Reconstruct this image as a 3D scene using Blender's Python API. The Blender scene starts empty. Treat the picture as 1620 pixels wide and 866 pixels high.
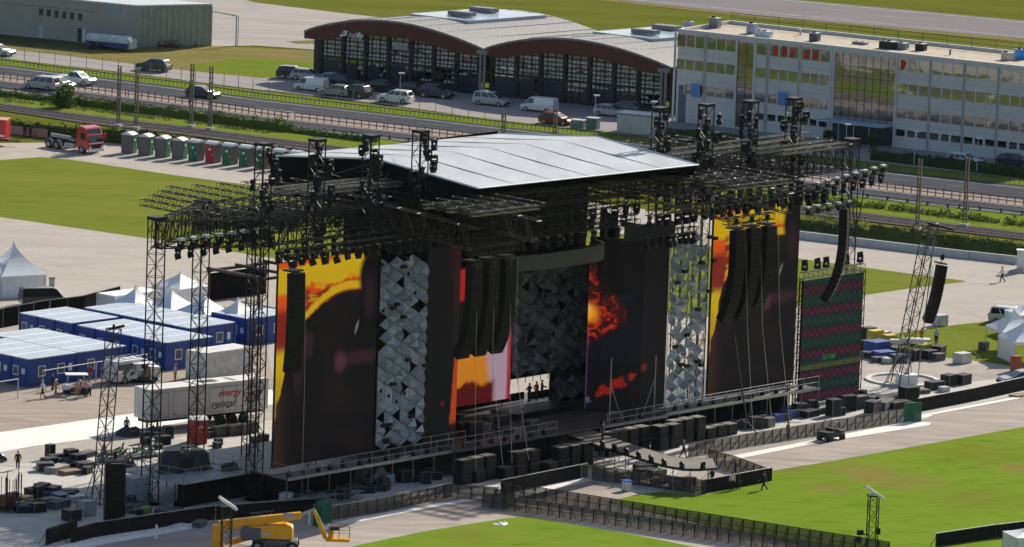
import bpy, bmesh, math, random
from mathutils import Vector, Matrix
random.seed(7)
SC = bpy.context.scene
COL = SC.collection
R = math.radians
# ---------------------------------------------------------------- camera model
F_PX = 10784.0; TH = R(9.0); HC = 111.0; RHO = R(2.0)
CR, SR, CT, ST = math.cos(RHO), math.sin(RHO), math.cos(TH), math.sin(TH)
def ray(x, y):
    dx, dy = x-810.0, y-433.0
    u = dx*CR+dy*SR; v = -dx*SR+dy*CR
    return Vector((u, F_PX*CT-v*ST, -(F_PX*ST+v*CT)))
def G(x, y, z=0.0):
    r = ray(x, y); t = (z-HC)/r.z
    return Vector((r.x*t, r.y*t, z))
def onplane(x, y, p, n):
    r = ray(x, y); c = Vector((0, 0, HC)); t = (Vector(p)-c).dot(n)/r.dot(n)
    return c+r*t
# stage frame: w runs along the stage front, d towards the audience
SA = R(49.0); Wv = Vector((math.cos(SA), math.sin(SA), 0)); Dv = Vector((math.sin(SA), -math.cos(SA), 0))
SO = G(445, 754, 2.5); SO.z = 0
def S(w, d, z=0.0): return SO+Wv*w+Dv*d+Vector((0, 0, z))
def W2S(p): q = Vector((p[0]-SO.x, p[1]-SO.y, 0)); return q.dot(Wv), q.dot(Dv)
def SD(x, y, d):
    p = onplane(x, y, S(0, d), Dv); return W2S(p)[0], p.z
# ---------------------------------------------------------------- mesh helpers
class MB:
    def __init__(s): s.v = []; s.f = []
    def box(s, c, sz, rz=0.0, M=None, taper=1.0):
        c = Vector(c); x, y, z = sz[0]/2, sz[1]/2, sz[2]/2
        i = len(s.v); ro = Matrix.Rotation(rz, 3, 'Z')
        for k in (-1, 1):
            t = taper if k > 0 else 1.0
            for a, b in ((-1, -1), (1, -1), (1, 1), (-1, 1)):
                p = ro @ Vector((a*x*t, b*y*t, k*z))
                if M: p = M @ p
                s.v.append(tuple(p+c))
        s.f += [(i+3, i+2, i+1, i), (i+4, i+5, i+6, i+7)]+[(i+a, i+(a+1) % 4, i+4+(a+1) % 4, i+4+a) for a in range(4)]
        return s
    def bx(s, x0, x1, y0, y1, z0, z1): return s.box(((x0+x1)/2, (y0+y1)/2, (z0+z1)/2), (x1-x0, y1-y0, z1-z0))
    def tube(s, p, q, r, n=4, r2=None, cap=True):
        p = Vector(p); q = Vector(q); d = q-p
        if d.length < 1e-6: return s
        d.normalize(); a = d.cross(Vector((0, 0, 1)))
        if a.length < 1e-3: a = Vector((1, 0, 0))
        a.normalize(); b = d.cross(a); i = len(s.v); r2 = r if r2 is None else r2
        for pt, rr in ((p, r), (q, r2)):
            for k in range(n):
                t = 2*math.pi*(k+.5)/n; s.v.append(tuple(pt+(a*math.cos(t)+b*math.sin(t))*rr))
        for k in range(n): s.f.append((i+k, i+(k+1) % n, i+n+(k+1) % n, i+n+k))
        if cap: s.f += [tuple(range(i+n-1, i-1, -1)), tuple(range(i+n, i+2*n))]
        return s
    def path(s, pts, r, n=5):
        for a, b in zip(pts, pts[1:]): s.tube(a, b, r, n)
        return s
    def poly(s, pts):
        i = len(s.v); s.v += [tuple(p) for p in pts]; s.f.append(tuple(range(i, i+len(pts)))); return s
    def prism(s, pts, off):                      # closed outline swept along a vector
        n = len(pts); i = len(s.v); off = Vector(off)
        s.v += [tuple(Vector(p)) for p in pts]+[tuple(Vector(p)+off) for p in pts]
        s.f += [tuple(range(i+n-1, i-1, -1)), tuple(range(i+n, i+2*n))]
        for k in range(n): s.f.append((i+k, i+(k+1) % n, i+n+(k+1) % n, i+n+k))
        return s
    def rings(s, rs, close=True, cap=True):      # list of equal-length rings
        n = len(rs[0]); i = len(s.v)
        for r in rs: s.v += [tuple(p) for p in r]
        for j in range(len(rs)-1):
            for k in range(n if close else n-1):
                a = i+j*n+k; b = i+j*n+(k+1) % n; s.f.append((a, b, b+n, a+n))
        if cap and close: s.f += [tuple(range(i+n-1, i-1, -1)), tuple(range(i+(len(rs)-1)*n, i+len(rs)*n))]
        return s
    def sphere(s, c, r, n=8, m=6, sq=(1, 1, 1)):
        c = Vector(c); rs = []
        for j in range(m+1):
            ph = math.pi*(j/m)*.98+.03-math.pi/2; rr = max(.02, math.cos(ph))*r
            rs.append([c+Vector((rr*math.cos(2*math.pi*k/n)*sq[0], rr*math.sin(2*math.pi*k/n)*sq[1], r*math.sin(ph)*sq[2])) for k in range(n)])
        return s.rings(rs)
    def build(s, name, mat, parent=None, loc=None, rz=0.0, smooth=False, bevel=0.0):
        me = bpy.data.meshes.new(name); me.from_pydata(s.v, [], s.f); me.update()
        if mat: me.materials.append(mat)
        if smooth:
            for p in me.polygons: p.use_smooth = True
        o = bpy.data.objects.new(name, me); COL.objects.link(o)
        if parent: o.parent = parent
        if loc is not None: o.location = loc
        if rz: o.rotation_euler = (0, 0, rz)
        if bevel:
            b = o.modifiers.new('bevel', 'BEVEL'); b.width = bevel; b.segments = 2; b.limit_method = 'ANGLE'
        return o
def tag(o, label=None, cat=None, group=None, kind=None):
    if label: o['label'] = label
    if cat: o['category'] = cat
    if group: o['group'] = group
    if kind: o['kind'] = kind
    return o
def thing(name, label, cat, loc=(0, 0, 0), rz=0.0, group=None):
    o = bpy.data.objects.new(name, None); COL.objects.link(o); o.empty_display_size = .5
    o.location = loc; o.rotation_euler = (0, 0, rz); return tag(o, label, cat, group)
def kids(o): return [c for c in bpy.data.objects if c.parent == o]
KID = {}
def dup(root, loc=None, rz=None, label=None, group=None, scale=None, rot=None):
    if root.name not in KID: KID[root.name] = [(c, [g for g in c.children]) for c in root.children]
    r = root.copy(); COL.objects.link(r)
    if loc is not None: r.location = loc
    if rot is not None: r.rotation_euler = rot
    elif rz is not None: r.rotation_euler = (0, 0, rz)
    if scale is not None: r.scale = (scale,)*3
    if label: r['label'] = label
    if group: r['group'] = group
    for c, gs in KID[root.name]:
        k = c.copy(); COL.objects.link(k); k.parent = r
        for g in gs:
            d = g.copy(); COL.objects.link(d); d.parent = k
    return r
def along(pts, step, off=0.0):                   # points every step metres along a polyline, with heading
    out = []; d = off
    for a, b in zip(pts, pts[1:]):
        L = (b-a).length; h = math.atan2(b.y-a.y, b.x-a.x)
        while d < L-1e-4:
            out.append((a+(b-a)*(d/L), h)); d += step
        d -= L
    return out
# ---------------------------------------------------------------- materials
MC = {}
def nt(name):
    m = bpy.data.materials.new(name); m.use_nodes = True; t = m.node_tree; b = t.nodes['Principled BSDF']; return m, t, b
def N(t, kind, **k):
    n = t.nodes.new(kind)
    for a, v in k.items():
        if a in n.inputs: n.inputs[a].default_value = v
        else: setattr(n, a, v)
    return n
def mat(name, col, rough=.7, metal=0.0, var=.25, scale=1.5, spec=.4, bump=0.0, sq=(1, 1, 1)):
    if name in MC: return MC[name]
    m, t, b = nt(name)
    ge = N(t, 'ShaderNodeNewGeometry'); mp = N(t, 'ShaderNodeMapping'); mp.inputs['Scale'].default_value = sq
    t.links.new(ge.outputs['Position'], mp.inputs['Vector'])
    no = N(t, 'ShaderNodeTexNoise', Scale=scale, Detail=6.0, Roughness=.65); t.links.new(mp.outputs['Vector'], no.inputs['Vector'])
    cr = N(t, 'ShaderNodeValToRGB'); e = cr.color_ramp.elements
    lo = [max(0, c*(1-var)) for c in col]; hi = [min(1, c*(1+var)) for c in col]
    e[0].position = .3; e[1].position = .7; e[0].color = (*lo, 1); e[1].color = (*hi, 1)
    t.links.new(no.outputs['Fac'], cr.inputs['Fac']); t.links.new(cr.outputs['Color'], b.inputs['Base Color'])
    b.inputs['Roughness'].default_value = rough; b.inputs['Metallic'].default_value = metal; b.inputs['Specular IOR Level'].default_value = spec
    if bump:
        bp = N(t, 'ShaderNodeBump', Strength=bump, Distance=.05); t.links.new(no.outputs['Fac'], bp.inputs['Height']); t.links.new(bp.outputs['Normal'], b.inputs['Normal'])
    MC[name] = m; return m
def ground_mat(name, cols, scales=(.05, .4, 4.0), rough=.95, stripes=None, streak=(1, 1, 1), spots=(), spec=0.0, joints=None, stains=0.0):
    """cols = three base colours mixed by large, middle and fine noise"""
    m, t, b = nt(name); ge = N(t, 'ShaderNodeNewGeometry'); mp = N(t, 'ShaderNodeMapping'); mp.inputs['Scale'].default_value = streak
    mp.inputs['Rotation'].default_value = (0, 0, R(25)); t.links.new(ge.outputs['Position'], mp.inputs['Vector'])
    cur = None
    for i, (c, s) in enumerate(zip(cols[1:], scales)):
        no = N(t, 'ShaderNodeTexNoise', Scale=s, Detail=7.0, Roughness=.6); t.links.new(mp.outputs['Vector'], no.inputs['Vector'])
        mr = N(t, 'ShaderNodeMapRange'); mr.inputs['From Min'].default_value = .42; mr.inputs['From Max'].default_value = .62
        t.links.new(no.outputs['Fac'], mr.inputs['Value'])
        mx = N(t, 'ShaderNodeMix', data_type='RGBA'); t.links.new(mr.outputs['Result'], mx.inputs['Factor'])
        if cur is None: mx.inputs['A'].default_value = (*cols[0], 1)
        else: t.links.new(cur, mx.inputs['A'])
        mx.inputs['B'].default_value = (*c, 1); cur = mx.outputs['Result']
    if stripes:
        ang, period, colr, amt = stripes
        m2 = N(t, 'ShaderNodeMapping'); m2.inputs['Rotation'].default_value = (0, 0, ang); t.links.new(ge.outputs['Position'], m2.inputs['Vector'])
        wv = N(t, 'ShaderNodeTexWave', Scale=1/period, Distortion=1.2, Detail=3.0); wv.inputs['Detail Scale'].default_value = .6
        t.links.new(m2.outputs['Vector'], wv.inputs['Vector'])
        mu = N(t, 'ShaderNodeMath', operation='MULTIPLY'); mu.inputs[1].default_value = amt; t.links.new(wv.outputs['Fac'], mu.inputs[0])
        mx = N(t, 'ShaderNodeMix', data_type='RGBA'); t.links.new(mu.outputs[0], mx.inputs['Factor']); t.links.new(cur, mx.inputs['A']); mx.inputs['B'].default_value = (*colr, 1)
        cur = mx.outputs['Result']
    for (cx, cy, rad, sq_, ang, colr, amt) in spots:          # worn bare places with ragged edges
        m2 = N(t, 'ShaderNodeMapping', vector_type='TEXTURE'); m2.inputs['Location'].default_value = (cx, cy, 0); m2.inputs['Rotation'].default_value = (0, 0, ang); m2.inputs['Scale'].default_value = (rad, rad*sq_, 1e6)
        t.links.new(ge.outputs['Position'], m2.inputs['Vector']); ln = N(t, 'ShaderNodeVectorMath', operation='LENGTH'); t.links.new(m2.outputs['Vector'], ln.inputs[0])
        nz = N(t, 'ShaderNodeTexNoise', Scale=.55, Detail=6.0, Roughness=.7); t.links.new(ge.outputs['Position'], nz.inputs['Vector'])
        ad = N(t, 'ShaderNodeMath', operation='MULTIPLY_ADD'); ad.inputs[1].default_value = 2.2; t.links.new(nz.outputs['Fac'], ad.inputs[0]); t.links.new(ln.outputs['Value'], ad.inputs[2])
        mr = N(t, 'ShaderNodeMapRange'); mr.inputs['From Min'].default_value = 1.9; mr.inputs['From Max'].default_value = 1.25; mr.inputs['To Max'].default_value = amt; t.links.new(ad.outputs[0], mr.inputs['Value'])
        mx = N(t, 'ShaderNodeMix', data_type='RGBA'); t.links.new(mr.outputs['Result'], mx.inputs['Factor']); t.links.new(cur, mx.inputs['A']); mx.inputs['B'].default_value = (*colr, 1); cur = mx.outputs['Result']
    if stains:                                        # long faint wheel marks and spills
        m3 = N(t, 'ShaderNodeMapping'); m3.inputs['Rotation'].default_value = (0, 0, R(-38)); m3.inputs['Scale'].default_value = (.03, .5, 1); t.links.new(ge.outputs['Position'], m3.inputs['Vector'])
        sn = N(t, 'ShaderNodeTexNoise', Scale=1.0, Detail=8.0, Roughness=.75, Distortion=1.5); t.links.new(m3.outputs['Vector'], sn.inputs['Vector'])
        s2 = N(t, 'ShaderNodeTexNoise', Scale=.09, Detail=8.0, Roughness=.7, Distortion=.8); t.links.new(ge.outputs['Position'], s2.inputs['Vector'])
        for src, lo, hi in ((sn, .56, .72), (s2, .55, .75)):
            mr = N(t, 'ShaderNodeMapRange'); mr.inputs['From Min'].default_value = lo; mr.inputs['From Max'].default_value = hi; mr.inputs['To Max'].default_value = stains; t.links.new(src.outputs['Fac'], mr.inputs['Value'])
            mx = N(t, 'ShaderNodeMix', data_type='RGBA', blend_type='MULTIPLY'); t.links.new(mr.outputs['Result'], mx.inputs['Factor']); t.links.new(cur, mx.inputs['A']); mx.inputs['B'].default_value = (.52, .50, .48, 1); cur = mx.outputs['Result']
    if joints:
        m4 = N(t, 'ShaderNodeMapping'); m4.inputs['Rotation'].default_value = (0, 0, joints[0]); t.links.new(ge.outputs['Position'], m4.inputs['Vector'])
        br = N(t, 'ShaderNodeTexBrick', Scale=1.0); br.offset = 0.0; br.inputs['Mortar Size'].default_value = .05; br.inputs['Brick Width'].default_value = joints[1]; br.inputs['Row Height'].default_value = joints[1]; t.links.new(m4.outputs['Vector'], br.inputs['Vector'])
        ml_ = N(t, 'ShaderNodeMath', operation='MULTIPLY'); ml_.inputs[1].default_value = .3; t.links.new(br.outputs['Fac'], ml_.inputs[0])
        mx = N(t, 'ShaderNodeMix', data_type='RGBA', blend_type='MULTIPLY'); t.links.new(ml_.outputs[0], mx.inputs['Factor']); t.links.new(cur, mx.inputs['A']); mx.inputs['B'].default_value = (.5, .5, .48, 1); cur = mx.outputs['Result']
    fn = N(t, 'ShaderNodeTexNoise', Scale=7.0, Detail=3.0); t.links.new(ge.outputs['Position'], fn.inputs['Vector'])
    mr = N(t, 'ShaderNodeMapRange'); mr.inputs['To Min'].default_value = .82; mr.inputs['To Max'].default_value = 1.18; t.links.new(fn.outputs['Fac'], mr.inputs['Value'])
    hs = N(t, 'ShaderNodeHueSaturation'); t.links.new(mr.outputs['Result'], hs.inputs['Value']); t.links.new(cur, hs.inputs['Color'])
    t.links.new(hs.outputs['Color'], b.inputs['Base Color']); b.inputs['Roughness'].default_value = rough; b.inputs['Specular IOR Level'].default_value = spec
    MC[name] = m; return m
def mirror_mat(name, col, rough=.04, wave=.02, scale=.8):
    m, t, b = nt(name); b.inputs['Base Color'].default_value = (*col, 1); b.inputs['Metallic'].default_value = 1.0; b.inputs['Roughness'].default_value = rough
    ge = N(t, 'ShaderNodeNewGeometry'); no = N(t, 'ShaderNodeTexNoise', Scale=scale, Detail=2.0); t.links.new(ge.outputs['Position'], no.inputs['Vector'])
    bp = N(t, 'ShaderNodeBump', Strength=wave, Distance=1.0); t.links.new(no.outputs['Fac'], bp.inputs['Height']); t.links.new(bp.outputs['Normal'], b.inputs['Normal'])
    MC[name] = m; return m
def veil_mat(name, col, see=.45):               # woven net: lets part of the light through
    m, t, b = nt(name); b.inputs['Base Color'].default_value = (*col, 1); b.inputs['Roughness'].default_value = .9
    tr = N(t, 'ShaderNodeBsdfTransparent'); mx = N(t, 'ShaderNodeMixShader'); mx.inputs[0].default_value = see
    t.links.new(b.outputs[0], mx.inputs[1]); t.links.new(tr.outputs[0], mx.inputs[2]); t.links.new(mx.outputs[0], t.nodes['Material Output'].inputs['Surface'])
    MC[name] = m; return m
def foliage_mat(name, cols, trans=.25):
    m, t, b = nt(name); oi = N(t, 'ShaderNodeNewGeometry'); cr = N(t, 'ShaderNodeValToRGB'); e = cr.color_ramp.elements
    e[0].color = (*cols[0], 1); e[1].color = (*cols[-1], 1)
    for i, c in enumerate(cols[1:-1]): el = e.new((i+1)/(len(cols)-1)); el.color = (*c, 1)
    t.links.new(oi.outputs['Random Per Island'], cr.inputs['Fac']); t.links.new(cr.outputs['Color'], b.inputs['Base Color'])
    b.inputs['Roughness'].default_value = .7; b.inputs['Specular IOR Level'].default_value = .25
    tl = N(t, 'ShaderNodeBsdfTranslucent'); t.links.new(cr.outputs['Color'], tl.inputs['Color']); mx = N(t, 'ShaderNodeMixShader'); mx.inputs[0].default_value = trans
    t.links.new(b.outputs[0], mx.inputs[1]); t.links.new(tl.outputs[0], mx.inputs[2]); t.links.new(mx.outputs[0], t.nodes['Material Output'].inputs['Surface'])
    MC[name] = m; return m
def screen_mat(name, strength):
    m, t, b = nt(name); at = N(t, 'ShaderNodeVertexColor', layer_name='picture'); b.inputs['Base Color'].default_value = (.0075, .0072, .009, 1)
    b.inputs['Roughness'].default_value = .6; b.inputs['Specular IOR Level'].default_value = .12
    t.links.new(at.outputs['Color'], b.inputs['Emission Color']); b.inputs['Emission Strength'].default_value = strength; MC[name] = m; return m
def lamp_mat(name, col, st):
    m, t, b = nt(name); b.inputs['Base Color'].default_value = (*col, 1); b.inputs['Emission Color'].default_value = (*col, 1); b.inputs['Emission Strength'].default_value = st; MC[name] = m; return m

BLK = mat('black steel', (.012, .012, .0135), .55, .1, .4, 6, .25)
TRUSS = mat('black truss aluminium', (.017, .0165, .016), .45, .3, .5, 8, .4)
TRUSSW = mat('painted sunlit truss', (.27, .245, .20), .5, .2, .4, 4)  # sunlit truss edges put into a paler base colour
CLOTH = mat('black drape cloth', (.006, .006, .007), .95, 0, .4, 1.2, .05)
ALU = mat('bare aluminium', (.38, .38, .37), .4, .6, .2, 3)
GREY = mat('grey paint', (.22, .225, .23), .6, 0, .15, 2)
LGREY = mat('pale grey paint', (.45, .46, .47), .55, 0, .1, 2)
WHITE = mat('white paint', (.74, .74, .73), .5, 0, .08, 1)
RED = mat('red paint', (.42, .018, .022), .45, 0, .15, 1.5)
GREEN = mat('green plastic', (.012, .15, .07), .5, 0, .15, 2)
BLUE = mat('blue steel', (.008, .035, .19), .5, 0, .2, 1.2)
TYRE = mat('tyre rubber', (.018, .018, .018), .9, 0, .2, 5)
RIM = mat('wheel rim', (.35, .35, .36), .4, .7, .1, 5)
GLASSC = mat('car glass', (.015, .02, .025), .08, 0, .1, 1, .8)
YEL = mat('yellow lift paint', (.80, .36, .010), .42, 0, .12, 1.5)
WOOD = mat('plywood', (.22, .14, .08), .8, 0, .3, 3)
RUST = mat('rusty iron', (.12, .045, .025), .85, 0, .5, 2)
TARPB = mat('blue tarpaulin', (.02, .06, .28), .55, 0, .3, 1.5, bump=.6)
TARPD = mat('dark tarpaulin', (.025, .028, .04), .5, 0, .3, 1.5, bump=.6)
TARPW = mat('white plastic sheet', (.7, .7, .72), .45, 0, .15, 1.5, bump=.6)
CANV = mat('white tent canvas', (.78, .79, .8), .65, 0, .05, .8)
CASE = mat('flight case black', (.013, .013, .0145), .55, 0, .4, 3, .25)
CASEG = mat('flight case grey', (.075, .075, .074), .6, 0, .4, 3, .3)
YELP = mat('yellow plastic', (.5, .4, .02), .55, 0, .15, 2)
PLATE = mat('grey stage ply', (.13, .125, .118), .7, 0, .3, .8)
CONC = mat('pale concrete', (.42, .41, .39), .9, 0, .18, .6)
# ---------------------------------------------------------------- light, sky, camera
AZ, EL = R(56), R(30)
w = bpy.data.worlds.new("World"); SC.world = w; w.use_nodes = True
sk = w.node_tree.nodes.new('ShaderNodeTexSky'); sk.sky_type = 'NISHITA'; sk.sun_disc = False
sk.sun_elevation = EL; sk.sun_rotation = math.pi/2-AZ; sk.dust_density = 1.5
bg = w.node_tree.nodes['Background']; bg.inputs['Strength'].default_value = .08
w.node_tree.links.new(sk.outputs[0], bg.inputs['Color'])
sl = bpy.data.lights.new('sun', 'SUN'); sl.energy = 4.6; sl.angle = R(.5); sl.color = (1.0, .93, .80)
so = bpy.data.objects.new('sun', sl); COL.objects.link(so)
ts = Vector((math.cos(AZ)*math.cos(EL), math.sin(AZ)*math.cos(EL), math.sin(EL)))
so.rotation_euler = (-ts).to_track_quat('-Z', 'Y').to_euler(); so.location = ts*300
cd = bpy.data.cameras.new('camera'); co = bpy.data.objects.new('camera', cd); COL.objects.link(co); SC.camera = co
cd.sensor_width = 36; cd.lens = F_PX*36/1620; cd.clip_start = 5; cd.clip_end = 9000
fw = Vector((0, CT, -ST)); rt = Vector((1, 0, 0)); up = rt.cross(fw)
xr = rt*CR+up*(SR); yr = -rt*SR+up*CR
def cam_axes(sgn):
    xa = rt*CR+up*(sgn*SR); ya = up*CR-rt*(sgn*SR); return xa, ya
xa, ya = cam_axes(1)
co.matrix_world = Matrix(((xa.x, ya.x, -fw.x, 0), (xa.y, ya.y, -fw.y, 0), (xa.z, ya.z, -fw.z, HC), (0, 0, 0, 1)))
SC.view_settings.view_transform = 'Standard'; SC.view_settings.look = 'None'; SC.view_settings.exposure = 0.6; SC.view_settings.gamma = 1
hz = bpy.data.materials.new('air'); hz.use_nodes = True; ht = hz.node_tree
for n_ in list(ht.nodes):
    if n_.type == 'BSDF_PRINCIPLED': ht.nodes.remove(n_)
pv = ht.nodes.new('ShaderNodeVolumePrincipled'); pv.inputs['Color'].default_value = (.80, .88, .97, 1); pv.inputs['Density'].default_value = .000007; pv.inputs['Anisotropy'].default_value = .2
ht.links.new(pv.outputs[0], ht.nodes['Material Output'].inputs['Volume'])
hb = MB().bx(-700, 700, -60, 1800, -1.0, 125).build('haze', hz); tag(hb, kind='stuff')
SC.render.engine = 'CYCLES'; SC.render.resolution_x = 1024; SC.render.resolution_y = 547
SC.cycles.max_bounces = 6; SC.cycles.transparent_max_bounces = 12

# ---------------------------------------------------------------- ground bands (each sheet 4-5 mm above the last)
g_field = ground_mat('field grass', [(.105, .125, .018), (.145, .142, .036), (.085, .105, .012), (.12, .13, .022)], (.012, .09, 1.4), streak=(.35, 1.6, 1))
g_back = ground_mat('mown grass', [(.142, .180, .024), (.195, .188, .052), (.110, .152, .016), (.162, .186, .032)], (.025, .14, 1.0), stripes=(R(62), 7.0, (.165, .175, .035), .35), streak=(.3, 1.4, 1))
g_arena = ground_mat('arena grass', [(.140, .222, .020), (.188, .222, .036), (.105, .182, .014), (.168, .232, .028)], (.035, .22, 1.1), stripes=(R(40), 11.0, (.155, .245, .026), .45), streak=(.5, 1.3, 1), spots=[(*G(1370, 753)[:2], 5.5, 1.7, R(20), (.21, .165, .055), .85), (*G(1310, 775)[:2], 3.2, 1.6, R(10), (.20, .16, .05), .7), (*G(1440, 765)[:2], 5.0, 1.2, R(-15), (.20, .165, .055), .65), (*G(1615, 742)[:2], 3.0, 1.5, 0, (.21, .16, .06), .8), (*G(1540, 792)[:2], 6.0, 1.5, R(-10), (.17, .16, .03), .5), (*G(740, 850)[:2], 4.0, 1.4, 0, (.16, .16, .03), .5), (*G(1260, 745)[:2], 4.0, 1.2, R(30), (.18, .16, .05), .5), (*G(1540, 720)[:2], 8.0, 1.2, 0, (.15, .155, .02), .5)])
g_dry = ground_mat('dry grass', [(.22, .17, .075), (.17, .15, .05), (.25, .195, .095), (.15, .15, .04)], (.05, .25, 1.5), streak=(.4, 1.5, 1))
g_fresh = ground_mat('fresh verge grass', [(.135, .19, .02), (.10, .155, .015), (.17, .19, .035)], (.3, 1.5), streak=(.6, 1.3, 1))
g_runway = ground_mat('runway asphalt', [(.215, .195, .20), (.19, .172, .178), (.235, .212, .215)], (.02, .3), streak=(.15, 2.5, 1))
g_apron = ground_mat('apron concrete', [(.37, .34, .32), (.33, .305, .285), (.40, .37, .345)], (.02, .2), streak=(.3, 2, 1), stains=.3, joints=(R(25), 9.0))
g_road = ground_mat('road asphalt', [(.31, .285, .28), (.27, .25, .245), (.34, .31, .30)], (.08, .6), streak=(.2, 2.5, 1))
g_lane = ground_mat('highway asphalt', [(.072, .075, .088), (.058, .060, .071), (.088, .090, .102)], (.1, .8), streak=(.08, 3, 1))
g_median = ground_mat('median concrete', [(.31, .25, .225), (.36, .30, .27), (.26, .21, .19)], (.3, 1.2), streak=(.2, 2, 1))
g_rail = ground_mat('railway ballast', [(.105, .09, .088), (.08, .07, .07), (.13, .112, .105)], (.2, 1.2), streak=(.1, 4, 1))
g_plaza = ground_mat('plaza asphalt', [(.42, .378, .338), (.365, .330, .296), (.46, .415, .372), (.405, .366, .328)], (.03, .18, 2.0), streak=(.6, 1.25, 1), stains=.42, joints=(R(28), 14.0))
g_path = ground_mat('worn path asphalt', [(.36, .315, .285), (.31, .275, .25), (.42, .37, .33)], (.06, .4), streak=(.4, 1.6, 1), stains=.45)
g_yard = ground_mat('yard asphalt', [(.34, .29, .25), (.29, .25, .22), (.38, .33, .28)], (.06, .5), streak=(.4, 1.6, 1), stains=.4)
g_conc = ground_mat('stage concrete', [(.50, .48, .445), (.43, .415, .39), (.55, .525, .48)], (.08, .5), streak=(.5, 1.4, 1), stains=.55, joints=(R(49), 5.0))
g_cover = ground_mat('white walkway boards', [(.76, .75, .71), (.70, .69, .66), (.8, .79, .75)], (.2, 1.2))
g_dirt = ground_mat('bare dry patches', [(.21, .17, .055), (.16, .16, .03), (.25, .20, .08)], (.3, 1.0))
PAINT = ground_mat('road paint', [(.30, .30, .31), (.22, .22, .23)], (.6,))
GZ = [0.0]
def sheet(name, pts, m, z=None):
    if z is None: GZ[0] += .004; z = GZ[0]
    o = MB().poly([G(x, y)+Vector((0, 0, z)) for x, y in pts]).build(name, m)
    if o.data.polygons[0].normal.z < 0: o.data.flip_normals()
    return tag(o, kind='structure')
def band(name, top, bot, m): return sheet(name, top+bot[::-1], m)
base = MB().poly([(-3000, -800, -.02), (3000, -800, -.02), (3000, 5000, -.02), (-3000, 5000, -.02)]).build('ground', g_field); tag(base, kind='structure')
sheet('runway', [(700, -52), (1258, 0), (1700, 40), (1700, 69), (1215, 26), (975, 0), (600, -40)], g_runway)
for a, b, t in (((700, -50), (1700, 43), .5), ((600, -38.5), (1700, 66.5), .5)):
    p, q = G(*a), G(*b); n = Vector((-(q-p).y, (q-p).x, 0)).normalized()*t
    GZ[0] += .004; o = MB().poly([p-n+Vector((0, 0, GZ[0])), q-n+Vector((0, 0, GZ[0])), q+n+Vector((0, 0, GZ[0])), p+n+Vector((0, 0, GZ[0]))]).build('runway_edge_line', PAINT); tag(o, kind='structure')
sheet('runway_centre_line', [(1300, 13.2), (1435, 29.3), (1435, 30.6), (1300, 14.4)], PAINT)
sheet('runway_shoulder', [(600, -40), (975, .5), (1215, 26.5), (1700, 69.5), (1700, 74), (1215, 30), (960, 2.5), (600, -36)], g_dry)
sheet('apron', [(100, -40), (330, -14), (405, 4.5), (530, 20), (653, 34), (720, 44), (720, 110), (497, 79), (405, 72.5), (333, 74), (217, 50), (60, 20)], g_apron)
sheet('apron_grass_patch', [(452, 66), (497, 64), (497, 70), (470, 70)], g_dry)
sheet('dry_meadow', [(-60, 40), (60, 60), (217, 76), (333, 73), (497, 81), (497, 122), (405, 125), (270, 109), (107, 90), (-60, 70)], g_dry)
sheet('green_meadow_patch', [(300, 103), (380, 93), (497, 99), (497, 121), (420, 124), (300, 111)], g_fresh)
sheet('shaded_meadow', [(-60, 44), (60, 58), (165, 76), (217, 79), (140, 81), (40, 74), (-60, 62)], ground_mat('painted meadow shade', [(.10, .10, .05), (.13, .12, .06), (.08, .09, .04)], (.2, 1.0)))  # warehouse shade on the meadow put into a darker olive sheet
band('service_road', [(-60, 70.5), (0, 77.5), (107, 89.5), (218, 103), (300, 113), (420, 125)], [(-60, 86), (0, 92.5), (107, 105), (218, 118), (300, 129), (420, 144)], g_road)
sheet('car_park', [(418, 124), (497, 122), (700, 135), (1070, 170), (1300, 210), (1700, 250), (1700, 302), (1400, 265), (1068, 231), (940, 212), (810, 194), (600, 165), (418, 143)], g_road)
hw_t = [(-60, 96), (0, 103), (270, 137), (405, 156), (810, 203.5), (1388, 269), (1700, 303)]
hw_m = [(-60, 112), (0, 119.5), (270, 155), (405, 173.5), (810, 220), (1388, 292), (1700, 326)]
hw_n = [(-60, 122), (0, 129), (270, 164.5), (405, 184.5), (810, 231), (1388, 301.5), (1700, 337)]
hw_b = [(-60, 137), (0, 143.5), (270, 176), (405, 197), (810, 244), (1388, 316), (1700, 350)]
band('highway_verge', [(x, y-11) for x, y in hw_t], hw_t, g_fresh)
band('highway_far_lanes', hw_t, hw_m, g_lane)
band('highway_median', hw_m, hw_n, g_median)
band('highway_near_lanes', hw_n, hw_b, g_lane)
def mixl(a, b, t): return [(p[0], p[1]*(1-t)+q[1]*t) for p, q in zip(a, b)]
def lane_line(a, b, t, wpx=.9): l = mixl(a, b, t); return band('lane_line', [(x, y-wpx/2) for x, y in l], [(x, y+wpx/2) for x, y in l], PAINT)
lane_line(hw_t, hw_m, .2); lane_line(hw_t, hw_m, .9); lane_line(hw_n, hw_b, .10); lane_line(hw_n, hw_b, .93, 1.2)
ll = mixl(hw_t, hw_m, .55); P3 = [G(x, y) for x, y in ll]; GZ[0] += .004; mb = MB()
for p, h in along(P3, 9.0): mb.box((p.x, p.y, GZ[0]), (4.2, .16, .001), h)
tag(mb.build('lane_dashes', PAINT), kind='structure')
band('hedge_verge', [(-60, 137.5), (0, 144), (270, 176.5), (405, 197.5), (810, 245), (1388, 317), (1700, 351)], [(-60, 157), (0, 165), (134, 183), (270, 199), (405, 217), (810, 268), (1289, 328), (1700, 379)], g_fresh)
band('railway', [(-60, 156), (0, 164), (134, 182.5), (270, 198), (405, 215.5), (810, 267), (1289, 328), (1700, 378.5)], [(-60, 168), (0, 175.5), (134, 196), (270, 212), (405, 229.5), (810, 280), (1289, 341.5), (1700, 390)], g_rail)
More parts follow.
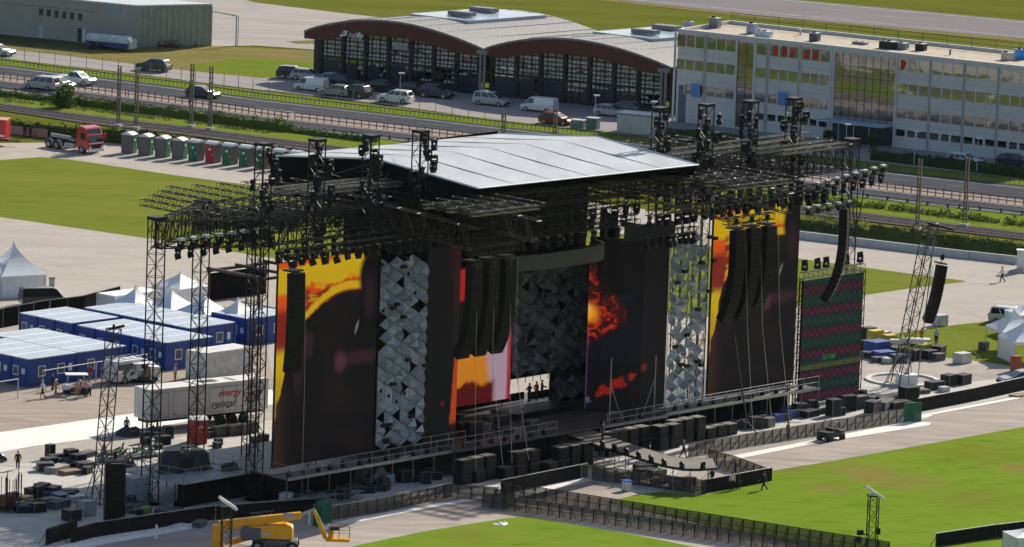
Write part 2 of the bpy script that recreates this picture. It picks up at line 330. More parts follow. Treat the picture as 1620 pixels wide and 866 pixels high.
for off in (3.0, 5.0, 7.6, 9.6):
    l = [(-60, 156), (0, 164), (134, 182.5), (270, 198), (405, 215.5), (810, 267), (1289, 328), (1700, 378.5)]
    pts = [G(x, y+off)+Vector((0, 0, .12)) for x, y in l]; tag(MB().path(pts, .07, 4).build('rail_track', mat('rail steel', (.2, .17, .16), .45, .6, .2, 2)), kind='structure')
sheet('plaza', [(-80, 222), (0, 228), (180, 226), (480, 258), (810, 305), (1265, 365), (1700, 415), (1900, 900), (1700, 1000), (-300, 1000), (-300, 500)], g_plaza)
gr_t = [(-60, 262), (0, 255), (64, 250), (110, 254), (285, 280), (438, 300), (800, 348), (1265, 411), (1390, 428), (1450, 436), (1527, 446)]
gr_b = [(-60, 337), (0, 345), (234, 379), (438, 411), (800, 463), (1100, 505), (1265, 487), (1300, 481), (1365, 469), (1440, 458), (1527, 447.5)]
sheet('back_lawn', gr_t+gr_b[::-1], g_back)
sheet('side_lawn', [(1375, 541), (1391, 533), (1440, 526), (1492, 518), (1561, 510.5), (1700, 494), (1700, 600), (1600, 581), (1540, 572), (1490, 567), (1440, 562), (1390, 556)], g_back)
sheet('yard', [(-80, 590), (200, 560), (420, 545), (440, 640), (300, 665), (0, 712), (-100, 730)], g_yard)
sheet('white_strip', [(-80, 700), (0, 686), (205, 657), (430, 618), (440, 640), (300, 668), (157, 695), (52, 708), (-80, 732)], g_cover)
sheet('front_path', [(-120, 860), (400, 780), (700, 740), (1000, 700), (1440, 600), (1900, 560), (1900, 640), (1620, 682), (1225, 752), (1120, 792), (961, 799), (860, 814), (800, 825), (568, 867), (500, 892), (-80, 985)], g_path)
sheet('stage_apron', [(-80, 757), (0, 739), (140, 722), (420, 668), (700, 640), (1265, 600), (1500, 610), (1545, 605), (1700, 588), (1700, 606), (1455, 662), (1440, 668), (1200, 708), (1090, 725), (1040, 790), (937, 764), (919, 760), (795, 785), (700, 784), (150, 852), (60, 872), (-80, 905)], g_conc)
sheet('boarded_walkway', [(-80, 925), (150, 866), (320, 836), (330, 822), (150, 853), (-80, 905)], g_cover)
sheet('front_walkway', [(505, 836), (560, 822), (760, 787), (770, 792), (690, 804), (560, 829), (515, 841)], g_cover)
sheet('middle_walkway', [(812, 784), (919, 760), (940, 762), (850, 783), (830, 788)], g_cover)
sheet('right_walkway', [(1130, 729), (1440, 669), (1473, 671), (1470, 675), (1300, 702), (1140, 734)], g_cover)
sheet('far_right_walkway', [(1452, 660), (1612, 629), (1612, 633), (1464, 660.5)], g_cover)
sheet('tip_walkway', [(1111, 785), (1215, 765), (1223, 766), (1115, 788)], g_cover)
sheet('arena_lawn', [(961, 797), (1000, 787), (1041, 781), (1110, 786), (1175, 772), (1215, 748.5), (1300, 735), (1620, 678), (1900, 636), (2000, 1000), (1400, 1000), (1335, 880), (1100, 828)], g_arena)
sheet('front_lawn', [(480, 890), (568, 865), (680, 842), (800, 823), (832, 820), (1010, 850), (1300, 910), (1300, 960), (480, 960)], g_arena)
# ================================================================ background: hangar, office, warehouse
def U3(p): return Vector((p.x, p.y, 0))
# ---- hangar with two barrel roofs
HA = G(497, 123); HB = G(1058, 181); hu = (HB-HA).normalized(); hn = Vector((hu.y, -hu.x, 0)); HL = (HB-HA).length
hv = (onplane(973, 62, Vector((0, 0, 5.9)), Vector((0, 0, 1)))-onplane(773, 78, Vector((0, 0, 5.9)), Vector((0, 0, 1)))); hv.z = 0; HD = hv.length; hv.normalize()
HE = 5.7; HM = (onplane(770, 78, HA, hn)-HA).dot(hu)
hang = thing('hangar', 'hangar with two curved silver roofs, red brown fascia and dark gridded glazing', 'hangar', HA)
def hp(s, dep, z, out=0.0): return hu*s+hv*dep+hn*out+Vector((0, 0, z))
def arcz(s):
    a, b = (-1.2, HM) if s < HM else (HM, HL+.6)
    t = min(1, max(0, (s-a)/(b-a))); t2 = t if s < HM else t; return HE+2.35*math.sin(math.pi*t**.92)**.9
roofm = mat('ribbed roof metal', (.235, .228, .222), .6, .1, .3, 3.0, .4, .5)
fasc = mat('red brown fascia', (.095, .024, .015), .6, 0, .25, 1)
hglass = mirror_mat('hangar glass', (.20, .22, .215), .05, .02, .5)
dfr = mat('dark frame', (.012, .013, .016), .55, 0, .2, 2)
def ss(a, b, n): return [a+(b-a)*k/n for k in range(n+1)]
for lo, hi in ((-1.2, HM), (HM, HL+.6)):
    m = MB(); st = ss(lo, hi, 28); eps = 1e-3
    def za(s): return arcz(min(hi-eps, max(lo+eps, s)))
    m.rings([[hp(s, dep, za(s)+.25, .9 if dep == 0 else 0) for s in st] for dep in (0, HD*.5, HD)], close=False)
    m.rings([[hp(s, 0, za(s)+.25, .9) for s in st], [hp(s, 0, za(s)-.02, .9) for s in st]], close=False)
    rf = m.build('barrel_roof', roofm, hang, smooth=True)
    sm = MB()
    for k in range(1, 9): sm.path([hp(lo+(hi-lo)*k/9, dep, za(lo+(hi-lo)*k/9)+.27) for dep in (0, HD)], .05, 4)
    sm.build('roof_seams', GREY, rf)
    f = MB().rings([[hp(s, 0, za(s), .75) for s in st], [hp(s, 0, max(HE-.75, za(s)-1.75), .75) for s in st]], close=False)
    f.rings([[hp(s, 0, max(HE-.75, za(s)-1.75), .75) for s in st], [hp(s, 0, max(HE-.75, za(s)-1.55), .0) for s in st]], close=False)
    f.build('fascia', fasc, hang)
    # skylight box on the crown
    mid = lo+(hi-lo)*.52
    sk_ = MB(); base_z = za(mid)+.05
    for (a, b, z0, z1) in ((mid-4.2, mid+4.2, .1, .75),):
        P = [hp(a, HD*.30, base_z), hp(b, HD*.30, base_z-.2), hp(b, HD*.92, base_z-.2), hp(a, HD*.92, base_z)]
        sk_.prism(P, (0, 0, .38))
    sky_o = sk_.build('skylight', mat('skylight pane', (.40, .46, .52), .2, 0, .1, .4, .6), hang)
    MB().prism([hp(mid-1, HD*.42, base_z+.34), hp(mid+2.2, HD*.42, base_z+.34), hp(mid+2.2, HD*.47, base_z+.34), hp(mid-1, HD*.47, base_z+.34)], (0, 0, .55)).build('vent_box', GREY, sky_o); MB().prism([hp(mid-3, HD*.7, base_z+.34), hp(mid+.2, HD*.7, base_z+.34), hp(mid+.2, HD*.76, base_z+.34), hp(mid-3, HD*.76, base_z+.34)], (0, 0, .55)).build('vent_box', GREY, sky_o)
    # glazing and mullions under the fascia
    a, b = max(lo, 0)+.9, min(hi, HL)-.9
    gl = MB().rings([[hp(s, 0, .3, .0) for s in ss(a, b, 24)], [hp(s, 0, max(HE-.7, za(s)-1.4), .0) for s in ss(a, b, 24)]], close=False).build('glazing', hglass, hang)
    fr = MB(); nb = 7; bw = (b-a)/nb
    for k in range(nb+1):
        s0 = a+bw*k; fr.prism([hp(s0-.24, 0, 0, .02), hp(s0+.24, 0, 0, .02), hp(s0+.24, 0, 0, .3), hp(s0-.24, 0, 0, .3)], (0, 0, za(s0)-1.2))
        if k < nb:
            for q in (.27, .62): fr.prism([hp(s0+bw*q-.07, 0, .2, .02), hp(s0+bw*q+.07, 0, .2, .02), hp(s0+bw*q+.07, 0, .2, .12), hp(s0+bw*q-.07, 0, .2, .12)], (0, 0, za(s0+bw*q)-1.5))
    for z in (.2, .95, 1.55, 2.15, 2.75, 3.35, 3.9, 4.45, 5.0, 5.55, 6.1):
        th = .28 if z == 2.75 else .11
        for k in range(nb):
            s0, s1 = a+bw*k+.24, a+bw*(k+1)-.24
            if min(za(s0), za(s1))-1.3 > z: fr.prism([hp(s0, 0, z, .02), hp(s1, 0, z, .02), hp(s1, 0, z, .2), hp(s0, 0, z, .2)], (0, 0, th))
    fr.build('window_frame', dfr, gl)
    # patchy opaque lower panels and glass reflections painted as pale strips
    random.seed(3); bl = MB()
    for k in range(nb*3):
        s0 = a+bw*(k/3)+.45; s1 = s0+bw/3-.2
        for z in (1.06, 1.66, 2.26, 3.03, 3.46, 4.02, 4.57, 5.12):
            if random.random() < (.9 if z > 2.9 else .45) and min(za(s0), za(s1))-1.5 > z+.3: bl.poly([hp(s0, 0, z, .01), hp(s1, 0, z, .01), hp(s1, 0, z+.34*random.uniform(.5, 1), .01), hp(s0, 0, z+.34*random.uniform(.5, 1), .01)])
    bl.build('reflection_strips', mat('painted pale reflection', (.55, .56, .52), .7, 0, .5, 2.2), gl)
    for k in range(nb):
        if random.random() < .7: s0 = a+bw*k+.5; MB().prism([hp(s0, 0, 0, .05), hp(s0+bw*random.uniform(.4, .8), 0, 0, .05), hp(s0+bw*.5, 0, 0, .2), hp(s0, 0, 0, .2)], (0, 0, random.choice((1.5, 2.2, 2.6)))).build('lower_panel', mat('navy panel', (.014, .024, .05), .3, 0, .4, .8), hang)
# side wall, back and column
mb = MB(); mb.prism([hp(0, 0, 0), hp(.9, 0, 0), hp(.9, 0, 0, .25), hp(0, 0, 0, .25)], (0, 0, HE-.6)); mb.rings([[hp(0, 0, 0), hp(0, HD, 0)], [hp(0, 0, HE), hp(0, HD, HE)]], close=False)
mb.rings([[hp(0, HD, 0), hp(HL, HD, 0), hp(HL, 0, 0)], [hp(0, HD, HE), hp(HL, HD, HE), hp(HL, 0, HE)]], close=False); mb.build('side_wall', mat('navy wall', (.03, .036, .055), .7, 0, .2, .6), hang)
for s in (HM, HL-.4):
    MB().tube(hp(s-.28, 0, 0, 1.0), hp(s-.28, 0, HE, .95), .17, 8).tube(hp(s+.28, 0, 0, 1.0), hp(s+.28, 0, HE, .95), .17, 8).box(hp(s, 0, HE-.2, .95), (1.5, .7, .5), math.atan2(hu.y, hu.x)).build('column', mat('column grey', (.26, .24, .23), .6, 0, .1, 1), hang)
def text(body, size, M, mt, parent=None, name='lettering', shear=.0, bold=.0, ext=.02, sx=1.0):
    cu = bpy.data.curves.new(name, 'FONT'); cu.body = body; cu.size = size; cu.shear = shear; cu.offset = bold; cu.extrude = ext
    t = bpy.data.objects.new('tmp', cu); COL.objects.link(t); bpy.context.view_layer.update()
    me = bpy.data.meshes.new_from_object(t.evaluated_get(bpy.context.evaluated_depsgraph_get())); bpy.data.objects.remove(t)
    me.transform(M @ Matrix.Diagonal((sx, 1, 1, 1))); me.materials.clear(); me.materials.append(mt); o = bpy.data.objects.new(name, me); COL.objects.link(o)
    if parent: o.parent = parent
    return o
def basis(o, x, y, z): return Matrix(((x.x, y.x, z.x, o.x), (x.y, y.y, z.y, o.y), (x.z, y.z, z.z, o.z), (0, 0, 0, 1)))
Z = Vector((0, 0, 1))
sx_ = (onplane(541, 58, HA+hn*.8, hn)-HA).dot(hu); zs = onplane(541, 58, HA+hn*.8, hn).z
text('ital', .95, basis(hp(sx_+.85, 0, zs+.02, .8), hu, Z, hn), WHITE, hang, 'sign_lettering', .25, .0)
text('fly', 1.0, basis(hp(sx_+2.05, 0, zs+.02, .8), hu, Z, hn), WHITE, hang, 'sign_lettering', .25, .035)
lg = MB()
for (dx, dz, w_, h_) in ((-.35, .0, .5, .28), (.25, .12, .35, .5), (.1, .62, .6, .16), (-.1, .4, .25, .14)):
    lg.prism([hp(sx_+dx, 0, zs+dz, .8), hp(sx_+dx+w_, 0, zs+dz, .8), hp(sx_+dx+w_+.15, 0, zs+dz+h_, .8), hp(sx_+dx+.15, 0, zs+dz+h_, .8)], hn*.03)
lg.build('sign_emblem', WHITE, hang)
bs = (onplane(622, 68, HA+hn*.3, hn)-HA).dot(hu); bz = onplane(622, 78, HA+hn*.3, hn).z
MB().prism([hp(bs, 0, bz, .4), hp(bs+2.2, 0, bz, .4), hp(bs+2.2, 0, bz+.95, .4), hp(bs, 0, bz+.95, .4)], hn*.04).build('banner', mat('faded banner', (.33, .31, .30), .8, 0, .5, 2.5), hang)

# ---- office block
OA = G(1068, 193); OB = G(1591, 254); ou = (OB-OA).normalized(); on_ = Vector((ou.y, -ou.x, 0)); ob = -on_
def op(s, z, out=0.0): return ou*s+on_*out+Vector((0, 0, z))
def os_(x, y): p = onplane(x, y, OA, on_)-OA; return p.dot(ou), p.z
OH = os_(1068, 46)[1]; OLn = os_(1700, 250)[0]
off = thing('office_block', 'long pale grey office block with mirrored window bands and flat roof', 'office building', OA)
panel = mat('pale wall panel', (.575, .565, .55), .6, 0, .06, .35)
oglass = mirror_mat('mirror glass', (.31, .34, .345), .06, .03, .4)
ODP = 12.0
MB().prism([op(0, 0), op(OLn, 0), op(OLn, 0)+ob*ODP, op(0, 0)+ob*ODP], (0, 0, OH-.35)).build('wall', panel, off)
par = MB()
for q0, q1 in ((op(0, OH-.35, .08), op(OLn, OH-.35, .08)), (op(0, OH-.35)+ob*ODP, op(OLn, OH-.35)+ob*ODP)):
    par.prism([q0, q1, q1+ob*.35, q0+ob*.35], (0, 0, .42))
par.prism([op(0, OH-.35)+ob*.3, op(.3, OH-.35)+ob*.3, op(.3, OH-.35)+ob*ODP, op(0, OH-.35)+ob*ODP], (0, 0, .42)); par.build('parapet', panel, off)
MB().poly([op(.3, OH-.34)+ob*.4, op(OLn, OH-.34)+ob*.4, op(OLn, OH-.34)+ob*ODP, op(.3, OH-.34)+ob*ODP]).build('roof', mat('gravel roof', (.40, .34, .26), .9, 0, .2, 1.2), off)
rowz = [(9.35, 10.75), (6.55, 7.75), (3.6, 4.75), (1.45, 2.25)]
def wx(zx): return os_(1060+zx/5.775, 60)[0]
def wx2(zx): return os_(1340+zx/5.775, 100)[0]
pil = MB(); gx0, gx1 = os_(1320, 150)[0], os_(1416, 160)[0]; st0, st1 = os_(1168, 100)[0], os_(1193, 100)[0]
bays = [(wx(70), wx(315), 3), (wx(345), wx(600), 3), (wx(800), wx(885), 1), (wx(920), wx(1175), 3), (wx(1215), wx(1465), 3)]
bw2 = wx2(780)-wx2(470); x0 = wx2(475)
for k in range(8):
    if x0+bw2*k < OLn: bays.append((x0+bw2*k, min(OLn-.1, x0+bw2*k+bw2*.9), 3))
redc = mat('painted red reflection', (.5, .03, .03), .7, 0, .2, 1)  # red reflections in the window glass, painted as thin shapes
for bi, (a, b, n) in enumerate(bays):
    for ri, (z0, z1) in enumerate(rowz):
        if ri == 3 and (bi in (0, 1)): continue
        if ri == 2 and bi == 0: a2 = a+(b-a)*.35
        else: a2 = a
        wd = MB().prism([op(a2, z0, .01), op(b, z0, .01), op(b, z1, .01), op(a2, z1, .01)], on_*.02).build('window', oglass, off)
        fr = MB()
        for k in range(1, n):
            s0 = a+(b-a)*k/n; t = .16 if ri != 3 else .3; fr.prism([op(s0-t/2, z0, .03), op(s0+t/2, z0, .03), op(s0+t/2, z1, .03), op(s0-t/2, z1, .03)], on_*.03)
        fr.prism([op(a2-.05, z0-.08, .0), op(b+.05, z0-.08, .0), op(b+.05, z0, .0), op(a2-.05, z0, .0)], on_*.07)
        fr.build('frame', panel, wd)
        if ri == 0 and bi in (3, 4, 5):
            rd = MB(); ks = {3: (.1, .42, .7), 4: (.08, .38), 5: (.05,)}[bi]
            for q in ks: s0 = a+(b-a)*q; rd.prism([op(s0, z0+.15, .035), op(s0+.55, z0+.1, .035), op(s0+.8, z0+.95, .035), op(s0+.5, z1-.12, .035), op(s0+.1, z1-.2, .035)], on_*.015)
            rd.build('red_reflection', redc, wd)
    for q in (a-.25, b+.25): pil.prism([op(q-.14, 0, .0), op(q+.14, 0, .0), op(q+.14, 0, .12), op(q-.14, 0, .12)], (0, 0, OH-.4))
pil.build('pilaster', panel, off)
jn = MB()
for z in (.9, 2.85, 5.35, 8.45): jn.prism([op(0, z, .0), op(OLn, z, .0), op(OLn, z+.05, .0), op(0, z+.05, .0)], on_*.004)
jn.build('panel_joints', mat('joint grey', (.40, .40, .41), .7), off)
MB().prism([op(gx0, .3, .02), op(gx1, .3, .02), op(gx1, OH-.7, .02), op(gx0, OH-.7, .02)], on_*.04).build('curtain_glazing', oglass, off); gl = MB().prism([op(st0, .3, .02), op(st1, .3, .02), op(st1, OH-.7, .02), op(st0, OH-.7, .02)], on_*.04).build('curtain_glazing', oglass, off)
for a, b, n in ((gx0, gx1, 8), (st0, st1, 2)):
    fr = MB()
    for k in range(n+1): s0 = a+(b-a)*k/n; fr.prism([op(s0-.025, .3, .06), op(s0+.025, .3, .06), op(s0+.025, OH-.7, .06), op(s0-.025, OH-.7, .06)], on_*.03)
    for z in (2.2, 3.2, 5.1, 6.4, 7.9, 9.1): fr.prism([op(a, z, .06), op(b, z, .06), op(b, z+.04, .06), op(a, z+.04, .06)], on_*.035)
    fr.build('frame', dfr, gl)
MB().prism([op(gx0+.2, .02, .1), op(gx1-.2, .02, .1), op(gx1-.2, 2.3, .1), op(gx0+.2, 2.3, .1)], on_*.03).build('entrance_door', mat('entrance glass', (.03, .04, .055), .15, 0, .3, .6, .6), off)
cn = MB().prism([op(gx0-.9, 2.5, .1), op(gx1-.1, 2.5, .1), op(gx1-.1, 2.5, 2.6), op(gx0-.9, 2.5, 2.6)], (0, 0, .16)).build('canopy', mat('pale blue canopy', (.30, .42, .52), .4, 0, .1, 1), off)
pp = MB()
for k in (.25, .5, .75): pp.tube(op(gx0+(gx1-gx0)*k, 0, 2.4), op(gx0+(gx1-gx0)*k, 2.5, 2.4), .06, 6)
pp.build('canopy_post', LGREY, cn)
MB().prism([op(.35, .05, .0), op(1.4, .05, .0), op(1.4, 4.6, .0), op(.35, 4.6, .0)], on_*.05).build('service_door', mat('slate door', (.10, .12, .16), .5, 0, .2, 1), off)
for x, y in ((1096, 141), (1234, 154)):
    s0, z0 = os_(x, y); tag(MB().prism([op(s0, z0-.9, .25), op(s0+1.3, z0-.9, .25), op(s0+1.3, z0+.75, .55), op(s0, z0+.75, .55)], on_*.06).build('awning_panel', mat('sky blue panel', (.10, .28, .62), .5, 0, .1, .6), off))
rl = MB()
for s0 in ss(.5, OLn-.5, 16): rl.tube(op(s0, OH)+ob*(ODP-.2), op(s0, OH+1.1)+ob*(ODP-.2), .04, 4)
for z in (.55, 1.1): rl.tube(op(.5, OH+z)+ob*(ODP-.2), op(OLn-.5, OH+z)+ob*(ODP-.2), .045, 4)
rl.build('roof_railing', dfr, off)
# roof plant
ac_white = mat('unit casing', (.48, .5, .55), .5, 0, .15, 2)
for i, (x, y, L, h, m_, lab) in enumerate([(1090, 44, 1.2, 1.0, ac_white, 'small white aerial box near the left end of the office roof'), (1131, 44, 1.6, 1.6, GREY, 'grey duct hoop on the left part of the office roof'), (1190, 53, 1.5, 1.6, mat('violet grey casing', (.32, .34, .48), .5), 'tall violet grey cooling unit on the office roof'), (1208, 58, 2.6, .9, mat('blue white casing', (.42, .52, .66), .5), 'low blue and white cooling unit beside the tall one on the office roof'), (1266, 56, .5, .9, LGREY, 'thin pale vent pipe on the office roof'), (1289, 65, 1.4, 1.3, mat('navy casing', (.06, .07, .12), .5), 'dark cooling unit with white cap on the office roof'), (1361, 70, 2.2, .4, GREY, 'flat grey skylight kerb on the office roof'), (1405, 77, 2.6, 1.2, CASE, 'long dark air handling unit on the office roof'), (1428, 78, 1.6, 1.0, GREY, 'grey plant box with pale lid beside the long air handler'), (1457, 80, 1.5, 1.1, CASE, 'round topped dark cooling unit on the office roof'), (1503, 87, .5, .9, RUST, 'short brown flue on the office roof'), (1594, 95, 1.7, 1.2, mat('cream casing', (.5, .48, .42), .5), 'cream topped plant box near the right end of the office roof'), (1616, 94, 1.8, 1.6, mat('bright blue casing', (.03, .25, .72), .45), 'bright blue ribbed plant unit near the right end of the office roof')]):
    p = onplane(x, y, Vector((0, 0, OH-.33)), Z); t = thing('roof_unit', lab, 'rooftop unit', p, math.atan2(ou.y, ou.x)); t.scale = (.8, .8, .8)
    if L < .6: MB().tube((0, 0, 0), (0, 0, h*.8), .14, 8).build('pipe', m_, t); MB().tube((0, 0, h*.8), (0, 0, h), .26, 8).build('cowl', LGREY, t)
    else:
        MB().box((0, 0, h/2), (L, 1.2, h*.85)).box((0, 0, .1), (L*1.05, 1.0, .2)).build('casing', m_, t, bevel=.06)
        MB().box((0, 0, h*.94), (L*1.03, 1.25, .08)).build('lid', LGREY, t)
        gm = MB()
        for k in range(max(1, int(L/.9))): gm.tube((-L/2+.5+k*.9, 0, h*.98), (-L/2+.5+k*.9, 0, h*1.12), .33, 10)
        gm.build('fan', BLK, t)

# ---- warehouse top left
WA = G(217, 76); wl = (G(0, 55)-WA).normalized(); wrr = (G(333, 73)-WA); WRL = wrr.length; wrr.normalize(); WHt = onplane(217, 11, WA, Vector((0, -1, 0))).z
wn1 = Vector((-wl.y, wl.x, 0)); wn1 = wn1 if wn1.y < 0 else -wn1; wn2 = Vector((wrr.y, -wrr.x, 0)); wn2 = wn2 if wn2.y < 0 else -wn2
wh = thing('warehouse', 'pale flat roofed warehouse with six small windows and ribbed side wall', 'warehouse', WA); WLn = 24.0
stone = mat('pale render', (.36, .345, .31), .85, 0, .08, .5)
o_ = wl*WLn; c_ = wrr*WRL
MB().prism([Vector((0, 0, 0)), c_, c_+o_, o_], (0, 0, WHt)).build('wall', stone, wh)
MB().prism([Vector((0, 0, WHt))+wn1*.25, c_+Vector((0, 0, WHt))+wn2*.25, c_+o_+Vector((0, 0, WHt)), o_+Vector((0, 0, WHt))], (0, 0, .22)).build('roof', mat('light roof sheet', (.5, .52, .54), .5, 0, .08, .4), wh)
def wp(d, z, out=.03): return wl*d+wn1*out+Vector((0, 0, z))
rb = MB(); ng = 12
for k in range(ng+1): p = wrr*(WRL*k/ng)+wn2*.04; rb.prism([p-wrr*.12, p+wrr*.12, p+wrr*.12+wn2*.08, p-wrr*.12+wn2*.08], (0, 0, WHt-.1))
sd = MB().prism([wn2*.01+Vector((0, 0, .1)), c_+wn2*.01+Vector((0, 0, .1)), c_+wn2*.01+Vector((0, 0, WHt-.1)), wn2*.01+Vector((0, 0, WHt-.1))], wn2*.02).build('translucent_cladding', mat('greenish cladding', (.30, .33, .27), .35, 0, .15, .8), wh)
rb.build('cladding_ribs', mat('cladding rib', (.34, .36, .31), .5), sd)
for k in range(6):
    d = (onplane(65+k*12.3, 19+k*1.6, WA, wn1)-WA).dot(wl); wz = onplane(65+k*12.3, 19+k*1.6, WA, wn1).z
    f_ = MB().prism([wp(d-.3, wz-.45), wp(d+.3, wz-.45), wp(d+.3, wz+.45), wp(d-.3, wz+.45)], wn1*.02).build('window', mat('dim window', (.05, .055, .06), .2, 0, .2, 1), wh)
    MB().prism([wp(d-.36, wz-.53, .04), wp(d+.36, wz-.53, .04), wp(d+.36, wz-.46, .04), wp(d-.36, wz-.46, .04)], wn1*.04).build('sill', stone, f_)
for x, y, ww, hh, m_ in ((126, 55, .55, 1.75, mat('navy door', (.03, .04, .07), .5)), (133, 56, .3, 1.7, WHITE), (65, 49, .6, 1.6, mat('pale blue door', (.42, .5, .55), .6))):
    d = (onplane(x, y, WA, wn1)-WA).dot(wl); z0 = .1; MB().prism([wp(d-ww/2, z0), wp(d+ww/2, z0), wp(d+ww/2, z0+hh), wp(d-ww/2, z0+hh)], wn1*.03).build('door', m_, wh)
d = (onplane(178, 13, WA, wn1)-WA).dot(wl); MB().prism([wp(d-1.2, WHt-1.0), wp(d+1.2, WHt-1.0), wp(d+1.2, WHt-.2), wp(d-1.2, WHt-.2)], wn1*.03).build('sign_panel', mat('faded blue sign', (.26, .36, .42), .7), wh)
MB().prism([wp(6.5, WHt-1.2), wp(WLn, WHt-1.2), wp(WLn, WHt-1.1), wp(6.5, WHt-1.1)], wn1*.05).build('canopy_ledge', GREY, wh)
# tanker trailer parked against it
tp = G(174, 78.5); th_ = math.atan2(-wl.y, -wl.x); tk = thing('tanker_trailer', 'blue and white tank trailer parked against the warehouse', 'trailer', tp, th_)
n_ = 14; MB().rings([[Vector((x, 0.95*r_*math.cos(2*math.pi*k/n_), 1.25+.68*r_*math.sin(2*math.pi*k/n_))) for k in range(n_)] for x, r_ in ((-3.3, .6), (-3.1, 1), (2.9, 1), (3.15, .75))]).build('tank', mat('tank white', (.55, .57, .62), .4), tk, smooth=True)
MB().box((0, 0, .75), (6.4, 1.9, .55)).build('skirt', mat('tank blue', (.02, .05, .2), .5), tk); MB().box((3.2, 0, .95), (.5, 1.7, 1.2)).build('end_cabinet', LGREY, tk)
for x in (-1.9, -.8):
    for s in (-1, 1): MB().tube((x, s*.75, .45), (x, s*1.0, .45), .45, 12).build('wheel', TYRE, tk)
random.seed(12)
for i, (x, y, lab) in enumerate(((255, 75, 'rust red scrap frame lying in the grass by the warehouse'), (272, 75.5, 'second rusty implement frame in the grass, nearer the warehouse corner'), (300, 73, 'upright rusty machine at the right end of the warehouse wall'))):
    p = G(x, y); t = MB()
    for k in range(16): a = Vector((random.uniform(-1.2, 1.2), random.uniform(-.5, .5), random.uniform(.1, .9))); t.tube(a, a+Vector((random.uniform(-.9, .9), random.uniform(-.4, .4), random.uniform(-.4, .5))), .06, 4)
    t.box((0, 0, .2), (1.8, .6, .25)); tag(t.build('scrap_frame', RUST, loc=p), lab, 'scrap')
# gantry frame in front of the apron
p1, p2 = G(373, 73), G(333, 70); t = thing('height_gantry', 'tall thin goalpost frame beside the warehouse', 'gantry', p1); v = p2-p1
MB().tube((0, 0, 0), (0, 0, 3.95), .11, 6).tube((.25, 0, 0), (.25, 0, 3.95), .06, 6).build('post', LGREY, t); MB().tube((0, 0, 3.95), (v.x, v.y, 4.3), .09, 6).build('beam', LGREY, t)

# ================================================================ vegetation
leaf = foliage_mat('hedge leaves', [(.03, .06, .010), (.055, .10, .014), (.09, .14, .02), (.125, .17, .03)])
leafd = foliage_mat('dark hedge leaves', [(.018, .036, .009), (.03, .055, .012), (.05, .08, .016), (.07, .105, .02)])
leafy = foliage_mat('meadow scrub leaves', [(.06, .095, .015), (.09, .125, .02), (.12, .145, .03), (.15, .16, .05)])
bark = mat('bark', (.06, .045, .03), .9, 0, .3, 3)
def leaves(mb, c, r, n, size, sq=(1, 1, 1)):
    for _ in range(n):
        while True:
            q = Vector((random.uniform(-1, 1), random.uniform(-1, 1), random.uniform(-1, 1)))
            if .35 < q.length < 1: break
        p = Vector(c)+Vector((q.x*r*sq[0], q.y*r*sq[1], q.z*r*sq[2]))
        if p.z < .02: p.z = random.uniform(.02, .15)
        a = Vector((random.gauss(0, 1), random.gauss(0, 1), random.gauss(0, .7))).normalized(); b = a.cross(Vector((random.gauss(0, 1), random.gauss(0, 1), random.gauss(0, 1)))).normalized(); s = size*random.uniform(.6, 1.3)
        mb.poly([p-a*s, p-b*s*.6, p+a*s, p+b*s*.6])
def hedge_run(name, pts, h, wd, label, group, m_, seg=9.0, gap=0.0, wob=.25, dens=85):
    P = [G(x, y) for x, y in pts]; items = along(P, .75); L = 0; cur = []; out = []; n = max(1, int(seg/.75))
    for i in range(0, len(items), n):
        ch = items[i:i+n]; c = ch[0][0]; lv = MB(); hh = h*random.uniform(1-wob, 1+wob*.6)
        for p, hd in ch:
            if random.random() < gap: continue
            k = random.uniform(1-wob, 1+wob); r = hh*k*.5
            leaves(lv, Vector((p.x-c.x+random.uniform(-.2, .2), p.y-c.y+random.uniform(-.2, .2), r*.95)), 1.0, dens, .15, (.65, wd*.5, r))
        if not lv.v: continue
        nr = 7; rgs = []
        for p, hd in [(ch[0][0], ch[0][1])]+ch+[(ch[-1][0]+(ch[-1][0]-ch[0][0]).normalized()*.7 if len(ch) > 1 else ch[-1][0], ch[-1][1])]:
            nrm = Vector((-math.sin(hd), math.cos(hd), 0)); k = random.uniform(.68, .9); hz = hh*k
            rgs.append([Vector((p.x-c.x, p.y-c.y, 0))+nrm*(wd*.42*random.uniform(.8, 1)*math.cos(math.pi*q/(nr-1)))+Vector((0, 0, hz*math.sin(math.pi*q/(nr-1))**.6)) for q in range(nr)])
        if gap < .1: lv.rings(rgs, close=False)
        t = thing(name, label, 'hedge', c, 0, group); lv.build('foliage', m_, t)
        st = MB()
        for p, hd in ch[::2]: st.tube((p.x-c.x, p.y-c.y, 0), (p.x-c.x+random.uniform(-.1, .1), p.y-c.y, hh*.6), .05, 4)
        st.build('stems', bark, t)
random.seed(21)
hedge_run('hedge', [(-20, 151), (70, 160), (200, 176), (290, 187), (405, 203), (590, 226)], 1.15, 1.6, 'clipped green hedge section along the near edge of the highway', 'hedge sections between the highway and the railway', leaf, wob=.35)
hedge_run('hedge', [(1275, 318), (1330, 326), (1400, 331), (1500, 344), (1640, 361)], 1.0, 1.8, 'loose green shrub section between highway and railway right of the stage', 'shrub sections right of the stage by the railway', leafy, wob=.5, gap=.15)
hedge_run('boundary_hedge', [(17, 211), (90, 219), (176, 227), (200, 229), (330, 243), (470, 259)], 2.0, 1.1, 'tall dark boundary hedge section behind the portable toilets and red truck', 'tall hedge sections behind the toilets', leafd, wob=.12)
hedge_run('boundary_hedge', [(1262, 364), (1400, 381), (1500, 394), (1640, 411)], 1.7, 1.0, 'tall green boundary hedge section behind the white concrete wall', 'hedge sections behind the concrete wall', leafd, wob=.18)
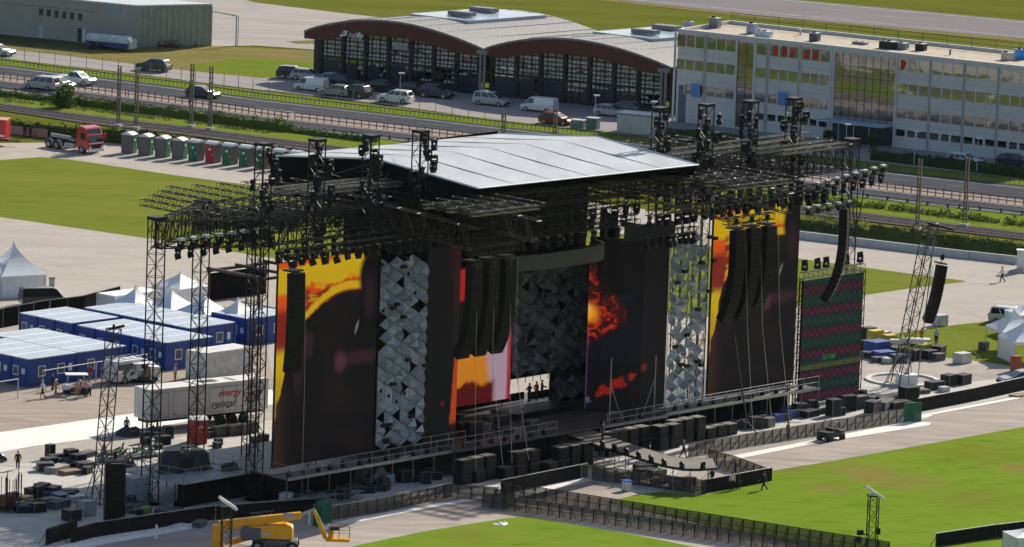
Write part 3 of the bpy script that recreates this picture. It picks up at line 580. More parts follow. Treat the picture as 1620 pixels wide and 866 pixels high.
hedge_run('clipped_hedge', [(1055, 217), (1100, 220), (1236, 236)], 1.3, 1.3, 'clipped hedge section in front of the left half of the office block', 'hedge sections before the office block', leafd, wob=.08)
hedge_run('clipped_hedge', [(1380, 253), (1500, 267), (1640, 285)], 1.6, 1.6, 'deep clipped hedge section in front of the right half of the office block', 'hedge sections right of the office entrance', leafd, wob=.08, dens=50)
hedge_run('hedge', [(-20, 158), (80, 168), (300, 195), (420, 211)], .45, 2.6, 'low scrub section on the bank beside the railway', 'low scrub sections beside the railway', leafy, wob=.6, gap=.3, dens=30)
hedge_run('hedge', [(1280, 345), (1400, 362), (1640, 392)], .6, 3.0, 'low wild scrub section between railway and boundary hedge', 'wild scrub sections in front of the railway', leafy, wob=.6, gap=.25, dens=34)
def tree(x, y, h, r, label, name='round_tree', m_=None, n=900, sq=(1, 1, 1)):
    p = G(x, y); t = thing(name, label, 'tree', p); tr = MB().tube((0, 0, 0), (0, 0, h*.45), .16, 7, .09)
    for k in range(5): a = k*1.26; tr.tube((0, 0, h*.3), (math.cos(a)*r*.5, math.sin(a)*r*.5, h*.6), .06, 5, .03)
    tr.build('trunk', bark, t); c = MB()
    for k in range(11):
        a = random.uniform(0, 6.28); q = random.uniform(.2, .62)*r; leaves(c, (math.cos(a)*q, math.sin(a)*q, h-r*.95+random.uniform(-.55, .5)*r), r*random.uniform(.38, .55), n//11, .16, sq)
    c.build('crown', m_ or leafd, t)
tree(101, 171, 2.9, 1.75, 'round dark green tree on the bank beside the highway', m_=leaf, n=1900)
tree(1311, 228, 1.8, .8, 'small clipped round shrub left of the office entrance', 'shrub', n=500)
tree(1379, 236, 1.9, .85, 'small clipped round shrub right of the office entrance', 'shrub', n=500)

# ================================================================ highway furniture
gr = mat('galvanised rail', (.22, .21, .20), .5, .5, .2, 2); brn = mat('brown railing', (.17, .12, .095), .6, 0, .3, 3)
def guard(pts, step, h, label, group, seg=12.0, rails=(1.0, .62), m_=gr, name='guardrail', pr=.05):
    P = [G(x, y) for x, y in pts]; proto = None
    for p, hd in along(P, seg):
        if proto is None:
            t = thing(name, label, 'guardrail', p, hd, group); r_ = MB()
            for z in rails: r_.box((seg/2, 0, h*z), (seg-.05, .07, .11))
            r_.build('rail', m_, t); k = 0.0
            pm = MB().box((0, 0, h*.55), (pr*2, pr*2, h*1.1)).build('post', m_, t); pm.location = (0.05, 0, 0); k = step
            while k < seg-.1: q = pm.copy(); COL.objects.link(q); q.location = (k, 0, 0); k += step
            proto = t
        else: dup(proto, p, hd)
guard([(x, y-1.5) for x, y in hw_t], .62, .6, 'grey guardrail section on the far edge of the highway', 'guardrail along the far edge of the highway', 12, (.95,), mat('dull rail', (.09, .085, .08), .7), pr=.028)
guard([(x, y-1.2) for x, y in hw_n], 1.05, .92, 'brown railing section on the median of the highway', 'railing along the highway median', 13, (1.0, .5), brn, 'median_railing', .045)
guard([(x, y+.5) for x, y in hw_b], 2.6, .55, 'low dark crash barrier section on the near edge of the highway', 'crash barrier along the near edge of the highway', 14, (.8,), mat('dark barrier', (.10, .095, .095), .8), 'crash_barrier', .1)
# mesh fence along the service road
fp = [(-10, 92), (107, 106.5), (270, 125.5), (405, 146), (600, 168), (810, 195)]
P = [G(x, y) for x, y in fp]; proto = None
for p, hd in along(P, 2.45):
    if proto is None:
        proto = thing('wire_fence_panel', 'thin wire fence panel between the service road and the highway', 'fence', p, hd, 'wire fence panels along the service road')
        MB().tube((0, 0, 0), (0, 0, 1.7), .04, 5).build('post', GREY, proto); MB().tube((0, 0, 1.6), (2.45, 0, 1.6), .012, 4).tube((0, 0, .1), (2.45, 0, .1), .012, 4).tube((0, 0, .85), (2.45, 0, .85), .012, 4).build('wires', GREY, proto)
    else: dup(proto, p, hd)
# catenary masts beside the railway
def mast(x, y, ytop, label):
    p = G(x, y); h = onplane(x+(y-ytop)*.035, ytop, p, Vector((0, -1, 0))).z; t = thing('catenary_mast', label, 'railway mast', p, R(-25))
    b = MB().box((-.17, 0, h/2), (.1, .25, h)).box((.17, 0, h/2), (.1, .25, h)); n = int(h/.6)
    for k in range(n): b.box((0, .12, .3+k*.6), (.3, .03, .12))
    b.build('mast', mat('mast brown', (.11, .095, .08), .7, .2, .2, 2), t); MB().box((0, 0, .2), (.8, .8, .4)).build('footing', CONC, t)
mast(187, 202, 104, 'leftmost catenary mast, left of the close pair beyond the toilets'); mast(215, 206, 107, 'catenary mast just right of the leftmost one'); mast(302, 203, 101, 'third catenary mast from the left, above the green toilets'); mast(332, 207, 105, 'fourth catenary mast from the left')
mast(795, 262, 178, 'catenary mast behind the top of the stage roof'); mast(876, 262, 172, 'catenary mast behind the stage roof, before the red car')
mast(1451, 366, 252, 'grey catenary mast right of the stage, nearer the stage'); mast(1526, 360, 248, 'grey catenary mast at the far right of the railway')
def pole(x, y, ytop, label, arm=True):
    p = G(x, y); h = onplane(x, ytop, p, Vector((0, -1, 0))).z; t = thing('lamp_post', label, 'street lamp', p, 0)
    MB().tube((0, 0, 0), (0, 0, h), .07, 6, .04).build('post', LGREY, t); MB().box((.15, 0, h), (.75, .28, .14)).build('lamp_head', WHITE, t)
pole(632, 166, 116, 'thin white lamp post in front of the hangar, by the white car'); pole(941, 192, 151, 'white lamp post between the hangar and the white shed'); pole(1337, 262, 197, 'lamp post in front of the office entrance'); pole(1446, 262, 208, 'lamp post before the right half of the office block'); pole(1545, 274, 219, 'rightmost lamp post before the office block'); pole(1031, 232, 161, 'lamp post behind the leftmost right hand mast')
# boundary wall on the right
cw = [G(x, y) for x, y in ((1258, 378), (1400, 395), (1500, 407), (1592, 417))]
for (p, hd) in along(cw, 3.0):
    t = tag(MB().box((1.5, 0, .45), (2.98, .25, .9)).box((1.5, 0, .06), (2.98, .5, .12)).build('wall_block', mat('pale wall concrete', (.5, .5, .5), .85, 0, .12, .7), loc=p, rz=hd), 'pale concrete wall block in the low wall behind the plaza', 'wall', 'low concrete wall blocks')
p = G(1615, 432); t = thing('gate_pillar', 'white rendered gate pillar at the right end of the low wall', 'pillar', p); MB().box((0, 0, 1.2), (.9, .8, 2.4)).build('shaft', mat('white render', (.62, .61, .6), .8), t); MB().box((0, 0, 2.45), (1.1, 1.0, .12)).build('cap', WHITE, t); MB().box((-.3, -.3, .2), (1.8, 1.4, .4)).build('plinth', CONC, t)
# white garden shed and tank by the highway
p = G(990, 212); t = thing('shed', 'white rounded kiosk shed beside the highway in front of the hangar', 'shed', p, R(-25)); MB().box((1.6, 1, 1.2), (5.6, 2.6, 2.4)).build('wall', mat('shed white', (.5, .5, .48), .7), t, bevel=.3); MB().box((0.2, -.33, .95), (.9, .06, 1.7)).build('door', LGREY, t); MB().box((1.6, 1, 2.5), (5.8, 2.8, .12)).build('roof', LGREY, t)
for i, (x, y, l_, h_, m_, lab) in enumerate(((915, 203, 1.7, .95, mat('sage bin', (.17, .22, .21), .5), 'low sage green bin by the highway, left of the white shed'), (938, 205, 1.4, 1.35, mat('teal bin', (.10, .17, .16), .5), 'tall teal bin by the highway, left of the white shed'))):
    t = thing('bin', lab, 'waste container', G(x, y), R(-25)); MB().box((0, 0, h_/2), (l_, 1.1, h_)).build('body', m_, t, bevel=.05); MB().box((0, 0, h_+.05), (l_*1.05, 1.15, .12)).build('lid', LGREY, t)
# ================================================================ the stage
TM = {}
def truss_mesh(L, wd, h, bay, rc, rb, m_):
    k = (round(L, 2), wd, h, bay, rc, rb, m_.name)
    if k in TM: return TM[k]
    b = MB(); n = max(1, round(L/bay)); s = L/n
    cs = [(-wd/2, -h/2), (wd/2, -h/2), (wd/2, h/2), (-wd/2, h/2)]
    for y, z in cs: b.tube((0, y, z), (L, y, z), rc, 4)
    for i in range(n):
        for f in range(4):
            (y0, z0), (y1, z1) = cs[f], cs[(f+1) % 4]
            if (i+f) % 2: y0, z0, y1, z1 = y1, z1, y0, z0
            b.tube((i*s, y0, z0), ((i+1)*s, y1, z1), rb, 3, cap=False)
            if i % 2 == 0 or f % 2: b.tube((i*s, cs[f][0], cs[f][1]), (i*s, cs[(f+1) % 4][0], cs[(f+1) % 4][1]), rb, 3, cap=False)
    for f in range(4): b.tube((L, cs[f][0], cs[f][1]), (L, cs[(f+1) % 4][0], cs[(f+1) % 4][1]), rb, 3, cap=False)
    o = b.build('truss', m_); me = o.data; bpy.data.objects.remove(o); TM[k] = me; return me
def truss(name, p, q, label, group=None, wd=.6, h=.6, bay=.8, rc=.045, rb=.025, m_=None, cat='truss'):
    p = Vector(p); q = Vector(q); d = q-p; L = d.length; x = d.normalized()
    if abs(x.z) < .95: y = Z.cross(x).normalized()
    else: y = Dv.copy()
    z = x.cross(y); o = bpy.data.objects.new(name, truss_mesh(L, wd, h, bay, rc, rb, m_ or TRUSS)); COL.objects.link(o)
    o.matrix_world = Matrix(((x.x, y.x, z.x, p.x), (x.y, y.y, z.y, p.y), (x.z, y.z, z.z, p.z), (0, 0, 0, 1)))
    return tag(o, label, cat, group)
WROT = SA                                        # heading of the w axis
# ---- platform
def slab(mb, w0, w1, d0, d1, z0, z1): return mb.prism([S(w0, d0, z0)-SO, S(w1, d0, z0)-SO, S(w1, d1, z0)-SO, S(w0, d1, z0)-SO], (0, 0, z1-z0))
plat = thing('stage_platform', 'wide dark main stage floor on black scaffold legs under the white roof', 'stage', SO)
DKM = mat('dark stage floor', (.06, .06, .067), .5, 0, .25, .5, .4)
for q in ((-.2, 20.8, -12, -.95), (20.8, 49.6, -14, 1.4), (49.6, 70.8, -12, -.95)): slab(MB(), *q, 2.3, 2.5).build('deck', DKM, plat)
for w0, w1, d in ((0, 21, -1.6), (21.2, 34.0, .9), (39.5, 49.4, .9), (49.6, 70.6, -1.6)): MB().prism([S(w0, d)-SO, S(w1, d)-SO, S(w1, d-.05)-SO, S(w0, d-.05)-SO], (0, 0, 2.28)).build('skirt', CLOTH, plat)
MB().prism([S(0, -12)-SO, S(0, -1.6)-SO, S(.05, -1.6)-SO, S(.05, -12)-SO], (0, 0, 2.28)).build('end_skirt', CLOTH, plat)
for k in range(28): w_ = .3+k*2.6; MB().tube(S(w_, -.95)-SO, S(w_, -.95, 2.3)-SO, .04, 5).tube(S(w_, -.95, .3)-SO, S(w_+1.3, -.95, 2.2)-SO, .025, 4).build('leg', BLK, plat)
# ---- front walkways with railings
def walkway(w0, w1, d0, d1, label, n):
    t = thing('walkway', label, 'walkway', S(w0, d0)); o = S(w0, d0); m = MB()
    m.prism([S(w0, d0, 2.28)-o, S(w1, d0, 2.28)-o, S(w1, d1, 2.28)-o, S(w0, d1, 2.28)-o], (0, 0, .14)); m.build('deck', PLATE, t)
    MB().prism([S(w0, d1, 2.26)-o, S(w1, d1, 2.26)-o, S(w1, d1+.06, 2.26)-o, S(w0, d1+.06, 2.26)-o], (0, 0, .26)).build('edge_beam', ALU, t)
    for k in range(n+1):
        w_ = w0+(w1-w0)*k/n; MB().tube(S(w_, d1-.1)-o, S(w_, d1-.1, 2.3)-o, .045, 5).build('leg', GREY, t)
    return t
walkway(-.2, 21.2, -.9, .95, 'left front walkway of grey boards in front of the big left screen', 8); walkway(49.4, 72, -.9, .95, 'right front walkway of grey boards in front of the right screen', 9); walkway(40.2, 49.4, .3, 1.5, 'short grey front walkway between catwalk and right screen', 4)
def railing(p, q, label, step=2.2, hgt=1.1, mids=(.55,), m_=ALU):
    d = q-p; L = d.length; n = max(1, round(L/step)); t = thing('railing', label, 'railing', p)
    b = MB()
    for z in (hgt,)+tuple(mids): b.tube((0, 0, z), d+Vector((0, 0, z)), .03, 5)
    b.build('rail', m_, t)
    for k in range(n+1): MB().tube(d*(k/n), d*(k/n)+Vector((0, 0, hgt+.02)), .032, 5).build('post', m_, t)
railing(S(0, .85, 2.43), S(21, .85, 2.43), 'metal railing on the left front walkway'); railing(S(17.5, -.6, 2.52), S(24.2, -.6, 2.52), 'short grey railing in front of the left inner screen', 2.2)
railing(S(22, 1.35, 2.5), S(34.2, 1.35, 2.5), 'metal railing along the centre front of the stage floor', 2.6); railing(S(41, 1.45, 2.43), S(49.3, 1.45, 2.43), 'metal railing beside the catwalk on the right', 2.0); railing(S(49.5, .85, 2.43), S(72, .85, 2.43), 'metal railing on the right front walkway'); railing(S(0, -8, 2.5), S(0, .85, 2.43), 'metal railing on the left end of the stage front')
# footlights along the walkways
fl = thing('floor_light', 'small black floor light standing on the left front walkway', 'stage light', S(.6, .3, 2.43), WROT, 'floor lights on the left front walkway')
MB().box((0, 0, .1), (.34, .3, .2)).build('base', CASE, fl); MB().tube((0, .1, .3), (0, -.18, .42), .17, 8).build('head', BLK, fl)
for k in range(1, 12): dup(fl, S(.6+k*1.75, .3+random.uniform(-.2, .2), 2.43))
for k in range(12): dup(fl, S(50.2+k*1.8, .2+random.uniform(-.2, .2), 2.43), label='small black floor light standing on the right front walkway', group='floor lights on the right front walkway')
for k in range(7): dup(fl, S(22.5+k*1.75, .9, 2.5), label='small black floor light at the centre front edge of the stage', group='floor lights at the centre front edge')
for k in range(5): dup(fl, S(41+k*1.75, .9, 2.44), label='small black floor light right of the catwalk root', group='floor lights right of the catwalk')
# ---- LED screens: pictures painted into a colour grid
def noise2(u, v, s=1.0, seed=0):
    from mathutils import noise
    return noise.fractal(Vector((u*s+seed*7.3, v*s-seed*3.1, seed)), .9, 2.0, 4)
def mixc(a, b, t): t = max(0, min(1, t)); return tuple(x*(1-t)+y*t for x, y in zip(a, b))
def sm(x, a, b): t = max(0, min(1, (x-a)/(b-a))); return t*t*(3-2*t)
YE, OR_, RD, DK, PU, PK = (.36, .235, .004), (.40, .05, .003), (.12, .010, .005), (.0015, .0010, .0014), (.016, .006, .010), (.058, .016, .03)
def ell(u, v, cu, cv, ru, rv, soft=.15):
    d = math.hypot((u-cu)/ru, (v-cv)/rv); return 1-sm(d, 1-soft, 1+soft)
def pic_big(u, v):
    n = noise2(u, v, 4, 1)*.05; n2 = noise2(u*1.0, v*3.0, 3, 2)
    c = YE; c = mixc(c, OR_, sm(v, .945+.05*u+n, .965+.05*u+n)*(1-sm(u, .45, .7)))
    cl = .855+.075*u+n*.8
    c = mixc(c, OR_, sm(cl-v+.06*n2, 0, .02)); c = mixc(c, RD, sm(cl-v-.012+.08*n2, 0, .03)); c = mixc(c, OR_, .8*sm(noise2(u*1.5-v, v*6, 4, 12), .12, .3)*sm(cl-v, 0, .03)); c = mixc(c, YE, .7*sm(noise2(u*1.2, v*7, 5, 14), .2, .35)*sm(cl-v, 0, .03))
    arc = .835-.11*(max(0, .72-u)/.42)**2
    if u > .15: c = mixc(c, YE, sm(v, arc-.012, arc)*(1-sm(v, arc+.022+.02*abs(n2), arc+.035+.02*abs(n2)))*(1-sm(u, .9, 1)))
    c = mixc(c, (.004, .0022, .0024), sm(arc-.01-v, 0, .012))
    if u < .14: c = mixc(mixc(RD, YE, sm(.60-v, 0, .06)), OR_, sm(v, .74, .8)); c = mixc(c, YE, sm(v, .83, .86)*(1-sm(v, .96, .98))); c = mixc(c, DK, sm(.22+3.2*(u)-v+.05*n2, 0, .03))
    # two soft figures against the dark hill
    fig = max(ell(u, v, .31, .63, .10, .085), ell(u, v, .29, .38, .19, .24), sm(.30-v, 0, .12)); c = mixc(c, DK, fig)
    c = mixc(c, PK, .75*ell(u, v, .31, .585, .055, .06, .5)*(.6+.5*n2)); c = mixc(c, PU, .9*ell(u, v, .22, .48, .05, .12, .6))
    c = mixc(c, DK, max(ell(u, v, 1.0, .88, .19, .15), ell(u, v, .93, .50, .26, .27), ell(u, v, .98, .70, .13, .16)))
    c = mixc(c, PU, .8*ell(u, v, .92, .78, .05, .10, .6)); c = mixc(c, PU, ell(u, v, .83, .485, .20, .035, .5)); c = mixc(c, PK, .7*ell(u, v, .64, .475, .055, .05, .5))
    c = mixc(c, (.012, .005, .005), .6*max(0, n2)*sm(.45-v, 0, .2)); c = mixc(c, (.16, .16, .17), .6*ell(u+(.56-v)*.5, v, .76, .635, .012, .03, .5))
    c = mixc(c, (.05, .02, .012), .35*sm(.2-u-.1*v, 0, .2)*sm(.5-v, 0, .1))
    return tuple(x*1.0 for x in c)
def pic_inner_left(u, v):
    u = min(1, u/.46)
    n = noise2(u, v*3, 3, 4); c = mixc((.0018, .0018, .002), (.022, .002, .004), sm(u, .5, .95)*sm(v, .62, .8)*(.5+.6*n)); c = mixc(c, (.26, .03, .003), sm(u-.84-(v-.12)*.42, 0, .02)*sm(v, .08, .13)*(1-sm(v, .40, .45)))
    return mixc(c, (.12, .004, .008), .7*ell(u, v, .6, .21, .06, .012, .6))
def pic_flame(u, v):                              # u = 0 at the inner end of the curve
    x, y = u*2.3, (v-.53)*4.6; n = noise2(u, v*2, 5, 5); n2 = noise2(u*2, v*5, 5, 6); r = math.hypot(x-.1, y*.9)+.18*n; a = math.atan2(y, x+.15); c = (.002, .0018, .0022)
    f = (1-sm(r*(1+.25*x), .55, 1.25))*(1-sm(y-.35*x, .15, .6)*.95)*sm(y+.85-.75*x, 0, .25); band = .5+.5*math.sin(9*r+3.2*a+5*n2+2.5*n); f2 = sm(band, .42, .75)
    up_ = (1-sm(u-.10*(1.2-y), .02, .12))*sm(y, .2, .5)*(1-sm(y, 1.25, 1.7))*sm(.6+n2*1.4, .3, .6); f = max(f, .9*up_)
    c = mixc(c, (.17, .007, .003), f*(.15+.85*f2)); c = mixc(c, (.30, .025, .004), f*f2*sm(band, .85, .98)); c = mixc(c, (.012, .003, .004), f*(1-sm(band, .15, .45)))
    c = mixc(c, (.55, .20, .010), ell(u, v, .01, .555, .095, .048, .7)); c = mixc(c, (.40, .30, .16), .7*ell(u, v, 0, .585, .03, .02, .6))
    c = mixc(c, (.15, .008, .004), .9*sm(ell(u, v, .32, .12+.25*(u-.2), .3, .045, .5)*(.55+n2), .38, .62)); c = mixc(c, (.10, .006, .004), .8*ell(u, v, .66, .25, .04, .02, .6))
    c = mixc(c, (.004, .005, .014), .6*ell(u, v, .42, .66, .08, .03, .7)*(1-f)); c = mixc(c, (.003, .003, .008), .8*ell(u, v, .3, .30+.25*u, .5, .09, .8)*(1-f)); c = mixc(c, (.06, .03, .08), (1-sm(u, .0, .02))*(1-sm(v, .42, .5)))
    return c
def pic_back(u, v):
    n = noise2(u, v, 5, 8); e = u+.10*n
    c = mixc((.36, .125, .008), (.25, .17, .215), sm(u-.52-.35*(.5-v), 0, .12)); c = mixc(c, (.30, .032, .004), sm(.22-u+.1*n, 0, .1)); c = mixc(c, (.05, .003, .003), sm(.17+.05*n-v, 0, .05)*(1-sm(u, .72, .8)))
    c = mixc(c, (.004, .003, .003), (1-sm(u, .3, .42))*sm(v, .44, .5)); c = mixc(c, (.2, .008, .016), sm(u, .93, .97)); c = mixc(c, (.22, .01, .007), sm(v, .72, .76)); c = mixc(c, (.75, .16, .01), ell(u, v, .88, .70, .3, .02, .4)); c = mixc(c, (.55, .42, .42), ell(u, v, .9, .735, .3, .018, .3))
    return c
def pic_zig(u, v):
    tri = abs(((u*9.5) % 1)-.5)*2; y = v*5.8-.30*tri+.1*u; p = y % 1; n = noise2(u, v, 40, 9)
    c = (.003, .005, .006); c = mixc(c, (.044, .003, .014), sm(p, .05, .12)*(1-sm(p, .24, .32))); c = mixc(c, (.003, .017, .011), sm(p, .48, .56)*(1-sm(p, .84, .92)))
    if .27 < v < .31: c = (.04, .034, .011) if (u*23) % 1 < .8 else (.01, .05, .015)
    if .335 < v < .375 and (.37 < u < .45 or .48 < u < .57): c = (.006, .06, .018)
    return tuple(max(0, x*(1+.5*n)) for x in c)
def led(name, pts, z0, z1, nz, fn, mt, label, cat='LED screen', depth=.25, frame=True):
    """pts = footprint polyline in stage w,d from the screen's left to its right"""
    L = [0]
    for a, b in zip(pts, pts[1:]): L.append(L[-1]+math.hypot(b[0]-a[0], b[1]-a[1]))
    n = max(8, int(L[-1]/.125)); o = S(pts[0][0], pts[0][1], 0); t = thing(name, label, cat, o); cols = []; ring = []
    for i in range(n+1):
        s = L[-1]*i/n; k = 0
        while k < len(L)-2 and s > L[k+1]: k += 1
        f = (s-L[k])/(L[k+1]-L[k]); w_ = pts[k][0]+(pts[k+1][0]-pts[k][0])*f; d_ = pts[k][1]+(pts[k+1][1]-pts[k][1])*f; ring.append(S(w_, d_)-o)
    v = []; f = []
    for j in range(nz+1):
        for i in range(n+1): v.append(tuple(ring[i]+Vector((0, 0, z0+(z1-z0)*j/nz)))); cols.append(fn(i/n, j/nz))
    for j in range(nz):
        for i in range(n): a = j*(n+1)+i; f.append((a, a+1, a+n+2, a+n+1))
    me = bpy.data.meshes.new('screen_face'); me.from_pydata(v, [], f); at = me.color_attributes.new('picture', 'FLOAT_COLOR', 'POINT')
    at.data.foreach_set('color', [x for c in cols for x in (c[0], c[1], c[2], 1.0)]); me.materials.append(mt); fo = bpy.data.objects.new('screen_face', me); COL.objects.link(fo); fo.parent = t
    b = MB(); nrm = Vector((0, 0, 0))
    back = [p for p in ring[::max(1, n//8)]]+[ring[-1]]; q = []
    for i, p in enumerate(back):
        a = back[max(0, i-1)]; c = back[min(len(back)-1, i+1)]; dr = (c-a).normalized(); q.append(p+Vector((-dr.y, dr.x, 0))*depth)
    # cabinet box behind the face
    fr = [p+(r-p)*.04 for p, r in zip(back, q)]
    b.rings([[p+Vector((0, 0, z0)) for p in fr]+[p+Vector((0, 0, z0)) for p in q[::-1]], [p+Vector((0, 0, z1)) for p in fr]+[p+Vector((0, 0, z1)) for p in q[::-1]]])
    b.build('cabinet', BLK, t)
    return t
ES = screen_mat('led picture', .88); ESD = screen_mat('led picture dim', .8)
led('led_screen', [(0, -1), (12.6, -1)], 3.0, 20.7, 140, pic_big, ES, 'tall left LED screen showing a yellow and orange sky over dark figures')
led('led_screen', [(58, -1), (70.5, -1)], 2.8, 20.0, 140, pic_big, ES, 'tall right LED screen partly behind three hanging loudspeaker columns')
led('led_screen', [(19.1, -1), (22.6, -1), (23.6, -1.25), (24.3, -1.9), (24.5, -3), (24.6, -5)], 2.6, 20.2, 120, pic_inner_left, ESD, 'dark curved inner LED screen left of the stage opening')
led('led_screen', [(45.4, -5), (45.7, -3.6), (46.3, -2.4), (47.2, -1.5), (48.4, -1.05), (51.8, -1)], 2.6, 18.4, 120, pic_flame, ES, 'dark curved inner LED screen with red flames right of the stage opening')
led('led_screen', [(30.2, -9), (39.6, -9)], 3.6, 16.6, 110, pic_back, ES, 'upstage LED screen glowing orange and pink behind the stage opening')
led('led_screen', [(72.7, -2), (81.7, -2)], .3, 12.0, 130, pic_zig, ES, 'side LED screen with red and green zigzag pattern at the far right')
# ---- walls of pyramid panels
PYR = foliage_mat('silver pyramid panel', [(.22, .245, .29), (.32, .35, .40), (.42, .45, .50), (.62, .65, .70)], 0.0); PYRD = foliage_mat('shaded pyramid panel', [(.05, .055, .065), (.11, .115, .13), (.17, .175, .19), (.25, .255, .27)], 0.0)  # facet highlights and shade put into random tones; darker copy for under the roof
def pyr_wall(p0, p1, z0, z1, a, miss, label, mt, seed, lat=0):
    random.seed(seed); o = S(*p0); t = thing('panel_wall', label, 'panel wall', o); u = (S(*p1)-o); L = u.length; u.normalize(); nn = Vector((u.y, -u.x, 0)); m = MB(); h = a*.866; rows = int((z1-z0)/a*1.0)
    cols_ = int(L/h)
    for c in range(cols_):
        for r in range(rows*2+1):
            up_ = (r+c) % 2; zc = z0+r*a/2
            if zc+a/2 > z1 or zc < z0: continue
            x0, x1 = c*h, (c+1)*h
            if up_: P = [(x0, zc), (x1, zc-a/2), (x1, zc+a/2)]
            else: P = [(x1, zc), (x0, zc+a/2), (x0, zc-a/2)]
            if min(p[1] for p in P) < z0-.01: continue
            if random.random() < miss: continue
            ap = (sum(p[0] for p in P)/3, sum(p[1] for p in P)/3); hgt = a*.42 if random.random() < .95 else -.25; G0 = (sum(p[0] for p in P)/3, sum(p[1] for p in P)/3); P = [(G0[0]+(x-G0[0])*.95, G0[1]+(z-G0[1])*.95) for x, z in P]
            A = u*(ap[0]+random.uniform(-.04, .04))+nn*hgt+Vector((0, 0, ap[1]+random.uniform(-.04, .04))); q = [u*x+Vector((0, 0, z)) for x, z in P]
            for k in range(3): m.poly([q[k], q[(k+1) % 3], A])
    m.build('pyramid_panels', mt, t)
    if not lat: MB().prism([-nn*.14+Vector((0, 0, z0)), u*L-nn*.14+Vector((0, 0, z0)), u*L-nn*.17+Vector((0, 0, z0)), -nn*.17+Vector((0, 0, z0))], (0, 0, z1-z0)).build('backing_cloth', CLOTH, t)
    f = MB()
    for c in range(cols_+1): f.tube(u*(c*h)+Vector((0, 0, z0-.5))-nn*.06, u*(c*h)+Vector((0, 0, z1+.3))-nn*.06, .045, 4)
    for k in range(int((z1-z0)/2)+1): f.tube(Vector((0, 0, z0+k*2))-nn*.08, u*L+Vector((0, 0, z0+k*2))-nn*.08, .035, 4)
    for k in range(lat):
        z = z0+random.uniform(0, z1-z0-1.5); c = random.randint(0, cols_-1); f.tube(u*(c*h)+Vector((0, 0, z))-nn*.1, u*((c+1)*h)+Vector((0, 0, z+1.5))-nn*.1, .03, 4)
    f.build('back_frame', ALU if lat else BLK, t); return t
pyr_wall((12.9, -1), (19, -1), 3.0, 20.2, 1.17, .06, 'silver pyramid panel wall between the left screens', PYR, 5)
pyr_wall((52, -1), (57.9, -1), 2.8, 18.6, 1.0, .36, 'see through pyramid panel wall with many panels open between the right screens', PYR, 9, 60)
pyr_wall((39.7, -9), (53.4, -9), 5.3, 16.6, 1.2, .04, 'dim shaded pyramid panel wall at the back of the stage opening', PYRD, 11); pyr_wall((45.2, -9), (53.4, -9), 2.5, 5.3, 1.2, .03, 'low dim pyramid panel block right of the bright rear gap', PYRD, 12)
wl_ = thing('flood_light', 'small black flood light clamped to the left pyramid panel wall', 'stage light', S(13.5, -.4, 4), WROT, 'flood lights on the left pyramid wall')
MB().tube((0, .5, 0), (0, 0, 0), .04, 5).build('arm', BLK, wl_); MB().box((0, -.1, 0), (.55, .3, .3)).build('head', BLK, wl_)
random.seed(31)
for k in range(13): dup(wl_, S(random.uniform(13.2, 18.7), -.5, random.uniform(3.5, 19.8))) if k else None
for k in range(14): dup(wl_, S(random.uniform(52.2, 57.7), -.5, random.uniform(3.2, 18)), label='small black flood light clamped to the see through pyramid panel wall', group='flood lights on the right pyramid wall')
for k in range(7): dup(wl_, S(random.uniform(40.2, 46), -8.5, random.uniform(6.5, 16)), label='small black flood light on the dim back pyramid wall', group='flood lights on the back pyramid wall')
# ---- curved fascia above the opening
def fascia(pts, z0, z1, label, m_):
    o = S(*pts[0]); t = thing('fascia_band', label, 'fascia', o); P = [S(*p)-o for p in pts]
    MB().rings([[p+Vector((0, 0, z0)) for p in P], [p+Vector((0, 0, z1)) for p in P]], close=False).build('band', m_, t, smooth=True)
    MB().rings([[p+Vector((0, 0, z1)) for p in P], [p+Vector((0, 0, z1+.02))-Dv*.5 for p in P]], close=False).rings([[p+Vector((0, 0, z0)) for p in P], [p+Vector((0, 0, z0))-Dv*.5 for p in P]], close=False).build('lip', BLK, t)
def bulge(w0, w1, d, b, n=16): return [(w0+(w1-w0)*k/n, d+b*math.sin(math.pi*k/n)) for k in range(n+1)]
fascia([(29, -4), (29.5, -2.4), (31, -1.3), (34, -.6), (37, -.5), (40, -.5), (41.6, -.7), (42.8, -1.15), (43.7, -1.9), (44.2, -2.9), (44.4, -4.2)], 17.0, 18.4, 'long grey curved header band above the stage opening', mat('warm grey band', (.062, .06, .056), .55, 0, .15, .6)); fascia([(46, -1.6), (47, -.8), (49, -.55), (51.9, -.55)], 18.3, 19.7, 'short dark curved header band above the flame screen', mat('dark band', (.03, .03, .032), .6, 0, .15, .6))
# ---- roof
ZE, ZRI = 26.0, 27.15
R0, R1, DF, DR, DB = 20.0, 49.8, 3.6, -8.4, -20.5
roof = thing('stage_roof', 'wide white gabled stage roof with black end skirts over the stage opening', 'stage roof', S(R0, DF, 0)); ro = S(R0, DF, 0)
def rp(w_, d_, z_): return S(w_, d_, z_)-ro
dz = -.45                                          # the right end hangs a little lower
def rz(w_, z_): return z_+dz*(w_-R0)/(R1-R0)
white_roof = mat('white roof membrane', (.41, .43, .465), .45, .0, .22, .22, .3, bump=.7, sq=(1, .35, 1))
m = MB(); ws = ss(R0, R1, 12)
m.rings([[rp(w_, d_, rz(w_, z_)) for w_ in ws] for d_, z_ in ((DF, ZE), (DF*.5+DR*.5, (ZE+ZRI)/2-.06), (DR, ZRI), (DB*.5+DR*.5, (ZE+ZRI)/2-.06), (DB, ZE))], close=False)
rm = m.build('membrane', white_roof, roof)
m = MB()
for w_ in ws[2:-1:2]: m.path([rp(w_, d_, rz(w_, z_)-.022) for d_, z_ in ((DF, ZE), (DR, ZRI), (DB, ZE))], .05, 4)
m.build('membrane_seams', mat('seam grey', (.31, .32, .34), .6), rm)
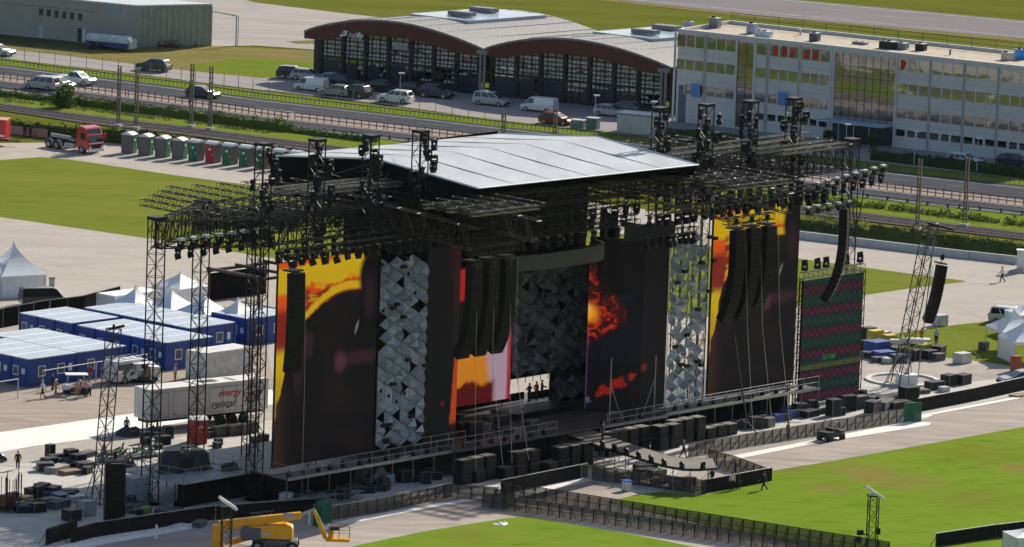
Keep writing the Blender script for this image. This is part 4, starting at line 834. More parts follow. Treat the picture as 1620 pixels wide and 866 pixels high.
MB().path([rp(w_, DF+.05, rz(w_, ZE)) for w_ in (R0, R1)], .06, 6).path([rp(R0-.05, d_, z_) for d_, z_ in ((DF, ZE), (DR, ZRI), (DB, ZE))], .08, 6).path([rp(R1+.05, d_, rz(R1, z_)) for d_, z_ in ((DF, ZE), (DR, ZRI), (DB, ZE))], .09, 6).build('edge_trim', WHITE, roof)
for w_, nm in ((R0, 0), (R1, 1)): MB().prism([rp(w_, DF-.2, rz(w_, ZE-.12)), rp(w_, DR, rz(w_, ZRI-.12)), rp(w_, DB+.1, rz(w_, ZE-.12)), rp(w_, DB+.1, ZE-3.4), rp(w_, -6, ZE-3.1), rp(w_, DF-.6, ZE-1.7)], Wv*(.08 if nm == 0 else -.08)).build('end_skirt', CLOTH, roof)
MB().prism([rp(R0, DB, ZE-3.4), rp(R1, DB, ZE-3.4), rp(R1, DB+.08, ZE-3.4), rp(R0, DB+.08, ZE-3.4)], (0, 0, 3.2)).build('rear_skirt', CLOTH, roof)
MB().prism([rp(R0+.2, DF-.5, ZE-.62), rp(R1-.2, DF-.5, ZE-.95), rp(R1-.2, DB+.4, ZE-.95), rp(R0+.2, DB+.4, ZE-.62)], (0, 0, .06)).build('ceiling_cloth', CLOTH, roof)
for k in range(6): d_ = 2.8-k*3.6; truss('roof_beam', S(R0+.3, d_, 24.4), S(R1-.3, d_, 24.0), 'black roof beam truss under the white stage roof', 'roof beams under the stage roof', .8, 1.2, 1.2, .06, .035)
for k in range(7): w_ = 22+k*4.3; truss('roof_beam', S(w_, -19, 23.2), S(w_, 2.2, 23.2), 'black cross truss hung below the stage roof beams', 'cross trusses below the roof', .6, .8, 1.0, .05, .03)
for k in range(5): truss('opening_truss', S(24.8, .6-1.7*k, (22.6, 21.4, 22.2, 20.2, 21)[k]), S(46.8, .6-1.7*k, (22.5, 21.2, 22.1, 20.0, 20.8)[k]), 'black box truss packed with lamps under the main roof', 'box trusses under the main roof', .7, .9, 1.0, .05, .03)
for k in range(3): truss('light_truss', S(24.5, -.4-3*k, 20.4-.5*k), S(46.5, -.4-3*k, 20.2-.5*k), 'black lighting truss hung in the stage opening', 'lighting trusses in the stage opening', .5, .5, .8, .04, .025)
# drapes that close the house
def drape(name, p0, p1, z0, z1, label):
    o = S(*p0); u = S(*p1)-o; L = u.length; u.normalize(); nn = Vector((u.y, -u.x, 0)); n = max(4, int(L/.3)); r = [u*(L*k/n)+nn*(.09*(k % 2)) for k in range(n+1)]
    tag(MB().rings([[p+Vector((0, 0, z0)) for p in r], [p+Vector((0, 0, z1)) for p in r]], close=False).build(name, CLOTH, loc=o), label, 'drape')
drape('drape', (20, -12), (41.5, -12), 0, 24, 'black back drape behind the glowing upstage screen'); drape('drape', (41.5, -12), (53, -12), 6.2, 24, 'short black back drape above the bright rear gap'); drape('drape', (41.5, -12), (45, -12), 0, 3.2, 'low black drape behind the back riser below the bright rear gap'); drape('drape', (45, -11.5), (52, -11.5), 0, 3.2, 'low black drape at the right behind the back riser'); drape('drape', (24.8, -5.2), (24.8, -12), 2.5, 22, 'black side drape left of the stage opening'); drape('drape', (47.8, -4), (51, -8.8), 2.5, 20, 'black side drape right of the stage opening'); drape('drape', (25, -8.6), (47, -8.6), 16.2, 24.0, 'black border drape behind the header band')
drape('drape', (20, -2), (20, -12), 2.5, 22, 'black side drape behind the left inner screen'); drape('drape', (51.6, -1.6), (51.6, -6), 2.6, 19, 'black side drape behind the flame screen')
# ---- masts and towers
def tower(name, w_, d_, z1, label, sz=1.0, m_=None, z0=0):
    p = S(w_, d_, z0); t = thing(name, label, 'tower', p, WROT)
    o = bpy.data.objects.new('lattice', truss_mesh(z1-z0, sz, sz, 1.0, .06, .03, m_ or TRUSS)); COL.objects.link(o); o.parent = t; o.rotation_euler = (0, -math.pi/2, 0)
    MB().box((0, 0, .06), (sz*1.6, sz*1.6, .12)).build('base_plate', GREY, t); MB().box((0, 0, z1-z0+.1), (sz*1.15, sz*1.15, .25)).build('top_block', BLK, t); return t
def wire(name, pts, label, r=.022, m_=ALU, cat='cable', group=None): o = Vector(pts[0]); tag(MB().path([Vector(p)-o for p in pts], r, 4).build(name, m_, loc=o), label, cat, group)
# hanging lights
ml = thing('moving_light', 'black moving light clamped to the top of the leftmost mast', 'stage light', S(0, 0, 20), WROT, 'moving lights on the leftmost mast')
MB().box((0, 0, -.1), (.42, .32, .2)).build('base', BLK, ml); MB().box((.08, 0, .03), (.16, .12, .06)).build('glint_clamp', mat('painted sun glint', (.62, .62, .6), .35, .3), ml); MB().box((-.24, 0, -.38), (.06, .16, .4)).box((.24, 0, -.38), (.06, .16, .4)).box((0, 0, -.2), (.5, .14, .06)).build('yoke', BLK, ml); MB().tube((0, .08, -.38), (0, -.06, -.75), .2, 9, .235).build('head', CASE, ml)  # pale clamp added as a painted sun glint on the dark casing
mw = thing('wash_light', 'pale topped wash light hanging from the bar beside the left outer tower', 'stage light', S(0, 0, 20), WROT, 'wash lights on the left bar')
MB().box((0, 0, 0), (.62, .5, .26)).build('base', mat('sun gleam case', (.75, .75, .74), .35, .1), mw); MB().box((-.3, 0, -.3), (.07, .2, .5)).box((.3, 0, -.3), (.07, .2, .5)).box((0, 0, -.12), (.6, .16, .06)).build('yoke', BLK, mw); MB().tube((0, .0, -.35), (0, -.1, -.85), .25, 9, .28).build('head', CASE, mw)  # sun gleam on the casings put into a near white base
used = {'ml': 0, 'mw': 0}
def light(p, rz=None, first=ml, key='ml', label=None, group=None, sc=None):
    rz = WROT+random.uniform(-.7, .7) if rz is None else rz
    if used[key] == 0:
        used[key] = 1; first.location = p; first.rotation_euler = (0, 0, rz)
        if label: first['label'] = label
        if group: first['group'] = group
        return first
    return dup(first, p, rz, label, group, sc)
mz = [(-.5, 30.7), (6.2, 30.5), (13, 30.3), (19.4, 30.2), (51.7, 29.7), (58.3, 29.5), (64.7, 29.3), (71, 29.1)]
on = ['leftmost', 'second', 'third', 'fourth', 'fifth', 'sixth', 'seventh', 'rightmost']
random.seed(41)
for i, (w_, z1) in enumerate(mz):
    tower('lattice_mast', w_, -2.7, z1, '%s of the eight tall black lattice masts along the stage front' % on[i])
    L_ = ('black moving light clamped to the top of the %s mast' % on[i], 'moving lights on the %s mast' % on[i])
    for k in range(12): light(S(w_+random.choice((.8, .65, -.6)), -2.7+random.uniform(-.6, 1.1), z1-.1-k*.45-random.uniform(0, .2)), None, label=L_[0], group=L_[1], sc=1.25)
tower('lattice_tower', -8.9, -6.9, 24.6, 'outer front tower of the left wing, leftmost of the stage towers', 1.05); tower('lattice_tower', 3, -13, 24.2, 'rear tower of the left wing roof'); tower('lattice_tower', 4.5, -8, 24.2, 'slim tower just behind the leftmost tall mast'); tower('lattice_tower', 80.8, -3.4, 24.4, 'outer tower of the right wing behind the zigzag screen', 1.05); tower('lattice_tower', 68, -13, 24.2, 'rear tower of the right wing roof')
for a, b, l in ((22, -3.4, 'black roof tower behind the left inner screen'), (48.6, -3.6, 'black roof tower behind the flame screen'), (21, -19.6, 'rear left roof tower of the stage'), (49, -19.6, 'rear right roof tower of the stage')): tower('roof_tower', a, b, 24.5, l, 1.1)
# wings
def header(a, b, za, zb, label, h=2.3, **k): return truss('header_truss', S(*a, za), S(*b, zb), label, None, .9, h, 1.15, .07, .04, **k)
header((-8.9, -6.9), (-.5, -2.7), 23.3, 23.2, 'deep black header truss from the left outer tower to the leftmost mast'); header((-8.9, -6.9), (3, -13), 23.3, 23.0, 'deep black header truss on the outer rear side of the left wing'); header((-.5, -2.9), (19.6, -2.9), 23.2, 23.0, 'deep black header truss along the front of the left wing'); header((3, -13), (20, -13), 23.0, 22.8, 'deep black header truss along the rear of the left wing'); header((-.5, -2.7), (3, -13), 23.2, 23.0, 'deep black cross header truss inside the left wing')
header((51.6, -2.9), (71, -2.9), 22.9, 22.7, 'deep black header truss along the front of the right wing'); header((71, -2.9), (80.8, -3.2), 22.9, 23.0, 'deep black header truss out to the right outer tower'); header((51.6, -13), (68, -13), 22.8, 22.7, 'deep black header truss along the rear of the right wing'); header((68, -13), (80.8, -3.4), 22.8, 22.9, 'deep black header truss on the outer rear side of the right wing'); header((71, -2.9), (68, -13), 22.7, 22.7, 'deep black cross header truss inside the right wing')
def jl(g): return ('thin black joist truss lying across the top of the %s wing' % g, 'joists on the %s wing' % g)
for k in range(10):
    w_ = -4.4+k*2.45; back = -12.4-.55*(w_+5.6) if w_ < 3 else -17.0+.25*(w_-3); fr = -2.3+.5*min(0, w_+.5)-(0 if w_ > -.5 else -.2)
    truss('joist_truss', S(w_, back, 24.9), S(w_, fr, 24.7), *jl('left'), .5, .55, .8, .04, .022)
for k in range(9):
    w_ = 52+k*3.3; back = -15 if w_ < 68 else -15+.9*(w_-68); truss('joist_truss', S(w_, back, 24.3), S(w_, -1.6, 24.2), *jl('right'), .5, .55, .8, .04, .022)
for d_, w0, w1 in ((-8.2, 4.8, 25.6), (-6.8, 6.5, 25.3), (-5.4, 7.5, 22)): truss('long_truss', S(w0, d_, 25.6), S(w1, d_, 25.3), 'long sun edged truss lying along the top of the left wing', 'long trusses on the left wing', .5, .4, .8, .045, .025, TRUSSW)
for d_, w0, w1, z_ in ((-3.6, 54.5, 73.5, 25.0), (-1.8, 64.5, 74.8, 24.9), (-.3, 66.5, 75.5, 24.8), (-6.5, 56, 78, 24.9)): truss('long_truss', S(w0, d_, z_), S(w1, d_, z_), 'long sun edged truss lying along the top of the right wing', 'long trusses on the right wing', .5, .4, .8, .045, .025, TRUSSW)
for c, nm in ((18, 'left'), (52.6, 'right')):
    for w_, sd_ in ((c-4.2, 'outer' if c < 30 else 'inner'), (c+3.9, 'inner' if c < 30 else 'outer')): truss('cantilever_truss', S(w_, -9, 24.2 if c < 30 else 23.6), S(w_, 9, 22.7 if c < 30 else 22.1), '%s cantilever truss carrying the %s loudspeaker cluster' % (sd_, nm), None, .7, 1.9, 1.1, .06, .035)
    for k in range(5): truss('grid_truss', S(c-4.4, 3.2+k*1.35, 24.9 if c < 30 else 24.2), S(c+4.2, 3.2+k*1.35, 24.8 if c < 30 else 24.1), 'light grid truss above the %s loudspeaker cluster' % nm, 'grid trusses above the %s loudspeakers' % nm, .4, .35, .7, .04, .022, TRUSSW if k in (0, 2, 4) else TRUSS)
    for k in range(5): truss('grid_truss', S(c-4.2+k*2.05, 2.6, 25.2 if c < 30 else 24.5), S(c-4.2+k*2.05, 9.4, 25.1 if c < 30 else 24.4), 'upper cross truss above the %s loudspeaker cluster' % nm, 'upper cross trusses above the %s loudspeakers' % nm, .35, .35, .7, .04, .022)
    truss('hoist_truss', S(c-3.4, 7.5, 21.4 if c < 30 else 20.9), S(c+3.2, 7.5, 21.4 if c < 30 else 20.9), 'black hoist truss right above the %s loudspeaker cluster' % nm, None, .6, .6, .7, .05, .03)
for k in range(6): truss('box_truss', S(-1+.4*k, -11.5+1.5*k, 23.3), S(19.8, -11.5+1.5*k, 23.0), 'black box truss inside the left wing below the joists', 'box trusses inside the left wing', .7, 1.0, 1.0, .055, .033); truss('box_truss', S(51.8, -12+1.9*k, 22.7), S(70+.9*k, -12+1.9*k, 22.6), 'black box truss inside the right wing below the joists', 'box trusses inside the right wing', .7, 1.0, 1.0, .055, .033)
random.seed(77)
for k in range(14): light(S(random.uniform(2, 19), random.uniform(-11, -4), 22.4), None, label='black moving light deep inside the left wing', group='moving lights inside the left wing', sc=1.3); light(S(random.uniform(53, 72), random.uniform(-11, -4), 22.0), None, label='black moving light deep inside the right wing', group='moving lights inside the right wing', sc=1.3)
for nm, w0, w1, zt in (('left', 0, 19, 23), ('right', 52, 76, 22.6)):
    for k in range(12):
        a = random.uniform(w0, w1); d_ = random.uniform(-10, -1); s_ = random.uniform(1.5, 3.5); P = [S(a+s_*q/6, d_, zt-1.6*math.sin(math.pi*q/6)*random.uniform(.8, 1.1)) for q in range(7)]; wire('cable_loom', P, 'black cable loom drooping inside the %s wing' % nm, .05, BLK, 'cable', 'cable looms in the %s wing' % nm)
truss('light_bar', S(-8.2, -5.2, 22.6), S(3.6, -5.2, 22.4), 'low lighting bar with eight wash lights beside the left outer tower', None, .5, .5, .8, .04, .025)
for k in range(8): light(S(-7.7+k*1.55, -5.2, 22.95), WROT, mw, 'mw', 'pale topped wash light on the bar beside the left outer tower', 'wash lights on the left bar')
for k in range(8): light(S(-8.0+k*1.55, -5.2, 22.25), WROT+.3, label='black moving light hanging under the bar beside the left outer tower', group='moving lights under the left bar', sc=1.25)
truss('light_bar', S(69, 1.8, 21.6), S(81.5, .4, 22.2), 'lighting bar with bright lamps at the right end of the stage', None, .5, .5, .8, .04, .025); truss('light_bar', S(66, 3.2, 19.8), S(74, 2.4, 20.0), 'short lower lighting bar near the right end of the stage', None, .5, .5, .8, .04, .025)
for k in range(8): light(S(69.5+k*1.6, 1.75-.17*k, 21.95+.08*k), WROT, mw, 'mw', 'pale topped wash light on the bar at the right end of the stage', 'wash lights on the right bar', .8); light(S(69.2+k*1.6, 1.75-.17*k, 21.2+.08*k), None, label='black moving light under the bar at the right end of the stage', group='moving lights under the right bar', sc=1.15)
for k in range(5): light(S(66.5+k*1.6, 3.1-.1*k, 20.1), WROT, mw, 'mw', 'pale topped wash light on the short lower bar near the right end', 'wash lights on the short lower bar', .8)
for row, (d_, z_, w0, w1, n_) in enumerate(((-.4, 21.9, -.6, 12.6, 13), (.8, 21.6, -.2, 18.5, 15), (-1.6, 22.2, 4, 18.8, 10))):
    lab = ['front', 'middle', 'rear'][row]; truss('light_truss', S(w0-.3, d_, z_+.35), S(w1+.3, d_, z_+.25), '%s lighting truss above the tall left screen' % lab, None, .5, .5, .8, .04, .025)
    for k in range(n_): light(S(w0+(w1-w0)*k/(n_-1), d_+random.uniform(-.2, .2), z_), None, label='black moving light on the %s truss above the tall left screen' % lab, group='moving lights on the %s left truss' % lab, sc=random.choice((1.2, 1.4)))
for row, (d_, z_, w0, w1, n_) in enumerate(((-.4, 20.9, 57.5, 71.5, 15), (.9, 20.8, 46.5, 71.8, 21), (-1.6, 21.6, 52, 71, 14), (1.2, 18.9, 46.2, 52.5, 8))):
    lab = ['front', 'long middle', 'rear', 'low'][row]; truss('light_truss', S(w0-.3, d_, z_+.35), S(w1+.3, d_, z_+.25), '%s lighting truss above the right screens' % lab, None, .5, .5, .8, .04, .025)
    for k in range(n_): light(S(w0+(w1-w0)*k/(n_-1), d_+random.uniform(-.2, .2), z_), None, label='black moving light on the %s truss above the right screens' % lab, group='moving lights on the %s right truss' % lab, sc=random.choice((1.2, 1.4)))
for k in range(14): light(S(25.5+k*1.5, .6, 22.1), None, label='black moving light on the front box truss under the main roof', group='moving lights on the front box truss', sc=1.2); light(S(25.8+k*1.5, -1.1, 20.8), None, label='black moving light on the second box truss under the main roof', group='moving lights on the second box truss', sc=1.2)
for k in range(12): light(S(26+k*1.6, -.4, 19.9), None, label='black moving light hung in the dark of the stage opening', group='moving lights in the stage opening', sc=1.2)
for k in range(8): light(S(25+k*3.0, -6.4, 18.8), None, label='black moving light on the rear truss in the stage opening', group='moving lights on the rear opening truss', sc=1.2)
truss('top_truss', S(72.6, -2.2, 12.5), S(81.8, -2.2, 12.5), 'silver truss on top of the zigzag screen', None, .5, .6, .7, .045, .028, mat('silver truss', (.32, .31, .26), .4, .5, .2, 3))
for k in range(5): r_ = light(S(73.0+(0, 1.9, 3.2, 6.2, 8.3)[k], -2.2, 12.95), WROT, label='black moving light standing upside down on top of the zigzag screen', group='moving lights on top of the zigzag screen', sc=1.3); r_.rotation_euler = (math.pi, 0, WROT); r_.location.z += .0
for w_ in (72.5, 81.9): truss('screen_post', S(w_, -2.3, 0), S(w_, -2.3, 12.2), 'upright truss at the %s edge of the zigzag screen' % ('left' if w_ < 75 else 'right'), None, .4, .4, .6, .04, .025)
# ---- loudspeaker columns
SPK = mat('speaker black', (.006, .006, .007), .6, 0, .4, 5, .2)
def line_array(w_, d_, ztop, n, label, bw=1.45, bh=.5, curve=1.8, rz=0.0, pos=None, cabs=None):
    p = pos if pos is not None else S(w_, d_, ztop); t = thing('line_array', label, 'loudspeaker column', p, WROT+rz)
    z = 0.0; y = 0.0; ang = -.02
    MB().box((0, .35, .18), (bw*.95, 1.1, .14)).tube((0, .2, .2), (0, .2, 1.2), .04, 5).box((0, .2, .75), (.3, .3, .5)).build('flying_frame', BLK, t)
    for k in range(n):
        ang = -.03+curve*.29*(k/max(1, n-1))**2.0; M_ = Matrix.Rotation(ang, 3, 'X'); c = Vector((0, y+math.sin(ang)*bh*.5, z-math.cos(ang)*bh*.5))
        MB().box(c, (bw, .75, bh*.96), M=M_, taper=.995).box(c+M_ @ Vector((0, -.385, 0)), (bw*.92, .03, bh*.7), M=M_).build('speaker_box', SPK, t)
        y += math.sin(ang)*bh; z -= math.cos(ang)*bh
    return t
for k, (w_, lab) in enumerate(((15.4, 'left'), (17.6, 'middle'), (19.8, 'right'))): line_array(w_, 7.5, 20.4, 17, '%s of the three black loudspeaker columns in the left cluster' % lab)
for k, (w_, lab, n_) in enumerate(((51.0, 'left', 17), (53.2, 'middle', 17), (55.4, 'shorter right', 15))): line_array(w_, 7.5, 20.0, n_, '%s of the three black loudspeaker columns in the right cluster' % lab)
line_array(-1.9, 2.8, 20.6, 17, 'single black loudspeaker column in front of the left edge of the left screen', curve=.55, bw=1.5); line_array(72.2, 2.8, 19.5, 18, 'single slim loudspeaker column hanging in front of the zigzag screen', bw=.95, curve=2.1, rz=.45)
for i, (w0, w1) in enumerate(((15.4, 17.6), (17.6, 21.2), (19.8, 22.4), (20.6, 24.6))): wire('steel_cable', [S(w0, 7.9, 20.4), S(w0+.3, 7.8, 11), S(w1, 6.5, 2)], 'thin steel cable hanging from the left loudspeaker cluster to the ground', group='cables below the left cluster')
for i, (w0, w1) in enumerate(((51.6, 55.2), (53.7, 58.0), (56.2, 60.5))): wire('steel_cable', [S(w0, 7.9, 20.2), S(w0+1.2, 7.6, 11), S(w1, 6.8, 1.0)], 'thin steel cable hanging from the right loudspeaker cluster to the ground', group='cables below the right cluster')
wire('steel_cable', [S(-1.3, 3.3, 20.6), S(-1.0, 3.3, 11), S(-.6, 3.0, .3)], 'thin steel cable beside the single left loudspeaker column'); wire('power_cable', [S(57.6, 1.6, 18.5), S(57.6, 2.2, 9), S(58.2, 3.6, 1.2), S(58.8, 4.4, .1)], 'thick black cable falling in front of the see through panel wall', .08, BLK)
lp_ = [S(73.4+1.9*k/8, 2.6, 21.0-3.2*math.sin(math.pi*k/8)) for k in range(9)]; wire('cable_loop', lp_, 'black cable loop hanging beside the right loudspeaker column', .05, BLK)
for i, w_ in enumerate((26, 28.6, 31.2)): wire('guy_wire', [S(w_-4, -8, 26.6), S(w_-11, -4, 24.8)], 'thin guy wire between left wing and stage roof', .02, GREY, 'cable', 'guy wires on the left of the roof')
for a, b in (((-.5, -2.7, 27.5), (-8.6, -7, 24.6)), ((6.2, -2.7, 28), (20, -12, 25)), ((13, -2.7, 28), (20.2, -14, 25)), ((19.4, -2.7, 28), (23, -10, 27))): wire('guy_wire', [S(*a), S(*b)], 'thin guy wire from a left mast to the wing', .018, GREY, 'cable', 'guy wires from the left masts')
# ---- subwoofers in front of the stage
sb = thing('subwoofer', 'black subwoofer in the double row left of the catwalk', 'loudspeaker', S(19, 3, 0), WROT, 'subwoofers left of the catwalk')
MB().box((0, 0, .56), (1.3, 1.1, 1.1)).build('cabinet', SPK, sb, bevel=.05); MB().box((0, -.57, .56), (1.15, .04, .95)).build('grille', BLK, sb); MB().box((0, 0, 1.13), (1.26, 1.06, .03)).build('lid', mat('paler top', (.13, .12, .11), .8, 0, .4, 2), sb)  # lid paler than the cabinet
first = True
for k in range(10):
    for z_ in (0, 1.16):
        if z_ and k in (3, 6): continue
        p = S(19.2+k*1.62, 2.9+random.uniform(-.2, .2)+(.8 if k < 3 else 2.2 if k > 5 else 1.4), z_)
        if first: sb.location = p; first = False
        else: dup(sb, p, WROT+random.uniform(-.05, .05))
for k in range(12):
    for z_ in (0, 1.16):
        if z_ and k > 8: continue
        dup(sb, S(39.4+k*1.55, 3.0+random.uniform(-.15, .15)+(.9 if k in (4, 5) else 0), z_), WROT+random.uniform(-.05, .05), 'black subwoofer in the stacked row right of the catwalk', 'subwoofers right of the catwalk')
# ---- catwalk
cwL = [(35.8, .9), (33.8, 7.1), (32.0, 13.5), (31.3, 16.4), (31.5, 18.3), (32.5, 19.3), (34.2, 19.8)]; cwR = [(39.4, 1.2), (37.1, 7.0), (35.8, 11.5), (35.2, 13.9), (35.5, 15.6), (36.3, 16.4), (37.3, 16.8)]
ct_ = thing('catwalk', 'grey curved catwalk running out from the stage into the arena', 'catwalk', S(35.8, .9, 0)); co_ = S(35.8, .9, 0)
m = MB()
for (a, b), (c, d_) in zip(zip(cwL, cwR), zip(cwL[1:], cwR[1:])): m.prism([S(*a, 2.0)-co_, S(*b, 2.0)-co_, S(*d_, 2.0)-co_, S(*c, 2.0)-co_], (0, 0, .2))
m.build('deck', mat('grey catwalk ply', (.135, .13, .12), .75, 0, .25, .7), ct_)
MB().path([S(*a, 2.1)-co_+Vector((0, 0, 0)) for a in cwL], .13, 5).path([S(*a, 2.1)-co_ for a in cwR], .13, 5).build('edge_trim', BLK, ct_)
for ed in (cwL, cwR):
    P = [S(*a)-co_ for a in ed]
    for p, hd in along(P, 1.7): MB().tube(p, p+Vector((0, 0, 2.0)), .04, 5).build('leg', GREY, ct_)
m = MB(); P = [S(*a)-co_ for a in cwL]
for (p, h1), (q, h2) in zip(along(P, 1.7), along(P, 1.7)[1:]): m.tube(p+Vector((0, 0, .2)), q+Vector((0, 0, 1.8)), .025, 4).tube(p+Vector((0, 0, 1.0)), q+Vector((0, 0, 1.0)), .025, 4)
m.build('brace', GREY, ct_)
P = [S(*a, 2.2) for a in cwL[1:]]; k = 0
for p, hd in along(P, 1.9): dup(fl, p, hd, 'black floor light on the edge of the curved catwalk', 'floor lights on the catwalk', 1.1)
# ---- instruments, risers and lamps on the stage
rs = thing('drum_riser', 'low black riser at the back of the stage floor', 'riser', S(38, -6.5, 2.5), WROT); MB().box((2.2, 0, .3), (8.5, 3.0, .6)).build('platform', CASE, rs); MB().box((2.2, -1.53, .3), (8.4, .04, .5)).build('front_cloth', CLOTH, rs)
random.seed(51)
for i, (w_, d_, h_, m_, lab) in enumerate(((27.5, -3.5, 1.1, CASE, 'black amplifier rack at the left side of the stage floor'), (29.2, -3.0, .9, CASEG, 'grey flight case at the left side of the stage floor'), (31.0, -2.0, .5, CASE, 'low black monitor wedge near the centre of the stage'), (35.2, -2.6, .55, TARPD, 'long dark rolled bundle on the stage floor'), (26.4, -1.6, 1.6, CASE, 'tall black amplifier stack beside the left inner screen'), (33.4, -4.5, 1.0, CASE, 'black keyboard riser box behind the centre of the stage'))):
    t = thing('flight_case', lab, 'stage gear', S(w_, d_, 2.5), WROT+random.uniform(-.3, .3)); MB().box((0, 0, h_/2), (1.5, .8, h_)).build('body', m_, t, bevel=.04); MB().box((0, 0, h_-.05), (1.53, .83, .05)).build('rim', GREY, t)
for i, (w_, d_) in enumerate(((26.5, .2), (28.5, -1.5), (30.5, -3), (31.6, -.5), (34, -5))):
    t = thing('microphone_stand', 'thin microphone stand with small lamp on the stage floor', 'stand', S(w_, d_, 2.5), random.uniform(0, 3), 'stands on the stage floor'); MB().tube((0, 0, 0), (0, 0, 1.7+.5*(i % 2)), .03, 5).build('pole', GREY, t); MB().tube((-.3, 0, .02), (.3, 0, .02), .02, 4).tube((0, -.3, .02), (0, .3, .02), .02, 4).build('foot', BLK, t); MB().box((0, 0, 1.75+.5*(i % 2)), (.35, .12, .12)).build('head', BLK, t)
for w_, h_, lab in ((41.6, 6.0, 'tall thin pole standing right of the catwalk root'), (47.8, 5.6, 'tall thin pole with brace before the flame screen')):
    t = thing('pole', lab, 'pole', S(w_, 1.2, 2.45), WROT); MB().tube((0, 0, 0), (0, 0, h_), .05, 6).build('upright', ALU, t); MB().tube((0, .05, h_*.62), (1.8 if w_ < 45 else -1.6, .05, .2), .03, 5).build('brace', ALU, t)
# side platform on the left
sp = thing('side_platform', 'grey side platform on scaffold legs at the left end of the stage', 'platform', S(-8.4, -11, 0)); so_ = S(-8.4, -11, 0)
MB().prism([S(-8.4, -11, 2.25)-so_, S(0, -11, 2.25)-so_, S(0, -3.4, 2.25)-so_, S(-8.4, -3.4, 2.25)-so_], (0, 0, .2)).build('deck', mat('worn white ply', (.36, .36, .35), .7, 0, .3, .8), sp)
for w_ in (-8.3, -5.5, -2.7, -.1):
    for d_ in (-10.9, -7.2, -3.5): MB().tube(S(w_, d_)-so_, S(w_, d_, 2.25)-so_, .05, 5).build('leg', BLK, sp)
MB().prism([S(-8.3, -4.2)-so_, S(0, -4.2)-so_, S(0, -4.15)-so_, S(-8.3, -4.15)-so_], (0, 0, 2.2)).build('front_cloth', CLOTH, sp)
railing(S(-8.3, -3.5, 2.45), S(0, -3.5, 2.45), 'grey railing on the front edge of the left side platform', 2, 1.1, (.55,), GREY); railing(S(-8.3, -10.9, 2.45), S(-8.3, -3.5, 2.45), 'grey railing on the outer end of the left side platform', 2, 1.1, (.55,), GREY)
for w_, d_, sx, sy, sz, m_, lab, nm in ((-5.6, -7.5, 2.6, 1.6, 1.9, TARPD, 'dark tarpaulin covered stack on the left side platform', 'covered_stack'), (-3.0, -7.0, 2.2, 1.5, 1.7, TARPD, 'second dark tarpaulin covered stack on the side platform, nearer the stage', 'covered_stack'), (-1.2, -4.9, 1.7, .8, .7, mat('dark green case', (.03, .05, .045), .5), 'dark green case by the railing of the left side platform', 'flight_case')):
    t = thing(nm, lab, 'stage gear', S(w_, d_, 2.45), WROT); b = MB(); n_ = 10
    b.rings([[Vector((math.cos(2*math.pi*k/n_)*sx*.55*q*random.uniform(.9, 1.1), math.sin(2*math.pi*k/n_)*sy*.6*q*random.uniform(.9, 1.1), sz*z_)) for k in range(n_)] for q, z_ in ((1.05, 0), (1, .5), (.9, .85), (.55, 1.0))]); b.build('cover', m_, t); MB().box((0, 0, .06), (sx*1.05, sy*1.05, .12)).build('pallet', WOOD, t)
truss('apron_truss', S(-7.5, 1.2, .6), S(7, 3.0, .6), 'long silver truss lying on the ground before the left end of the stage', None, .6, .6, .8, .045, .028, mat('silver ground truss', (.3, .31, .33), .4, .5, .2, 3)); truss('apron_truss', S(-6.5, 2.6, .3), S(5, 4.2, .3), 'second silver truss lying on the ground before the left end of the stage', None, .5, .5, .8, .04, .025, GREY)
# ================================================================ vehicles
def paintm(name, col, metal=.1): 
    m = mat(name, col, .3, metal, .05, .5, .5); m.node_tree.nodes['Principled BSDF'].inputs['Coat Weight'].default_value = .5; m.node_tree.nodes['Principled BSDF'].inputs['Coat Roughness'].default_value = .08; return m
HEAD = mat('lamp glass', (.75, .75, .72), .15, 0, .05, 1, .6); TAIL = mat('tail lamp red', (.35, .01, .01), .25, 0, .05, 1); TRIM = mat('black trim', (.02, .02, .021), .6, 0, .1, 2)
KINDS = {  # lower outline, cabin outline (x,z), half width, wheel x, wheel radius, rear glass from x
 'hatch': ([(-2.02, .24), (-2.1, .55), (-2.02, .88), (-1.2, .93), (1.05, .93), (1.85, .80), (2.06, .60), (2.05, .24)], [(-2.0, .9), (-1.55, 1.40), (-1.1, 1.47), (.05, 1.46), (1.1, .92)], .88, (-1.28, 1.3), .32),
 'suv': ([(-2.15, .28), (-2.22, .7), (-2.15, 1.02), (-1.2, 1.06), (1.0, 1.06), (2.0, .95), (2.22, .72), (2.2, .28)], [(-2.12, 1.03), (-1.8, 1.58), (-1.3, 1.66), (.15, 1.65), (1.1, 1.05)], .93, (-1.35, 1.4), .36),
 'mpv': ([(-2.2, .26), (-2.28, .7), (-2.2, 1.0), (-1.2, 1.03), (1.2, 1.0), (2.0, .85), (2.25, .62), (2.22, .26)], [(-2.18, 1.0), (-2.0, 1.68), (-1.6, 1.76), (.3, 1.74), (1.7, .95)], .92, (-1.35, 1.42), .33),
 'van': ([(-2.45, .3), (-2.5, .8), (-2.48, 1.15), (-1.0, 1.15), (1.5, 1.12), (2.2, .98), (2.45, .72), (2.42, .3)], [(-2.47, 1.1), (-2.42, 1.9), (-2.2, 2.0), (.9, 1.98), (1.25, 1.86), (1.95, 1.05)], .97, (-1.5, 1.55), .35),
 'pickup': ([(-2.45, .42), (-2.5, .8), (-2.48, 1.08), (-.8, 1.08), (1.1, 1.06), (2.2, .98), (2.45, .75), (2.42, .4)], [(-.85, 1.05), (-.75, 1.62), (-.4, 1.72), (.45, 1.70), (1.25, 1.05)], .93, (-1.45, 1.5), .38)}
